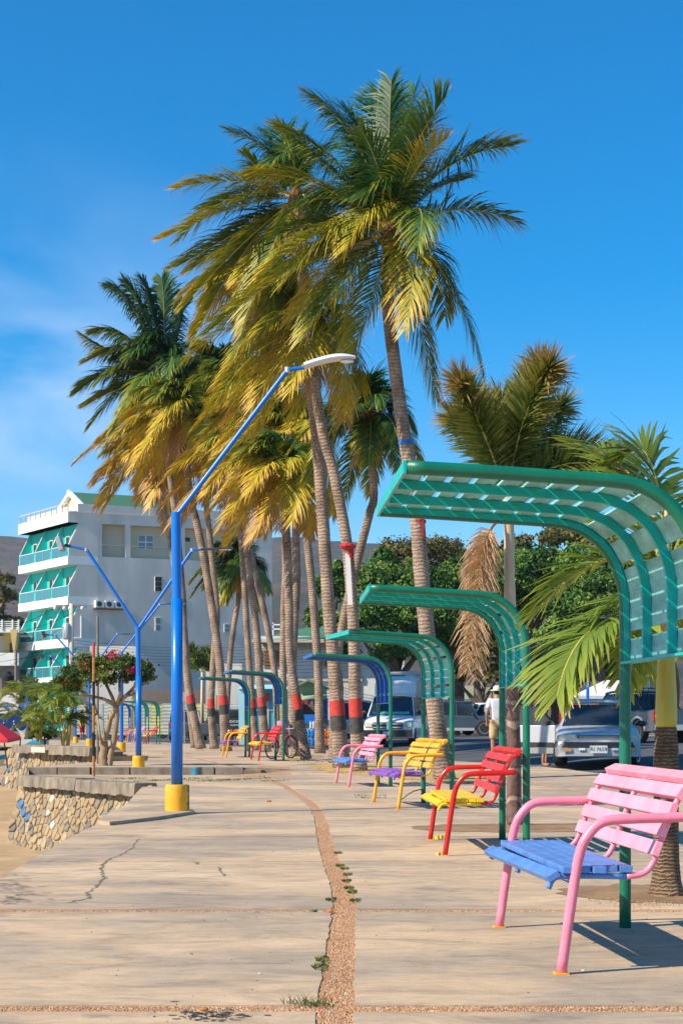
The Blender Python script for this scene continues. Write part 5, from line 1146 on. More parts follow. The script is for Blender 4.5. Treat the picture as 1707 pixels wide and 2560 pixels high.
def cabin(t, bx, tx, zb, zt, wb, wt, mat, pillars, glassm='car_glass', th=.05):
    """bx: (front,rear) at belt, tx: (front,rear) at roof; glass box + roof + pillars"""
    def q(x, z, s): k = (z - zb) / (zt - zb); return Vector((x, s * (wb + (wt - wb) * k) / 2, z))
    b = MB(); e = .012
    v = [Vector((bx[0], -wb / 2 + e, zb)), Vector((bx[1], -wb / 2 + e, zb)), Vector((bx[1], wb / 2 - e, zb)), Vector((bx[0], wb / 2 - e, zb)), Vector((tx[0], -wt / 2 + e, zt)), Vector((tx[1], -wt / 2 + e, zt)), Vector((tx[1], wt / 2 - e, zt)), Vector((tx[0], wt / 2 - e, zt))]
    b.add(v, [(0, 1, 5, 4), (1, 2, 6, 5), (2, 3, 7, 6), (3, 0, 4, 7), (0, 3, 2, 1), (4, 5, 6, 7)]); b.build('windows', M[glassm], t)
    n = 6; b = MB(); rows = []
    for i in range(n + 1):
        k = i / n; x = tx[0] - .04 + (tx[1] - tx[0] + .08) * k; h = .055 * math.sin(math.pi * (k * .86 + .07)); 
        for y, dz in ((-wt / 2 - .012, -.03), (-wt / 2 + .06, .015), (-wt / 4, .03), (0, .036), (wt / 4, .03), (wt / 2 - .06, .015), (wt / 2 + .012, -.03)): b.v.append((x, y, zt + dz + h))
    for i in range(n):
        for j in range(6): b.f.append((i * 7 + j, i * 7 + j + 1, i * 7 + 8 + j, i * 7 + 7 + j))
    b.m = [0] * len(b.f); rf = b.build('roof', M[mat], t, smooth=True); s_ = rf.modifiers.new('s', 'SOLIDIFY'); s_.thickness = .045
    for s in (-1, 1):
        for (xb, xt, w) in [(bx[0], tx[0], .055), (bx[1], tx[1], .09)] + [(a, c, .06) for a, c in pillars]:
            b = MB(); b.bar(Vector((xb, s * (wb / 2 + .004), zb - .02)), Vector((xt, s * (wt / 2 + .004), zt + .01)), .04, w, up=(0, 0, 1)) if False else b.prism([(xb - w / 2, s * (wb / 2 + .008), zb - .02), (xb + w / 2, s * (wb / 2 + .008), zb - .02), (xt + w / 2, s * (wt / 2 + .008), zt + .01), (xt - w / 2, s * (wt / 2 + .008), zt + .01)], (0, -s * .04, 0))
            b.build('pillar', M[mat], t)
def quadp(t, name, pts, off, mat): b = MB(); b.prism(pts, off); return b.build(name, M[mat], t)
def mirror(t, x, z, wd, mat):
    for s in (-1, 1): 
        b = MB(); b.ball((x, s * (wd / 2 + .10), z), (.05, .10, .065), 8, 6); b.tube([(x, s * wd / 2 - s * .03, z - .03), (x, s * (wd / 2 + .05), z - .01)], .02, 6); b.build('mirror', M[mat], t, smooth=True)
def road_place(px, Y, fn=surf): return GY(px, Y, fn)
# --- silver sedan, front towards the camera, its door open
ft_, rr_ = GY(1494, 37.2, rz), None
sed = thing('parked_sedan', GY(1487, 37.6, rz), 'silver sedan facing the camera with its front door open, at the road edge', 'car', R(90) + R(-7)); sed.scale = (1.09, 1.11, 1.06)
k = .97
prof = [(-1.98, .34), (-2.02, .50), (-1.98, .60), (-1.93, .66), (-1.70, .715), (-1.2, .79), (-.78, .86), (.9, .90), (1.55, .88), (1.95, .82), (2.0, .6), (1.98, .36)]
sed_b = carbody(sed, prof, (-1.22, 1.22), 1.62, 'car_silver', ra=.31, sill=.20)
cabin(sed, (-.86, 1.55), (-.28, 1.0), .85, 1.30, 1.46, 1.10, 'car_silver', [(.32, .38)])
for x in (-1.22, 1.22):
    for s in (-1, 1): wheel(sed, x, s * .72, .285, .18, s, R(-14) if x < 0 else 0)
for s in (-1, 1):
    quadp(sed, 'headlight', [(-1.985, s * .42, .545), (-1.945, s * .77, .55), (-1.915, s * .77, .675), (-1.965, s * .42, .675)], (-.035, 0, 0), 'lamp_glass')
    quadp(sed, 'corner_light', [(-1.90, s * .775, .57), (-1.74, s * .805, .575), (-1.74, s * .80, .655), (-1.88, s * .775, .66)], (-.02, s * .015, 0), 'white_plastic')
    quadp(sed, 'turn_signal', [(-2.045, s * .52, .335), (-2.045, s * .70, .335), (-2.045, s * .70, .395), (-2.045, s * .52, .395)], (-.02, 0, 0), 'amber')
    quadp(sed, 'fog_light', [(-2.055, s * .26, .36), (-2.055, s * .38, .36), (-2.055, s * .38, .40), (-2.055, s * .26, .40)], (-.02, 0, 0), 'lens_white')
b = MB(); b.prism([(-1.99, -.40, .555), (-1.99, .40, .555), (-1.975, .40, .655), (-1.975, -.40, .655)], (-.02, 0, 0)); gr = b.build('grille', M['trim_black'], sed)
for i in range(3): quadp(sed, 'grille_bar', [(-2.015, -.38, .575 + i * .026), (-2.015, .38, .575 + i * .026), (-2.015, .38, .582 + i * .026), (-2.015, -.38, .582 + i * .026)], (-.012, 0, 0), 'chrome')
quadp(sed, 'grille_trim', [(-2.0, -.44, .655), (-2.0, .44, .655), (-1.985, .44, .675), (-1.985, -.44, .675)], (-.02, 0, 0), 'chrome')
bm = MB(); 
for z0, z1, dx in ((.24, .41, -.01),):
    bm.v += [(-1.66, -.83, z0), (-1.92, -.80, z0), (-2.02, -.6, z0), (-2.045, 0, z0), (-2.02, .6, z0), (-1.92, .80, z0), (-1.66, .83, z0)] + [(-1.66, -.83, z1), (-1.93, -.80, z1), (-2.035, -.6, z1), (-2.06, 0, z1), (-2.035, .6, z1), (-1.93, .80, z1), (-1.66, .83, z1)]
bm.f = [(i, i + 1, i + 8, i + 7) for i in range(6)]; bm.m = [0] * 6; o = bm.build('bumper', M['car_silver'], sed); o.modifiers.new('s', 'SOLIDIFY').thickness = -.04
bm = MB(); z0, z1 = .415, .525; bm.v = [(x - .012, y * 1.004, z) for z in (z0, z1) for x, y in ((-1.66, -.83), (-1.93, -.80), (-2.035, -.6), (-2.06, 0), (-2.035, .6), (-1.93, .80), (-1.66, .83))]
bm.f = [(i, i + 1, i + 8, i + 7) for i in range(6)]; bm.m = [0] * 6; o = bm.build('bumper_strip', M['trim_black'], sed); o.modifiers.new('s', 'SOLIDIFY').thickness = -.05
pl = quadp(sed, 'number_plate', [(-2.09, -.17, .30), (-2.09, .17, .30), (-2.09, .17, .455), (-2.09, -.17, .455)], (-.01, 0, 0), 'plate_white')
text('RI 7659', .105, M['trim_black'], pl, (-2.102, 0, .375), (R(90), 0, R(-90)))
for s in (-.35, .3): b = MB(); b.bar((-.88, s, .875), (-.66, s + .35, .90), .015, .02); b.build('wiper', M['trim_black'], sed)
mirror(sed, -.62, .90, 1.62, 'trim_black')
for s in (-1, 1): quadp(sed, 'side_strip', [(-.95, s * .815, .42), (.92, s * .815, .42), (.92, s * .815, .50), (-.95, s * .815, .50)], (0, s * .015, 0), 'trim_black'); 
for s in (-.3, .3): b = MB(); b.box((-.05, s, .95), (.16, .36, .5)); b.build('front_seat', M['seat_dark'], sed, bevel=.05)
# open door on the camera's left: hinged at the front pillar
dr = bpy.data.objects.new('open_door', None); dr.location = (-.70, .80 * -1 * -1, 0); 
def door(t, hx, side, length, zb, zt, ang, mat):
    b = MB(); c, s_ = math.cos(ang), math.sin(ang); d = Vector((c, side * s_, 0)); nn = Vector((-side * s_ * side, c * side, 0)); h = Vector((hx, side * .80, 0)); q = lambda l, z: h + d * l + Vector((0, 0, z))
    b.prism([q(0, zb), q(length, zb), q(length + .04, zt - .02), q(length, zt), q(0, zt)], Vector((-d.y, d.x, 0)) * .06 * side); o = b.build('open_door', M[mat], t, bevel=.01)
    b = MB()
    for a, e in ((q(.02, zt), q(.42, 1.26)), (q(.42, 1.26), q(length - .08, 1.28)), (q(length - .08, 1.28), q(length, zt))): b.bar(a, e, .03, .035)
    b.build('window_frame', M['trim_black'], o); b = MB(); b.prism([q(.05, zt), q(length - .02, zt), q(length - .1, 1.27), q(.43, 1.25)], Vector((-d.y, d.x, 0)) * .008 * side); b.build('window', M['car_glass'], o)
    b = MB(); b.prism([q(.03, .42), q(length - .02, .42), q(length - .02, .50), q(.03, .50)], Vector((d.y, -d.x, 0)) * .02 * side); b.build('door_strip', M['trim_black'], o)
    b = MB(); bk2 = Vector((-d.y, d.x, 0)) * .062 * side; b.prism([q(.03, .40) + bk2, q(length - .02, .40) + bk2, q(length - .02, .50) + bk2, q(.03, .50) + bk2], Vector((-d.y, d.x, 0)) * .02 * side); b.build('door_strip', M['trim_black'], o)
    b = MB(); b.prism([q(.03, .26) - Vector((-d.y, d.x, 0)) * .004 * side, q(length - .02, .26) - Vector((-d.y, d.x, 0)) * .004 * side, q(length - .02, .385) - Vector((-d.y, d.x, 0)) * .004 * side, q(.03, .385) - Vector((-d.y, d.x, 0)) * .004 * side], Vector((-d.y, d.x, 0)) * .07 * side); b.build('door_sill', M['car_lower'], o)
    return o
# --- generic simple cars
def simple_car(name, label, loc, rot, prof, wheels, Wd, cab, mat, r=.32, clad=None, cat='car', rear=False, front=False, ra=None):
    t = thing(name, loc, label, cat, rot); carbody(t, prof, wheels, Wd, mat, ra=ra or r * 1.14, sill=r * .75); cabin(t, *cab[:6], mat, cab[6]); x0 = prof[0][0]; x1 = prof[-1][0]
    for x in wheels:
        for s in (-1, 1): wheel(t, x, s * (Wd / 2 - .08), r, .2, s)
    mirror(t, cab[0][0] + .2, cab[2] + .06, Wd, mat)
    zb = cab[2]
    for s in (-1, 1):
        quadp(t, 'headlight', [(x0 - .01, s * Wd * .28, zb - .32), (x0 - .01, s * Wd * .46, zb - .30), (x0 + .02, s * Wd * .46, zb - .17), (x0 + .02, s * Wd * .28, zb - .18)], (-.03, 0, 0), 'lamp_glass')
        quadp(t, 'tail_light', [(x1 - .03, s * Wd * .36, zb - .22), (x1 - .03, s * Wd * .49, zb - .22), (x1 - .06, s * Wd * .49, zb - .02), (x1 - .06, s * Wd * .36, zb - .02)], (.05, 0, 0), 'tail_red')
        quadp(t, 'side_sill', [(wheels[0] + r * 1.2, s * (Wd / 2 - .01), r * .72), (wheels[1] - r * 1.2, s * (Wd / 2 - .01), r * .72), (wheels[1] - r * 1.2, s * (Wd / 2 - .01), r * 1.05), (wheels[0] + r * 1.2, s * (Wd / 2 - .01), r * 1.05)], (0, s * .03, 0), clad or 'trim_black')
        for xx in [(wheels[0] + wheels[1]) / 2 + .05, wheels[1] - .15]: quadp(t, 'door_handle', [(xx, s * (Wd / 2 - .005), zb - .13), (xx + .14, s * (Wd / 2 - .005), zb - .13), (xx + .14, s * (Wd / 2 - .005), zb - .10), (xx, s * (Wd / 2 - .005), zb - .10)], (0, s * .02, 0), mat)
    quadp(t, 'front_bumper', [(x0 - .02, -Wd * .47, .25), (x0 - .02, Wd * .47, .25), (x0 - .02, Wd * .47, .45), (x0 - .02, -Wd * .47, .45)], (-.06, 0, 0), clad or 'trim_black')
    quadp(t, 'rear_bumper', [(x1 + .0, -Wd * .47, .27), (x1, Wd * .47, .27), (x1, Wd * .47, .47), (x1, -Wd * .47, .47)], (.06, 0, 0), clad or 'trim_black')
    return t
suvp = [(-2.0, .45), (-2.03, .68), (-1.85, .80), (-1.1, .90), (-.9, .94), (1.7, 1.0), (1.92, .96), (1.97, .5)]
simple_car('parked_suv', 'white crossover parked across the road with silver wheels, behind the man in white', GY(1245, 81.5, rz), R(190) + R(12), suvp, (-1.25, 1.28), 1.75, ((-1.0, 1.75), (-.25, 1.35), .93, 1.50, 1.6, 1.25, [(.35, .38), (1.15, 1.05)]), 'car_white', .34, 'galv')
simple_car('parked_suv', 'dark green jeep with a roof rack, left of the white crossover', GY(1150, 80, rz), R(170), [(-2.0, .55), (-2.03, .9), (-1.0, 1.0), (-.9, 1.02), (1.85, 1.06), (1.95, .6)], (-1.25, 1.25), 1.75, ((-.9, 1.8), (-.6, 1.7), 1.02, 1.62, 1.6, 1.45, [(.1, .12), (1.0, .98)]), 'car_dark', .40, 'galv')
jr = [o for o in S.objects if o.get('label', '').startswith('dark green jeep')][0]
b = MB()
for s in (-.6, .6): b.bar((-.5, s, 1.78), (1.6, s, 1.78), .03, .03)
for i in range(5): b.bar((-.5 + i * .52, -.6, 1.78), (-.5 + i * .52, .6, 1.78), .03, .03)
b.build('roof_rack', M['dark_metal'], jr); MB().box((.2, 0, 1.86), (.7, .8, .16)).build('roof_load', M['black'], jr)
simple_car('parked_hatchback', 'dark red hatchback parked beyond the far lamp posts', GY(233, 110), R(0), [(-1.85, .42), (-1.9, .62), (-1.7, .76), (-1.0, .88), (1.5, .95), (1.85, .9), (1.9, .45)], (-1.2, 1.2), 1.65, ((-1.05, 1.7), (-.35, 1.2), .88, 1.42, 1.5, 1.15, [(.4, .42)]), 'car_red', .3)
simple_car('parked_suv', 'silver white crossover parked behind the far benches', GY(357, 107), R(8), suvp, (-1.3, 1.3), 1.75, ((-1.2, 1.8), (-.5, 1.3), .93, 1.48, 1.6, 1.25, [(.3, .35), (1.1, 1.0)]), 'car_white', .34)
simple_car('parked_truck', 'dark blue grey jeep seen from behind between the palm trunks, left one', GY(472, 92), R(-95), [(-1.9, .55), (-1.95, 1.0), (1.8, 1.05), (1.85, .6)], (-1.2, 1.2), 1.6, ((-.9, 1.7), (-.6, 1.6), 1.0, 1.6, 1.5, 1.35, [(.3, .3)]), 'car_dark', .36)
simple_car('parked_truck', 'long dark pickup parked behind the banded palm trunks', GY(555, 86), R(182), [(-2.3, .55), (-2.35, .9), (2.3, .98), (2.35, .6)], (-1.4, 1.4), 1.7, ((-1.0, .8), (-.5, .6), .95, 1.55, 1.5, 1.3, [(.1, .1)]), 'car_grey', .38)

# --- white van with a box canopy
van = thing('white_van', GY(992, 63.5), 'white van facing the camera with a rounded luggage box on its roof', 'van', R(90) + R(-10))
vp = [(-2.35, .38), (-2.42, .60), (-2.40, .78), (-2.30, .90), (-1.65, 1.12), (-1.5, 1.15), (2.4, 1.2), (2.45, .4)]
carbody(van, vp, (-1.55, 1.5), 1.85, 'car_white', ra=.40, sill=.26)
cabin(van, (-1.62, 2.4), (-.98, 2.3), 1.12, 1.82, 1.80, 1.50, 'car_white', [(-.7, -.62), (.5, .5)])
for x in (-1.55, 1.5):
    for s in (-1, 1): wheel(van, x, s * .80, .36, .22, s)
for s in (-1, 1): quadp(van, 'headlight', [(-2.43, s * .60, .70), (-2.40, s * .88, .70), (-2.38, s * .88, .86), (-2.42, s * .60, .86)], (-.04, 0, 0), 'lamp_glass')
quadp(van, 'grille', [(-2.44, -.56, .62), (-2.44, .56, .62), (-2.42, .56, .87), (-2.42, -.56, .87)], (-.03, 0, 0), 'trim_black')
for y0, y1 in ((-.55, -.06), (.06, .55)):
    for z in (.66, .79): quadp(van, 'grille_bar', [(-2.475, y0, z), (-2.475, y1, z), (-2.475, y1, z + .035), (-2.475, y0, z + .035)], (-.015, 0, 0), 'car_silver')
quadp(van, 'grille_cross', [(-2.475, -.04, .60), (-2.475, .04, .60), (-2.46, .04, .88), (-2.46, -.04, .88)], (-.02, 0, 0), 'chrome')
quadp(van, 'bumper', [(-2.42, -.92, .33), (-2.42, .92, .33), (-2.45, .92, .58), (-2.45, -.92, .58)], (-.12, 0, 0), 'trim_black')
pv = quadp(van, 'number_plate', [(-2.56, -.17, .38), (-2.56, .17, .38), (-2.56, .17, .53), (-2.56, -.17, .53)], (-.01, 0, 0), 'plate_white')
em = MB(); em.tube([Vector((-2.33 - .02, .05 * math.cos(a), .985 + .045 * math.sin(a))) for a in [i * .7 for i in range(-1, 7)]], .009, 5); em.build('emblem', M['dark_metal'], van)
mirror(van, -1.35, 1.25, 1.9, 'trim_black')
for s in (-.6, .15): b = MB(); b.bar((-1.62, s, 1.16), (-1.48, s + .45, 1.30), .015, .02); b.build('wiper', M['trim_black'], van)
paint('sunshade', (.15, .50, .42), .4, .4, 14, .3); b = MB(); b.prism([(-1.60, -.7, 1.17), (-1.60, .7, 1.17), (-1.50, .7, 1.27), (-1.50, -.7, 1.27)], (-.02, 0, .0)); b.build('dashboard_cover', M['sunshade'], van)
bx = thing('luggage_box', van.location + Vector((.1, .8, 1.86)), 'white rounded box on the van roof, streaked with palm shade', 'box', van.rotation_euler[2])
vv = MB(); prof = [(-1.15, .0), (-1.17, .2), (-1.1, .42), (-.95, .60), (-.7, .72), (-.3, .80), (1.3, .82), (1.4, .0)]
vv.prism([(x, -.80, z) for x, z in prof], (0, 1.6, 0)); vv.build('shell', M['car_white'], bx, bevel=.12)
b = MB(); b.tube([(-1.0, -.7, .9), (1.2, -.7, .9)], .06, 8); b.tube([(-.9, .7, .9), (1.2, .7, .9)], .06, 8); b.tube([(-1.0, -.7, .9), (-1.0, .7, .9)], .07, 8); b.build('roof_tube', M['galv'], bx)
# small white truck beside it, door side seen
tk = simple_car('white_minivan', 'weathered white minivan left of the white van, partly behind a palm trunk', GY(880, 68), R(96), [(-1.8, .42), (-1.85, .8), (-1.6, 1.0), (1.8, 1.05), (1.85, .45)], (-1.2, 1.2), 1.55, ((-1.5, 1.7), (-1.2, 1.6), 1.0, 1.7, 1.5, 1.35, [(-.3, -.3)]), 'white_paint', .3)
text('VAC', .5, M['galv'], tk, (-1.88, 0, .72), (R(90), 0, R(-90)))
# --- dark pickup on the right, seen from its rear corner
pk = thing('parked_pickup', GY(1593, 54.7, rz), 'dark grey pickup with a metal headache rack, its rear to the road at right', 'pickup', R(-69.6))
pp = [(-2.5, .5), (-2.55, .85), (-2.3, .98), (-1.5, 1.06), (-.2, 1.08), (2.45, 1.08), (2.5, .55)]
carbody(pk, pp, (-1.65, 1.5), 1.78, 'car_grey', ra=.45, sill=.38)
cabin(pk, (-1.45, .55), (-.85, .35), 1.07, 1.62, 1.62, 1.40, 'car_grey', [(-.4, -.35)])
for x in (-1.65, 1.5):
    for s in (-1, 1): wheel(pk, x, s * .80, .38, .24, s)
    for s in (-1, 1):
        b = MB(); b.tube([(x - .46 * math.cos(a), s * .89, .40 + .44 * math.sin(a)) for a in [math.pi * i / 10 for i in range(11)]], .05, 6); b.build('wheel_arch', M['car_silver'], pk, smooth=True)
for s in (-1, 1): quadp(pk, 'tail_light', [(2.44, s * .72, .72), (2.44, s * .90, .72), (2.40, s * .90, 1.03), (2.40, s * .72, 1.03)], (.09, 0, 0), 'tail_red'); quadp(pk, 'reversing_light', [(2.54, s * .73, .86), (2.54, s * .88, .86), (2.54, s * .88, .92), (2.54, s * .73, .92)], (.01, 0, 0), 'lens_white')
quadp(pk, 'rear_bumper', [(2.46, -.85, .42), (2.46, .85, .42), (2.46, .85, .60), (2.46, -.85, .60)], (.14, 0, 0), 'chrome')
quadp(pk, 'bed_floor_cover', [(.62, -.72, 1.10), (2.4, -.72, 1.10), (2.4, .72, 1.10), (.62, .72, 1.10)], (0, 0, -.03), 'black')
hr_ = []
for s in (-1, 1):
    b = MB(); b.tube([(.75, s * .72, 1.08), (.68, s * .72, 1.78)], .022, 6); b.tube([(1.5, s * .72, 1.08), (.72, s * .72, 1.70)], .022, 6); b.tube([(1.1, s * .72, 1.08), (.72, s * .5, 1.70)], .02, 6); b.build('rack_post', M['dark_metal'], pk)
for z in (1.66, 1.80): b = MB(); b.tube([(.70, -.74, z), (.70, .74, z)], .022, 6); b.build('rack_bar', M['dark_metal'], pk)
for i in range(7): b = MB(); b.tube([(.75 + .12 * 0, -.6 + i * .2, 1.1), (.70, -.6 + i * .2, 1.80)], .014, 5); b.build('rack_rod', M['dark_metal'], pk)
mirror(pk, -1.15, 1.16, 1.7, 'trim_black')
door(sed, -.72, 1, .95, .26, .86, R(58), 'car_silver')
# ---------------------------------------------------------------- people
def person(label, loc, rot, h, joints, shirt, trouser, hair='hair', hat=None, sleeves='short', shorts=True):
    """joints: dict in units of body height (x right, y back(+), z up)"""
    t = thing('person', loc, label, 'person', rot)
    J = dict(pelvis=(0, 0, .52), belly=(0, 0, .60), chest=(0, 0, .74), neck=(0, .005, .83), head=(0, -.01, .895), crown=(0, -.005, .945), ls=(-.105, 0, .80), le=(-.135, .01, .64), lw=(-.14, -.03, .50), lh=(-.14, -.04, .455),
             rs=(.105, 0, .80), re=(.135, .01, .64), rw=(.14, -.03, .50), rh=(.14, -.04, .455), lk=(-.06, -.01, .28), la=(-.065, .01, .045), lt=(-.07, -.08, .02), rk=(.06, -.01, .28), ra=(.065, .01, .045), rt=(.07, -.08, .02), lhip=(-.055, 0, .49), rhip=(.055, 0, .49))
    J.update(joints)
    Rd = dict(pelvis=(.075, .06), belly=(.075, .058), chest=(.082, .06), neck=(.034, .034), head=(.047, .052), crown=(.038, .042), ls=(.034, .034), le=(.025, .025), lw=(.017, .017), lh=(.02, .014), rs=(.034, .034), re=(.025, .025), rw=(.017, .017), rh=(.02, .014),
              lhip=(.055, .055), rhip=(.055, .055), lk=(.037, .037), rk=(.037, .037), la=(.023, .023), ra=(.023, .023), lt=(.02, .014), rt=(.02, .014))
    def skin(name, keys, edges, mat, k, dz=0):
        me = bpy.data.meshes.new(name); me.from_pydata([tuple(Vector(J[q]) * h) for q in keys], [(keys.index(a), keys.index(b)) for a, b in edges], []); o = bpy.data.objects.new(name, me); link(o, t)
        o.modifiers.new('skin', 'SKIN'); 
        if not me.skin_vertices: return o
        for i, q in enumerate(keys): me.skin_vertices[0].data[i].radius = (Rd[q][0] * h * k, Rd[q][1] * h * k)
        me.skin_vertices[0].data[0].use_root = True; o.modifiers['skin'].use_smooth_shade = True; s = o.modifiers.new('sub', 'SUBSURF'); s.levels = 1; s.render_levels = 2; me.materials.append(M[mat]); return o
    body = skin('body', ['pelvis', 'belly', 'chest', 'neck', 'head', 'crown', 'ls', 'le', 'lw', 'lh', 'rs', 're', 'rw', 'rh', 'lhip', 'lk', 'la', 'lt', 'rhip', 'rk', 'ra', 'rt'],
                [('pelvis', 'belly'), ('belly', 'chest'), ('chest', 'neck'), ('neck', 'head'), ('head', 'crown'), ('chest', 'ls'), ('ls', 'le'), ('le', 'lw'), ('lw', 'lh'), ('chest', 'rs'), ('rs', 're'), ('re', 'rw'), ('rw', 'rh'), ('pelvis', 'lhip'), ('lhip', 'lk'), ('lk', 'la'), ('la', 'lt'), ('pelvis', 'rhip'), ('rhip', 'rk'), ('rk', 'ra'), ('ra', 'rt')], 'skin_a', .95)
    J['lsl'] = tuple(Vector(J['ls']).lerp(Vector(J['le']), .75)); J['rsl'] = tuple(Vector(J['rs']).lerp(Vector(J['re']), .75)); Rd['lsl'] = Rd['rsl'] = (.036, .036)
    J['hem'] = tuple(Vector(J['pelvis']) + Vector((0, 0, -.045))); Rd['hem'] = (.088, .07); J['coll'] = tuple(Vector(J['chest']).lerp(Vector(J['neck']), .62)); Rd['coll'] = (.05, .045)
    skin('shirt', ['belly', 'pelvis', 'hem', 'chest', 'coll', 'ls', 'lsl', 'rs', 'rsl'], [('belly', 'pelvis'), ('pelvis', 'hem'), ('belly', 'chest'), ('chest', 'coll'), ('chest', 'ls'), ('ls', 'lsl'), ('chest', 'rs'), ('rs', 'rsl')], shirt, 1.22)
    e = .8 if shorts else 1.0; J['lkk'] = tuple(Vector(J['lhip']).lerp(Vector(J['lk']), 1) + (Vector((0, 0, -.02)) if shorts else Vector((0, 0, 0)))); J['rkk'] = tuple(Vector(J['rk']) + (Vector((0, 0, -.02)) if shorts else Vector((0, 0, 0)))); Rd['lkk'] = Rd['rkk'] = (.05, .05)
    ks = ['pelvis', 'lhip', 'lkk', 'rhip', 'rkk']; es = [('pelvis', 'lhip'), ('lhip', 'lkk'), ('pelvis', 'rhip'), ('rhip', 'rkk')]
    if not shorts: ks += ['la', 'ra']; es += [('lkk', 'la'), ('rkk', 'ra')]
    skin('trousers', ks, es, trouser, 1.18)
    hd = Vector(J['head']) * h; b = MB(); b.ball(hd + Vector((0, .008 * h, .022 * h)), (.053 * h, .058 * h, .052 * h), 12, 8); b.build('hair', M[hair], t, smooth=True)
    if hat: b = MB(); b.lathe([(.10 * h, 0), (.10 * h, .008 * h), (.058 * h, .02 * h), (.052 * h, .06 * h), (.02 * h, .075 * h)], hd + Vector((0, -.01, .03 * h)), 16); b.build('hat', M[hat], t, smooth=True)
    b = MB(); b.ball(hd + Vector((0, -.056 * h, -.008 * h)), (.008 * h, .012 * h, .014 * h), 6, 5); b.build('nose', M['skin_a'], t, smooth=True)
    return t
mp_ = GY(1243, 37.6, gz); mh = 1.70
person('man in white shirt, tan shorts and straw hat, seen from behind near the road', mp_, R(188), 1.72, dict(le=(-.16, .02, .65), lw=(-.13, -.07, .55), lh=(-.12, -.11, .53), re=(.15, .03, .64)), 'cloth_white', 'cloth_tan', hat='cream_wall')
person('woman in a blue top with dark hair behind the stall counter', P(801, 1864, 63.9) + Vector((0, .1, 0)), R(200), 1.52, dict(), 'cloth_blue', 'cloth_blue', shorts=False)
seatp = sed.location + Vector((-1.05, 1.0, -.02))
person('person stepping out behind the open sedan door, only lower legs easy to see', GY(1361, 38.9, rz), R(60), 1.45, dict(lt=(-.09, -.09, .02)), 'cloth_blue', 'trim_black', shorts=True)
# rider with motorcycle at far left
rp_ = GY(206, 101); person('person in a yellow orange shirt and dark cap beside the red hatchback', rp_, R(150), 1.6, dict(le=(-.17, -.05, .68), lw=(-.14, -.14, .60), lh=(-.13, -.17, .6)), 'cloth_yellow', 'cloth_red', hat='bark')

# ---------------------------------------------------------------- stalls and small goods
gs = thing('food_stall', GY(772, 65), 'green gabled roof food stall with a blue counter behind the leaning palms', 'stall'); Yg = 65
paint('stall_green', (.20, .30, .20), .8, .15, 2, .2); paint('fascia_green', (.34, .44, .26), .8, .12, 2, .2); paint('counter_blue', (.01, .16, .62), .5, .12, 3, .1); paint('plywood', (.42, .31, .17), .8, .2, 5, .2); paint('stall_inner', (.18, .13, .13), .9, .3, 5, .2)
o = gs.location; b = MB(); b.prism([P(741, 1735, Yg) - o, P(817, 1735, Yg) - o, P(817, 1722, Yg) - o, P(770, 1705, Yg) - o, P(741, 1716, Yg) - o], (0, .1, 0)); b.build('gable', M['stall_green'], gs)
for a, c in (((736, 1719), (770, 1703)), ((770, 1703), (822, 1722))):
    b = MB(); p, q = P(*a, Yg - .4) - o, P(*c, Yg - .4) - o; b.prism([p, q, q + Vector((0, 3, 0)), p + Vector((0, 3, 0))], (0, 0, .06)); b.build('roof', M['stall_green'], gs)
b = MB(); b.prism([P(738, 1750, Yg - .7) - o, P(818, 1748, Yg - .7) - o, P(817, 1735, Yg) - o, P(740, 1738, Yg) - o], (0, .03, .03)); b.build('awning', M['fascia_green'], gs)
px_box(gs, 'back_wall', 741, 817, 1740, 1800, Yg + 1.6, .1, 'stall_inner'); px_box(gs, 'counter', 748, 793, 1786, 1809, Yg, .5, 'counter_blue'); px_box(gs, 'counter_leg', 780, 793, 1809, 1838, Yg + .02, .3, 'counter_blue'); px_box(gs, 'plywood_panel', 793, 817, 1786, 1840, Yg, .1, 'plywood'); px_box(gs, 'left_panel', 748, 780, 1809, 1864, Yg + .1, .2, 'fascia_green')
px_box(gs, 'post', 816, 820, 1745, 1864, Yg, .1, 'counter_blue'); px_box(gs, 'post', 741, 744, 1745, 1864, Yg, .1, 'counter_blue'); px_box(gs, 'side_wall', 741, 743, 1740, 1864, Yg + .4, 1.2, 'stall_inner'); px_box(gs, 'poster', 803, 814, 1796, 1806, Yg - .02, .015, 'dark_void')
rr = random.Random(2)
for i in range(7): x = 752 + i * 8.5; ob = tag(px_box(None, 'snack_packet', x, x + 5, 1752, 1761, Yg + .3, .05, rr.choice(['cloth_red', 'cloth_tan', 'cloth_white', 'cloth_pink'])), 'small snack packet hanging under the stall roof, number %s from the left' % ['one','two','three','four','five','six','seven'][i], 'snack packet', 'snack packets hung in the stall')
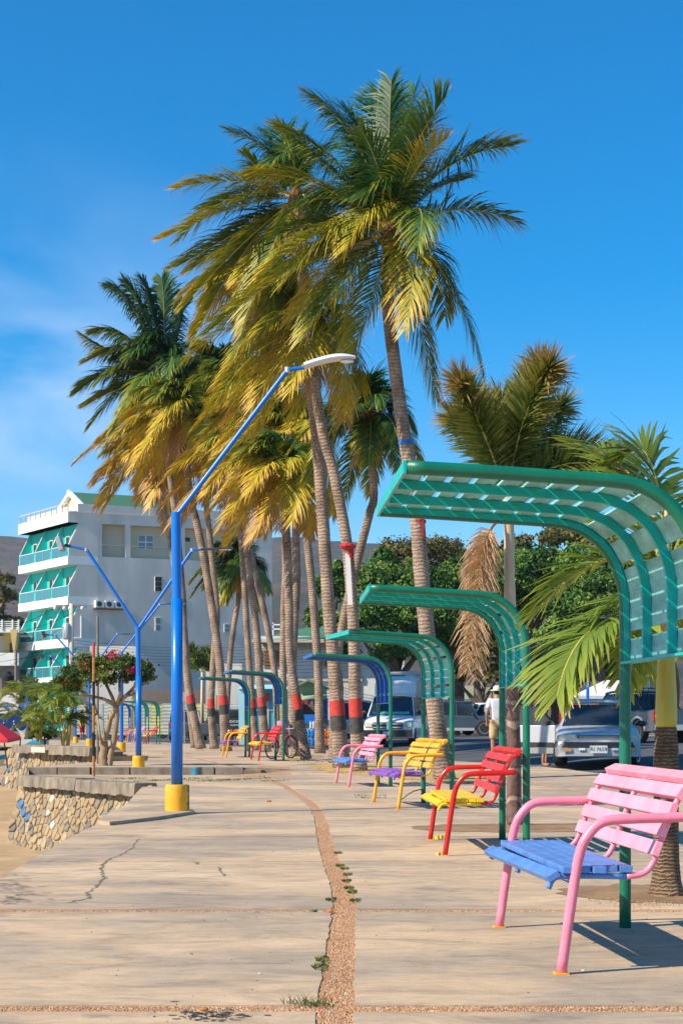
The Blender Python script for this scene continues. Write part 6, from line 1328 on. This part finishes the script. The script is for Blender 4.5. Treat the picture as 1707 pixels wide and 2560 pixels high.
# bottled drinks packs: each pack a thing of six bottles
def pack(px, py, Y, mat, capm, label, cols=3, w=10):
    base = P(px, py, Y); t = thing('drinks_pack', base, label, 'drinks pack', 0, 'packs of bottled drinks at the stall')
    for i in range(cols):
        for j in range(2):
            MB().lathe([(.052, 0), (.056, .05), (.05, .12), (.056, .2), (.05, .25), (.018, .295), (.018, .32)], (-.11 + i * .11, j * .11, 0), 9).build('bottle', M[mat], t, smooth=True)
    return t
paint('drink_blue', (.01, .22, .62), .15, .2, 20, 0); paint('drink_red', (.5, .015, .03), .15, .3, 20, 0); paint('drink_orange', (.75, .20, .03), .15, .2, 20, 0); paint('drink_clear', (.55, .62, .66), .1, .2, 20, 0)
zb = 1864
for k in range(2):
    y = 1864 - k * 20.5
    for j, (px, m, lab) in enumerate(((772, 'drink_blue', 'blue bottle pack'), (789, 'drink_blue', 'second blue bottle pack'), (801, 'drink_red', 'red bottle pack'), (811.5, 'drink_red', 'second red bottle pack'), (821, 'drink_orange', 'orange bottle pack'))):
        pack(px, y, 63.0 + .0 * j, m, m, lab + (', bottom row of the stack by the stall' if k == 0 else ', top row of the stack by the stall'), cols=2 if px > 780 else 3)
pack(784, 1823, 63.2, 'drink_clear', 'white_plastic', 'clear water bottle pack topmost on the blue ones', 3)
pc = thing('plastic_chair', P(806, 1862, 64.3), 'dark green plastic chair leaned at the stall panel', 'chair'); paint('chair_green', (.03, .12, .07), .4, .1, 5, .1)
MB().box((0, 0, .42), (.42, .42, .03)).build('seat', M['chair_green'], pc, bevel=.01); b = MB(); b.prism([(-.22, .2, .42), (.22, .2, .42), (.20, .25, .78), (.1, .26, .84), (-.1, .26, .84), (-.20, .25, .78)], (0, .03, 0)); b.build('backrest', M['chair_green'], pc)
for a in (-1, 1):
    for c in (-1, 1): MB().tube([(a * .17, c * .17, .42), (a * .21, c * .21, 0)], .02, 6).build('leg', M['chair_green'], pc)
    MB().tube([(a * .21, -.2, .60), (a * .21, .22, .64)], .018, 6).build('armrest', M['white_plastic'], pc)
# turquoise kiosk
paint('kiosk_blue', (.05, .42, .56), .55, .12, 1.5, .1); paint('kiosk_pale', (.35, .66, .76), .5, .1, 1.5, .1); paint('sign_red', (.55, .02, .035), .5, .1, 3, .05)
kq = thing('turquoise_kiosk', GY(655, 70), 'turquoise painted kiosk with a red sign behind the red bench', 'kiosk'); Yk = 70
px_box(kq, 'wall', 600, 716, 1722, 1862, Yk, 2.5, 'kiosk_blue'); px_box(kq, 'pale_panel', 597, 614, 1722, 1862, Yk - .1, .1, 'kiosk_pale'); o = kq.location
b = MB(); b.prism([P(594, 1722, Yk - .5) - o, P(722, 1722, Yk - .5) - o, P(712, 1712, Yk + .5) - o, P(606, 1712, Yk + .5) - o], (0, 2, .05)); b.build('roof', M['kiosk_pale'], kq)
px_box(kq, 'trim', 600, 716, 1774, 1777, Yk - .04, .03, 'galv'); px_box(kq, 'frame', 668, 672, 1753, 1862, Yk - .05, .04, 'cream_wall'); px_box(kq, 'column', 623, 630, 1737, 1862, Yk - .12, .1, 'sign_red')
sg_ = px_box(kq, 'sign', 641, 673, 1732, 1753, Yk - .16, .05, 'sign_red'); text('YA', .30, M['white_plastic'], sg_, P(648, 1749, Yk - .19) - o, (R(90), 0, 0))
rc = thing('red_barrel', GY(629, 60), 'tall red cooler box standing beside the kiosk', 'cooler'); MB().box((0, 0, .34), (.16, .16, .68)).build('body', M['sign_red'], rc, bevel=.02); MB().box((0, 0, .70), (.18, .18, .05)).build('lid', M['cloth_red'], rc, bevel=.01)
# rear of a dark vehicle with lettering
rv = thing('dark_van', GY(588, 74), 'dark van rear with white lettering behind the banded palm trunk', 'van', 0); o = rv.location; Yv = 74
px_box(rv, 'body', 570, 603, 1776, 1838, Yv, 3, 'trim_black', bevel=.08); px_box(rv, 'rear_window', 573, 601, 1778, 1791, Yv - .03, .05, 'car_glass'); px_box(rv, 'roof_line', 570, 603, 1762, 1776, Yv + .1, 2.8, 'car_silver', bevel=.06)
text('BENDICION D', .15, M['lens_white'], rv, P(588, 1804, Yv - .03) - o, (R(90), 0, 0)); text('ICOM EX', .11, M['lens_white'], rv, P(589, 1813, Yv - .03) - o, (R(90), 0, 0))
for x in (576, 598): MB().lathe([(.2, -.1), (.3, -.08), (.3, .08), (.2, .1)], Vector(((x - 588) / F * Yv, .3, .25)), 14, Matrix.Rotation(R(90), 3, 'Y')).build('wheel', M['rubber'], rv)
# low wooden table with fruit
lt = thing('wooden_table', GY(592, 52), 'low rough wooden table with goods behind the orange bench', 'table')
MB().box((0, 0, .58), (.75, .5, .05)).build('tabletop', M['wood'], lt); MB().box((0, 0, .16), (.7, .4, .04)).build('shelf', M['wood'], lt)
for a in (-.33, .33):
    for c in (-.2, .2): MB().box((a, c, .29), (.05, .05, .58)).build('leg', M['wood'], lt)
for i in range(13): ob = MB().ball((0, 0, 0), random.uniform(.035, .06), 8, 6).build('fruit', M[random.choice(['cloth_tan', 'cream_wall', 'cloth_orange', 'cloth_white'])], smooth=True); ob.location = lt.location + Vector((random.uniform(-.32, .32), random.uniform(-.15, .15), .64)); tag(ob, 'small pale round fruit lying on the low wooden table', 'fruit', 'fruit on the wooden table')
# bicycle
bk = thing('bicycle', GY(703, 39.5), 'old bicycle with a pink bag parked behind the red bench and shelter post', 'bicycle', R(58))
for x in (-.40, .42):
    w = MB().tube([(x + .27 * math.cos(a), 0, .28 + .27 * math.sin(a)) for a in [i * .2618 for i in range(25)]], .017, 6).build('wheel', M['rubber'], bk, smooth=True)
    b = MB()
    for i in range(10): a = i * .6283; b.tube([(x, 0, .28), (x + .26 * math.cos(a), 0, .28 + .26 * math.sin(a))], .003, 3)
    b.build('spokes', M['galv'], w)
b = MB()
for a, c in (((-.40, 0, .28), (-.10, 0, .26)), ((-.10, 0, .26), (-.20, 0, .62)), ((-.40, 0, .28), (-.20, 0, .58)), ((-.20, 0, .58), (.28, 0, .62)), ((-.10, 0, .26), (.28, 0, .56)), ((.27, 0, .70), (.42, 0, .28))): b.tube([a, c], .014, 6)
b.build('frame', M['cloth_red'], bk); MB().tube([(.24, -.22, .74), (.27, -.1, .72), (.27, .1, .72), (.24, .22, .74)], .012, 6).build('handlebar', M['galv'], bk); MB().ball((-.22, 0, .67), (.12, .06, .035), 8, 6).build('saddle', M['black'], bk, smooth=True)
MB().tube([(-.10, -.06, .26), (-.02, -.06, .18)], .01, 5).build('pedal', M['dark_metal'], bk)
bg_ = tag(MB().ball((0, 0, 0), (.16, .12, .14), 12, 8).build('bag', M['cloth_pink'], smooth=True), 'pink and lilac bag hung on the bicycle handlebar', 'bag'); bg_.location = bk.location + Vector((-.02, -.05, .78))
# canopy stall at right
cs_ = thing('canopy_stall', GY(1520, 66), 'white patterned canopy over a market stall beyond the silver sedan', 'stall'); Yq = 66; o = cs_.location; paint('canopy_white', (.72, .68, .68), .8, .12, 3, .1); paint('floral', (.55, .12, .28), .8, .9, 6, .1)
b = MB(); pk_ = P(1512, 1700, Yq + 1.5) - o; pk2 = P(1580, 1702, Yq + 1.5) - o; f0, f1 = P(1441, 1744, Yq) - o, P(1600, 1742, Yq) - o; r0_, r1_ = f0 + Vector((0, 3, 0)), f1 + Vector((0, 3, 0))
b.add([f0, f1, pk2, pk_, r0_, r1_], [(0, 1, 2, 3), (0, 3, 4), (1, 5, 2), (3, 2, 5, 4)]); b.build('canopy', M['canopy_white'], cs_).modifiers.new('s', 'SOLIDIFY').thickness = .03
px_box(cs_, 'valance', 1441, 1600, 1739, 1747, Yq - .02, .03, 'canopy_white')
for x in (1446, 1502, 1590): px_box(cs_, 'post', x, x + 2.5, 1740, 1834, Yq, .05, 'dark_metal')
px_box(cs_, 'blue_panel', 1513, 1542, 1746, 1830, Yq + .4, .1, 'kiosk_blue'); px_box(cs_, 'floral_cloth', 1473, 1500, 1742, 1756, Yq + .3, .05, 'floral'); px_box(cs_, 'counter', 1450, 1590, 1790, 1834, Yq + .3, .8, 'plywood')
rbd = thing('red_board', GY(1418, 72), 'dark red painted panel with a small white notice under the trees', 'board'); px_box(rbd, 'panel', 1398, 1440, 1718, 1836, 72, .15, 'sign_red'); px_box(rbd, 'notice', 1398, 1407, 1733, 1752, 71.9, .04, 'white_paint')
sl_ = thing('white_tower', GY(1608, 92), 'white cylindrical tank tower with a grey pipe behind the pickup', 'tank'); MB().tube([(0, 0, 0), P(1600, 1560, 92) - sl_.location], .42, 16).build('tank', M['white_paint'], sl_, smooth=True); MB().tube([(.5, -.5, 0), P(1622, 1600, 91.5) - sl_.location], .09, 8).build('pipe', M['galv'], sl_)
# signs by the far benches
gsn = thing('sign_panel', GY(255, 60), 'tall grey rounded sign panel behind the flowering tree trunk', 'sign'); a = P(250, 1830, 60) - gsn.location; c = P(261, 1758, 60) - gsn.location; MB().box((0, 0, (a.z + c.z) / 2), (c.x - a.x, .06, c.z - a.z)).build('panel', M['galv'], gsn, bevel=.03); MB().tube([(0, 0, 0), (0, 0, a.z)], .04, 6).build('post', M['galv'], gsn)
ds = thing('warning_sign', GY(462, 84), 'diamond sign seen from behind right of the nearest lamp post', 'sign'); a = P(461, 1743, 84) - ds.location; MB().box(a, (.42, .02, .42), Matrix.Rotation(R(45), 3, 'Y')).build('plate', M['galv'], ds); MB().tube([(0, 0, 0), (a.x, 0.03, a.z)], .03, 6).build('post', M['galv'], ds)

# ---------------------------------------------------------------- left side: beach things
bt = thing('advertising_sheet', GY(20, 74), 'blue sheet with a pale banner reading Lago behind the black bollards', 'banner'); Yb = 74; o = bt.location; paint('tarp_blue', (.005, .10, .42), .6, .25, 1.2, .3, 6)
b = MB(); a = P(-60, 1832, Yb) - o; c = P(76, 1742, Yb) - o
for i in range(15):
    k = i / 14; yo = .12 * math.sin(k * 9); x = a.x + (c.x - a.x) * k; b.v += [(x, yo, a.z), (x, yo - .1, c.z)]
b.f = [(2 * i, 2 * i + 2, 2 * i + 3, 2 * i + 1) for i in range(14)]; b.m = [0] * 14; b.build('sheet', M['tarp_blue'], bt, smooth=True).modifiers.new('s', 'SOLIDIFY').thickness = .03
b = MB(); b.prism([P(-60, 1735, Yb - .35) - o, P(50, 1730, Yb - .35) - o, P(46, 1775, Yb - .35) - o, P(28, 1790, Yb - .35) - o, P(10, 1783, Yb - .35) - o, P(-60, 1786, Yb - .35) - o], (0, .04, 0)); b.build('banner', M['canopy_white'], bt)
text('Lago', .40, M['tarp_blue'], bt, P(14, 1761, Yb - .37) - o, (R(90), R(4), 0)); text('Re', .22, M['hair'], bt, P(18, 1772, Yb - .37) - o, (R(90), R(4), 0)); b = MB(); b.bar(P(-20, 1769, Yb - .37) - o, P(30, 1764, Yb - .37) - o, .01, .03); b.build('underline', M['tarp_blue'], bt)
wt = thing('water_tank', P(21, 1724, 90), 'black ribbed plastic water tank at the left edge above the blue sheet', 'water tank'); s_ = 90 / F
smooth_by(MB().lathe([(15 * s_, 0), (15.5 * s_, 8 * s_), (14.6 * s_, 9 * s_), (15.5 * s_, 17 * s_), (14.6 * s_, 18 * s_), (15.6 * s_, 28 * s_), (15 * s_, 34 * s_), (8 * s_, 40 * s_), (7 * s_, 45 * s_), (1 * s_, 46 * s_)], n=20).build('tank', M['black'], wt), 30)
wt2 = tag(px_box(None, 'tank_stand', 0, 44, 1724, 1836, 91, 1.5, 'rust'), 'rust red stand under the black water tank', 'stand')
lw = thing('low_wall', GY(60, 58), 'low pale wall behind the black bollards at left', 'wall'); px_box(lw, 'wall', -60, 118, 1828, 1862, 58, .4, 'cream_wall')
paint('bollard_black', (.035, .035, .035), .6, .2, 5, .1)
bp = []
for px, Y, top, wd, lab in ((72, 50, 1804, 20, 'largest black conical bollard beside the green shrub'), (36, 58, 1802, 12, 'middle black bollard in front of the blue sheet'), (11, 58, 1806, 10, 'leftmost black bollard with a round top')):
    z0 = P(px, {72: 1848, 36: 1828, 11: 1828}[px], Y); t = thing('bollard', z0, lab, 'bollard', 0, 'black bollards with hanging chains'); h = P(px, top, Y).z - z0.z; w_ = wd / F * Y / 2
    smooth_by(MB().lathe([(w_ * 1.15, 0), (w_ * 1.15, h * .07), (w_, h * .08), (w_ * .55, h * .62), (w_ * .5, h * .82), (w_ * .6, h * .84), (w_ * .5, h * .9)], n=14).build('body', M['bollard_black'], t), 40); MB().ball((0, 0, h * .93), w_ * .42, 8, 6).build('top_ball', M['galv'], t, smooth=True); bp.append(z0 + Vector((0, 0, h * .75)))
for a, c in ((bp[0], bp[1]), (bp[1], bp[2])):
    m_ = (a + c) / 2 - Vector((0, 0, .45)); o_ = MB().tube([q - a for q in bez(a, m_, c, 12)], .02, 5).build('chain', M['galv']); o_.location = a; tag(o_, 'sagging chain between the largest and the middle bollard' if a is bp[0] else 'sagging chain between the middle and leftmost bollard', 'chain', 'chains between the bollards')
can = thing('red_canopy', P(-10, 1880, 36), 'red cloth canopy on thin poles at the left edge of the beach', 'canopy'); Yo = 36; o = can.location
b = MB(); pkp = P(-70, 1762, Yo + .4) - o; n_ = 10; rim_ = [P(-130, 1850, Yo - .5), P(20, 1849, Yo - .7), P(54, 1842, Yo), P(40, 1836, Yo + 1.2), P(-120, 1832, Yo + 1.3)]; rim_ = [q - o for q in rim_]
b.v = [tuple(pkp)] + [tuple(q) for q in rim_] + [tuple(q - Vector((0, 0, .07))) for q in rim_]
for i in range(5): j = (i + 1) % 5; b.f += [(0, 1 + i, 1 + j), (1 + i, 6 + i, 6 + j, 1 + j)]
b.m = [0] * len(b.f); b.build('cloth', M['sign_red'], can).modifiers.new('s', 'SOLIDIFY').thickness = .01
for (x0, y0, x1, y1) in ((11, 1850, 20, 1920), (52, 1846, 51, 1866)): b = MB(); b.tube([P(x0, y0, Yo - .3) - o, P(x1, y1, Yo - .3) - o], .016, 6); b.build('pole', M['dark_metal'], can)
bo = thing('boat', P(-30, 1915, 43), 'white and cyan wooden boat hull pulled up on the sand at the left edge', 'boat'); Yb2 = 43; o = bo.location; paint('boat_cyan', (.02, .38, .58), .5, .1, 2, .1)
def hull(t, x0, x1, yt, ym, yb, Y, matt, matb):
    o = t.location; n = 12
    for (ya, yb_, m, nm) in ((yt, ym, matt, 'gunwale'), (ym, yb, matb, 'hull')):
        b = MB()
        for i in range(n + 1):
            k = i / n; x = x0 + (x1 - x0) * k; rise = -14 * k ** 2.2; dpt = .55 * (1 - k ** 2.5)
            p = P(x, ya + rise, Y) - o; q = P(x - (4 if nm == 'hull' else 1) * k, yb_ + rise * .9, Y) - o
            b.v += [(p.x, -dpt, p.z), (q.x, -dpt * .8, q.z), (q.x, dpt * .8, q.z), (p.x, dpt, p.z)]
        for i in range(n):
            a = 4 * i; b.f += [(a, a + 1, a + 5, a + 4), (a + 1, a + 2, a + 6, a + 5), (a + 2, a + 3, a + 7, a + 6)]
        b.m = [0] * len(b.f); ob = b.build(nm, M[m], t, smooth=False); ob.modifiers.new('s', 'SOLIDIFY').thickness = .03
hull(bo, -90, 28, 1897, 1908, 1924, 43, 'boat_cyan', 'white_paint')
bo2 = thing('boat', P(90, 1862, 47), 'small upturned cyan boat behind the sea wall beside the shrub', 'boat'); b = MB(); o = bo2.location; b.prism([P(61, 1861, 47) - o, P(104, 1861, 47) - o, P(103, 1852, 47) - o, P(82, 1850, 47) - o, P(72, 1854, 47) - o], (0, 1, 0)); b.build('hull', M['boat_cyan'], bo2, bevel=.02)

# areca palms in the planter
for i, (px, base_y, tops, seed, lab) in enumerate(((105, 1850, [(40, 1700), (60, 1690), (95, 1680), (20, 1740), (130, 1700), (45, 1760), (80, 1720), (110, 1740), (30, 1715), (75, 1700), (12, 1760)], 1, 'feathery areca palm clump leaning left behind the red canopy'), (158, 1866, [(130, 1690), (160, 1685), (185, 1700), (105, 1740), (195, 1740), (150, 1730), (180, 1770), (120, 1780), (140, 1705), (168, 1720), (110, 1700)], 2, 'areca palm clump with bare cane stems at the sea wall end'))):
    Ya = 43 if i == 0 else 41; bs = P(px, base_y, Ya); t = thing('areca_palm', bs, lab, 'palm', 0, 'areca palms in the planter'); rr = random.Random(seed)
    for j, (tx, ty) in enumerate(tops):
        sx_ = px + rr.uniform(-14, 14); dy = rr.uniform(-.7, .7); mid = P(sx_ * .65 + tx * .35, (base_y + ty) / 2 + 8, Ya + dy); st = P(sx_, base_y + 4, Ya + dy * .3)
        if j % 2 == 0: MB().tube([st - bs, st.lerp(mid, .5) - bs + Vector((.02, 0, 0)), mid - bs], [.028, .024, .018], 6).build('stem', M['rachis'], t, smooth=True)
        tipx = tx + (-26 if tx < px else 24); frond(t, mid, P(tx, ty - 8, Ya + dy), P(tipx, ty + 34, Ya + dy * 1.6), 34, .48, .036, .30 + .25 * rr.random(), rr, (-.1, 0, 0), 1.6, .014, 'broad_leaf', 'feather', .12, lift=.1, tipage=.3)
    for j in range(9):
        a = rr.uniform(0, 6.28); c = P(px + rr.uniform(-25, 20), base_y - rr.uniform(20, 70), Ya); frond(t, c, c + Vector((math.cos(a) * .3, math.sin(a) * .3, .35)), c + Vector((math.cos(a) * .75, math.sin(a) * .6, .05)), 26, .38, .034, .25 + .4 * rr.random(), rr, (0, 0, 0), 1.8, .012, 'broad_leaf', 'feather', .12, tipage=.3)
sbp = P(112, 1862, 44); tree('shrub', 'round green shrub at the sea wall below the areca palms', sbp, [lob(112, 1838, 44, 32, 22, sbp), lob(95, 1842, 44, 18, 16, sbp), lob(130, 1846, 44, 18, 16, sbp)], 2600, .045, 'tree_leaf', 51, .04, cat='shrub')
# flowering tree
fb_ = GY(262, 32.3); ftr = thing('bougainvillea', fb_, 'twisted bougainvillea tree with pink flowers between the lamp posts', 'tree'); Yt = 32.3
def q_(x, y, dy=0): return P(x, y, Yt + dy) - fb_
for nm, pts, r0, r1 in (('trunk', [(262, 1920), (258, 1895), (262, 1870), (258, 1850)], .10, .075), ('trunk', [(274, 1918), (277, 1885), (286, 1850), (291, 1810), (294, 1775), (286, 1758)], .065, .04), ('trunk', [(256, 1860), (260, 1848), (268, 1830), (277, 1795), (290, 1775)], .06, .05), ('limb', [(288, 1775), (300, 1755), (315, 1740), (330, 1725), (345, 1700), (350, 1680)], .05, .022),
        ('limb', [(286, 1762), (270, 1752), (250, 1745), (225, 1740), (200, 1735)], .042, .018), ('limb', [(290, 1770), (282, 1745), (268, 1715), (262, 1690)], .045, .02), ('limb', [(292, 1765), (300, 1735), (300, 1700), (310, 1670)], .04, .018), ('limb', [(256, 1858), (250, 1835), (246, 1800), (240, 1770), (225, 1735)], .03, .012), ('limb', [(315, 1740), (335, 1735), (355, 1715), (370, 1705)], .028, .012)):
    cp = catmull([q_(x, y, (0 if nm == 'trunk' else random.uniform(-.3, .3))) for x, y in pts], 5); k = len(cp); MB().tube(cp, [(r0 + (r1 - r0) * i / k) * random.uniform(.88, 1.12) for i in range(k)], 8).build(nm, M['bark_pale'], ftr, smooth=True)
leafmat('bough_leaf', [(0, (.02, .05, .015)), (.4, (.06, .12, .02)), (.75, (.18, .22, .03)), (1, (.40, .22, .06))], .25, .6)
fl = [lob(x, y, Yt + dy, a, c, fb_, ry) for x, y, a, c, dy, ry in ((190, 1690, 36, 30, 0, .5), (235, 1670, 46, 30, .2, .6), (300, 1665, 50, 30, 0, .6), (350, 1680, 36, 30, 0, .5), (190, 1725, 30, 22, 0, .45), (250, 1705, 36, 25, -.3, .5), (365, 1700, 26, 26, 0, .4), (310, 1700, 34, 20, .3, .45), (215, 1650, 30, 18, 0, .4), (165, 1705, 24, 26, 0, .4))]
v, tone = leaves(fl, 13000, .034, 61, .46); leafobj('crown', v, tone, 'bough_leaf', ftr)
v, tone = leaves([fl[3], fl[2], fl[6], fl[3]], 1300, .034, 62, .34); leafobj('flowers', v, tone, 'flower_pink', ftr)
v, tone = leaves([fl[0], fl[4], fl[1], fl[9]], 800, .032, 63, .34); leafobj('flowers', v, tone, 'flower_red', ftr)
# tiny palm in front of the hotel wall
tb = GY(505, 88); tp = thing('young_foxtail_palm', tb, 'small young palm with a pale thin trunk between banded coconut trunks', 'palm tree'); rr = random.Random(77); c_ = P(506, 1680, 88)
MB().tube([(0, 0, 0), c_ - tb], [.12, .07], 8).build('trunk', M['crownshaft_pale'], tp, smooth=True)
for (cx_, cy_, tx, ty, dy) in ((492, 1640, 478, 1618, 0), (525, 1640, 528, 1630, 0), (490, 1660, 484, 1665, .3), (525, 1660, 532, 1668, -.3), (508, 1640, 515, 1625, .4), (500, 1650, 490, 1640, -.5), (515, 1650, 535, 1645, .5)):
    frond(tp, c_, P(cx_, cy_, 88 + dy), P(tx, ty, 88 + dy * 2), 60, .55, .05, .2, rr, (0, 0, 0), .6, .03, 'foxtail_leaf', 'brush', .2, seg=2, tipage=.3)

# ---------------------------------------------------------------- ground litter, tufts, weeds
def tufts(name, label, pts, n, h, mat, seed, spread=.1, w=.004, ys=.6):
    rr = random.Random(seed); b = MB(); tone = []
    for (px, py) in pts:
        c = G(px, py)
        for i in range(n):
            a = rr.uniform(0, 6.28); q = rr.random() ** .5; x = c.x + math.cos(a) * spread * q; y = c.y + math.sin(a) * spread * q * ys; l = h * rr.uniform(.4, 1.1); d = Vector((rr.uniform(-1, 1), rr.uniform(-1, 1), .8)).normalized()
            leafrow(b, tone, (x, y, gz(x, y)), d, Vector((math.cos(a), math.sin(a), 0)), l, w, 3, (0, 0, 0), rr.uniform(0, .5), rr.uniform(.2, .9), 2)
    b.at['tone'] = tone; return tag(b.build(name, M[mat]), label, 'grass', kind='stuff')
tufts('grass_tuft', 'green grass tuft in the pebble joint', [(745, 2512), (770, 2514), (790, 2516), (802, 2518)], 26, .05, 'foxtail_leaf', 1, .05, .003)
tufts('weed', 'low dark weeds along the curved pebble band', [(850, 2165), (862, 2172), (868, 2188), (866, 2203), (872, 2222), (880, 2232), (888, 2252), (845, 2133), (828, 2250), (800, 2420), (805, 2400)], 150, .016, 'foxtail_leaf', 2, .03, .005, 3.2)
tufts('dry_weed', 'dry weeds between the coping and the kerb', [(x, 1946 + (x % 9)) for x in range(300, 700, 17)] + [(500, 1953), (540, 1950), (930, 1996), (925, 1990), (640, 1944)], 40, .04, 'foxtail_leaf', 3, .22, .008)
tufts('dry_grass', 'dry grass round the palm feet', [(x, y) for x, y in ((740, 1902), (780, 1906), (820, 1912), (850, 1922), (880, 1930), (905, 1934), (940, 1932), (1060, 1950), (1090, 1958), (1140, 1960), (440, 1884), (520, 1878), (700, 1893))], 110, .055, 'dead_leaf', 4, .45, .007)
tufts('dry_grass', 'dry grass in the gravel pit of the ringed palm', [(1600, 2252), (1630, 2262), (1660, 2268), (1690, 2262), (1560, 2240), (1700, 2240)], 110, .02, 'dead_leaf', 5, .3, .004)
lit = [(510, 2528, .013, 'rust', 'small orange stone on the nearest pebble joint'), (825, 2282, .016, 'cloth_orange', 'orange scrap on the pebble band joint'), (672, 2005, .026, 'rust', 'brown brick fragment lying left of the curved band'), (1457, 2428, .006, 'white_plastic', 'small white pebble beside the near pink bench leg'), (650, 2436, .006, 'cream_wall', 'tiny pale pebble on the near slab'), (787, 2280, .012, 'chair_green', 'small green scrap beside the band')]
for px, py, r_, m, lab in lit: o = MB().ball((0, 0, r_ * .45), (r_ * 1.3, r_, r_ * .6), 7, 5).build('litter', M[m]); o.location = G(px, py); tag(o, lab, 'litter')
rr = random.Random(12); b = MB()
for i in range(520): 
    y = rr.uniform(5.2, 26); x = rr.uniform(-2.2, 3.2) * (1 if y > 9 else .6); n = 4; q = rr.uniform(.002, .006); z = gz(x, y)
    b.add([(x + q * math.cos(a), y + q * math.sin(a), z) for a in (0, 1.6, 3.1, 4.7)] + [(x, y, z + q)], [(0, 1, 4), (1, 2, 4), (2, 3, 4), (3, 0, 4)])
tag(b.build('grit', M['concrete_dark']), 'loose grit scattered over the concrete', 'grit', kind='stuff')
yc = [(1092, 2098, .03), (1102, 2096, .025), (1110, 2094, .02), (1096, 2139, .02)]
o = MB()
for px, py, r_ in yc: g_ = G(px, py); o.box(g_ + Vector((0, 0, r_ * .5)), (r_ * 1.6, r_, r_), Matrix.Rotation(r_ * 40, 3, 'Z'))
tag(o.build('broken_concrete', M['lemon_wood']), 'yellow painted concrete crumbs at the red bench feet', 'rubble', kind='stuff')
# wire from the bench to the post
a, m_, c = G(1002, 2002), P(1030, 1980, 20.05), P(1058, 1972, 20.1); wq = MB().tube([q - a for q in catmull([a + Vector((0, 0, .01)), m_, c], 8)], .006, 6).build('tied_cable', M['black']); wq.location = a; tag(wq, 'black cable tied from the orange bench to the green post', 'cable')
MB().tube([(.0, -.035, .0), (.0, -.035, .03)], .012, 6)

# ---------------------------------------------------------------- haze: the air between here and the hills
m = bpy.data.materials.new('haze_air'); m.use_nodes = True; n = m.node_tree; n.nodes.clear(); oo = n.nodes.new('ShaderNodeOutputMaterial'); vv = n.nodes.new('ShaderNodeVolumePrincipled')
vv.inputs['Color'].default_value = (.80, .88, 1, 1); vv.inputs['Density'].default_value = .00014; vv.inputs['Anisotropy'].default_value = .2; n.links.new(vv.outputs[0], oo.inputs['Volume'])
hzb = MB().box((0, 950, 88), (10400, 1950, 184)).build('haze', m, kind='stuff')
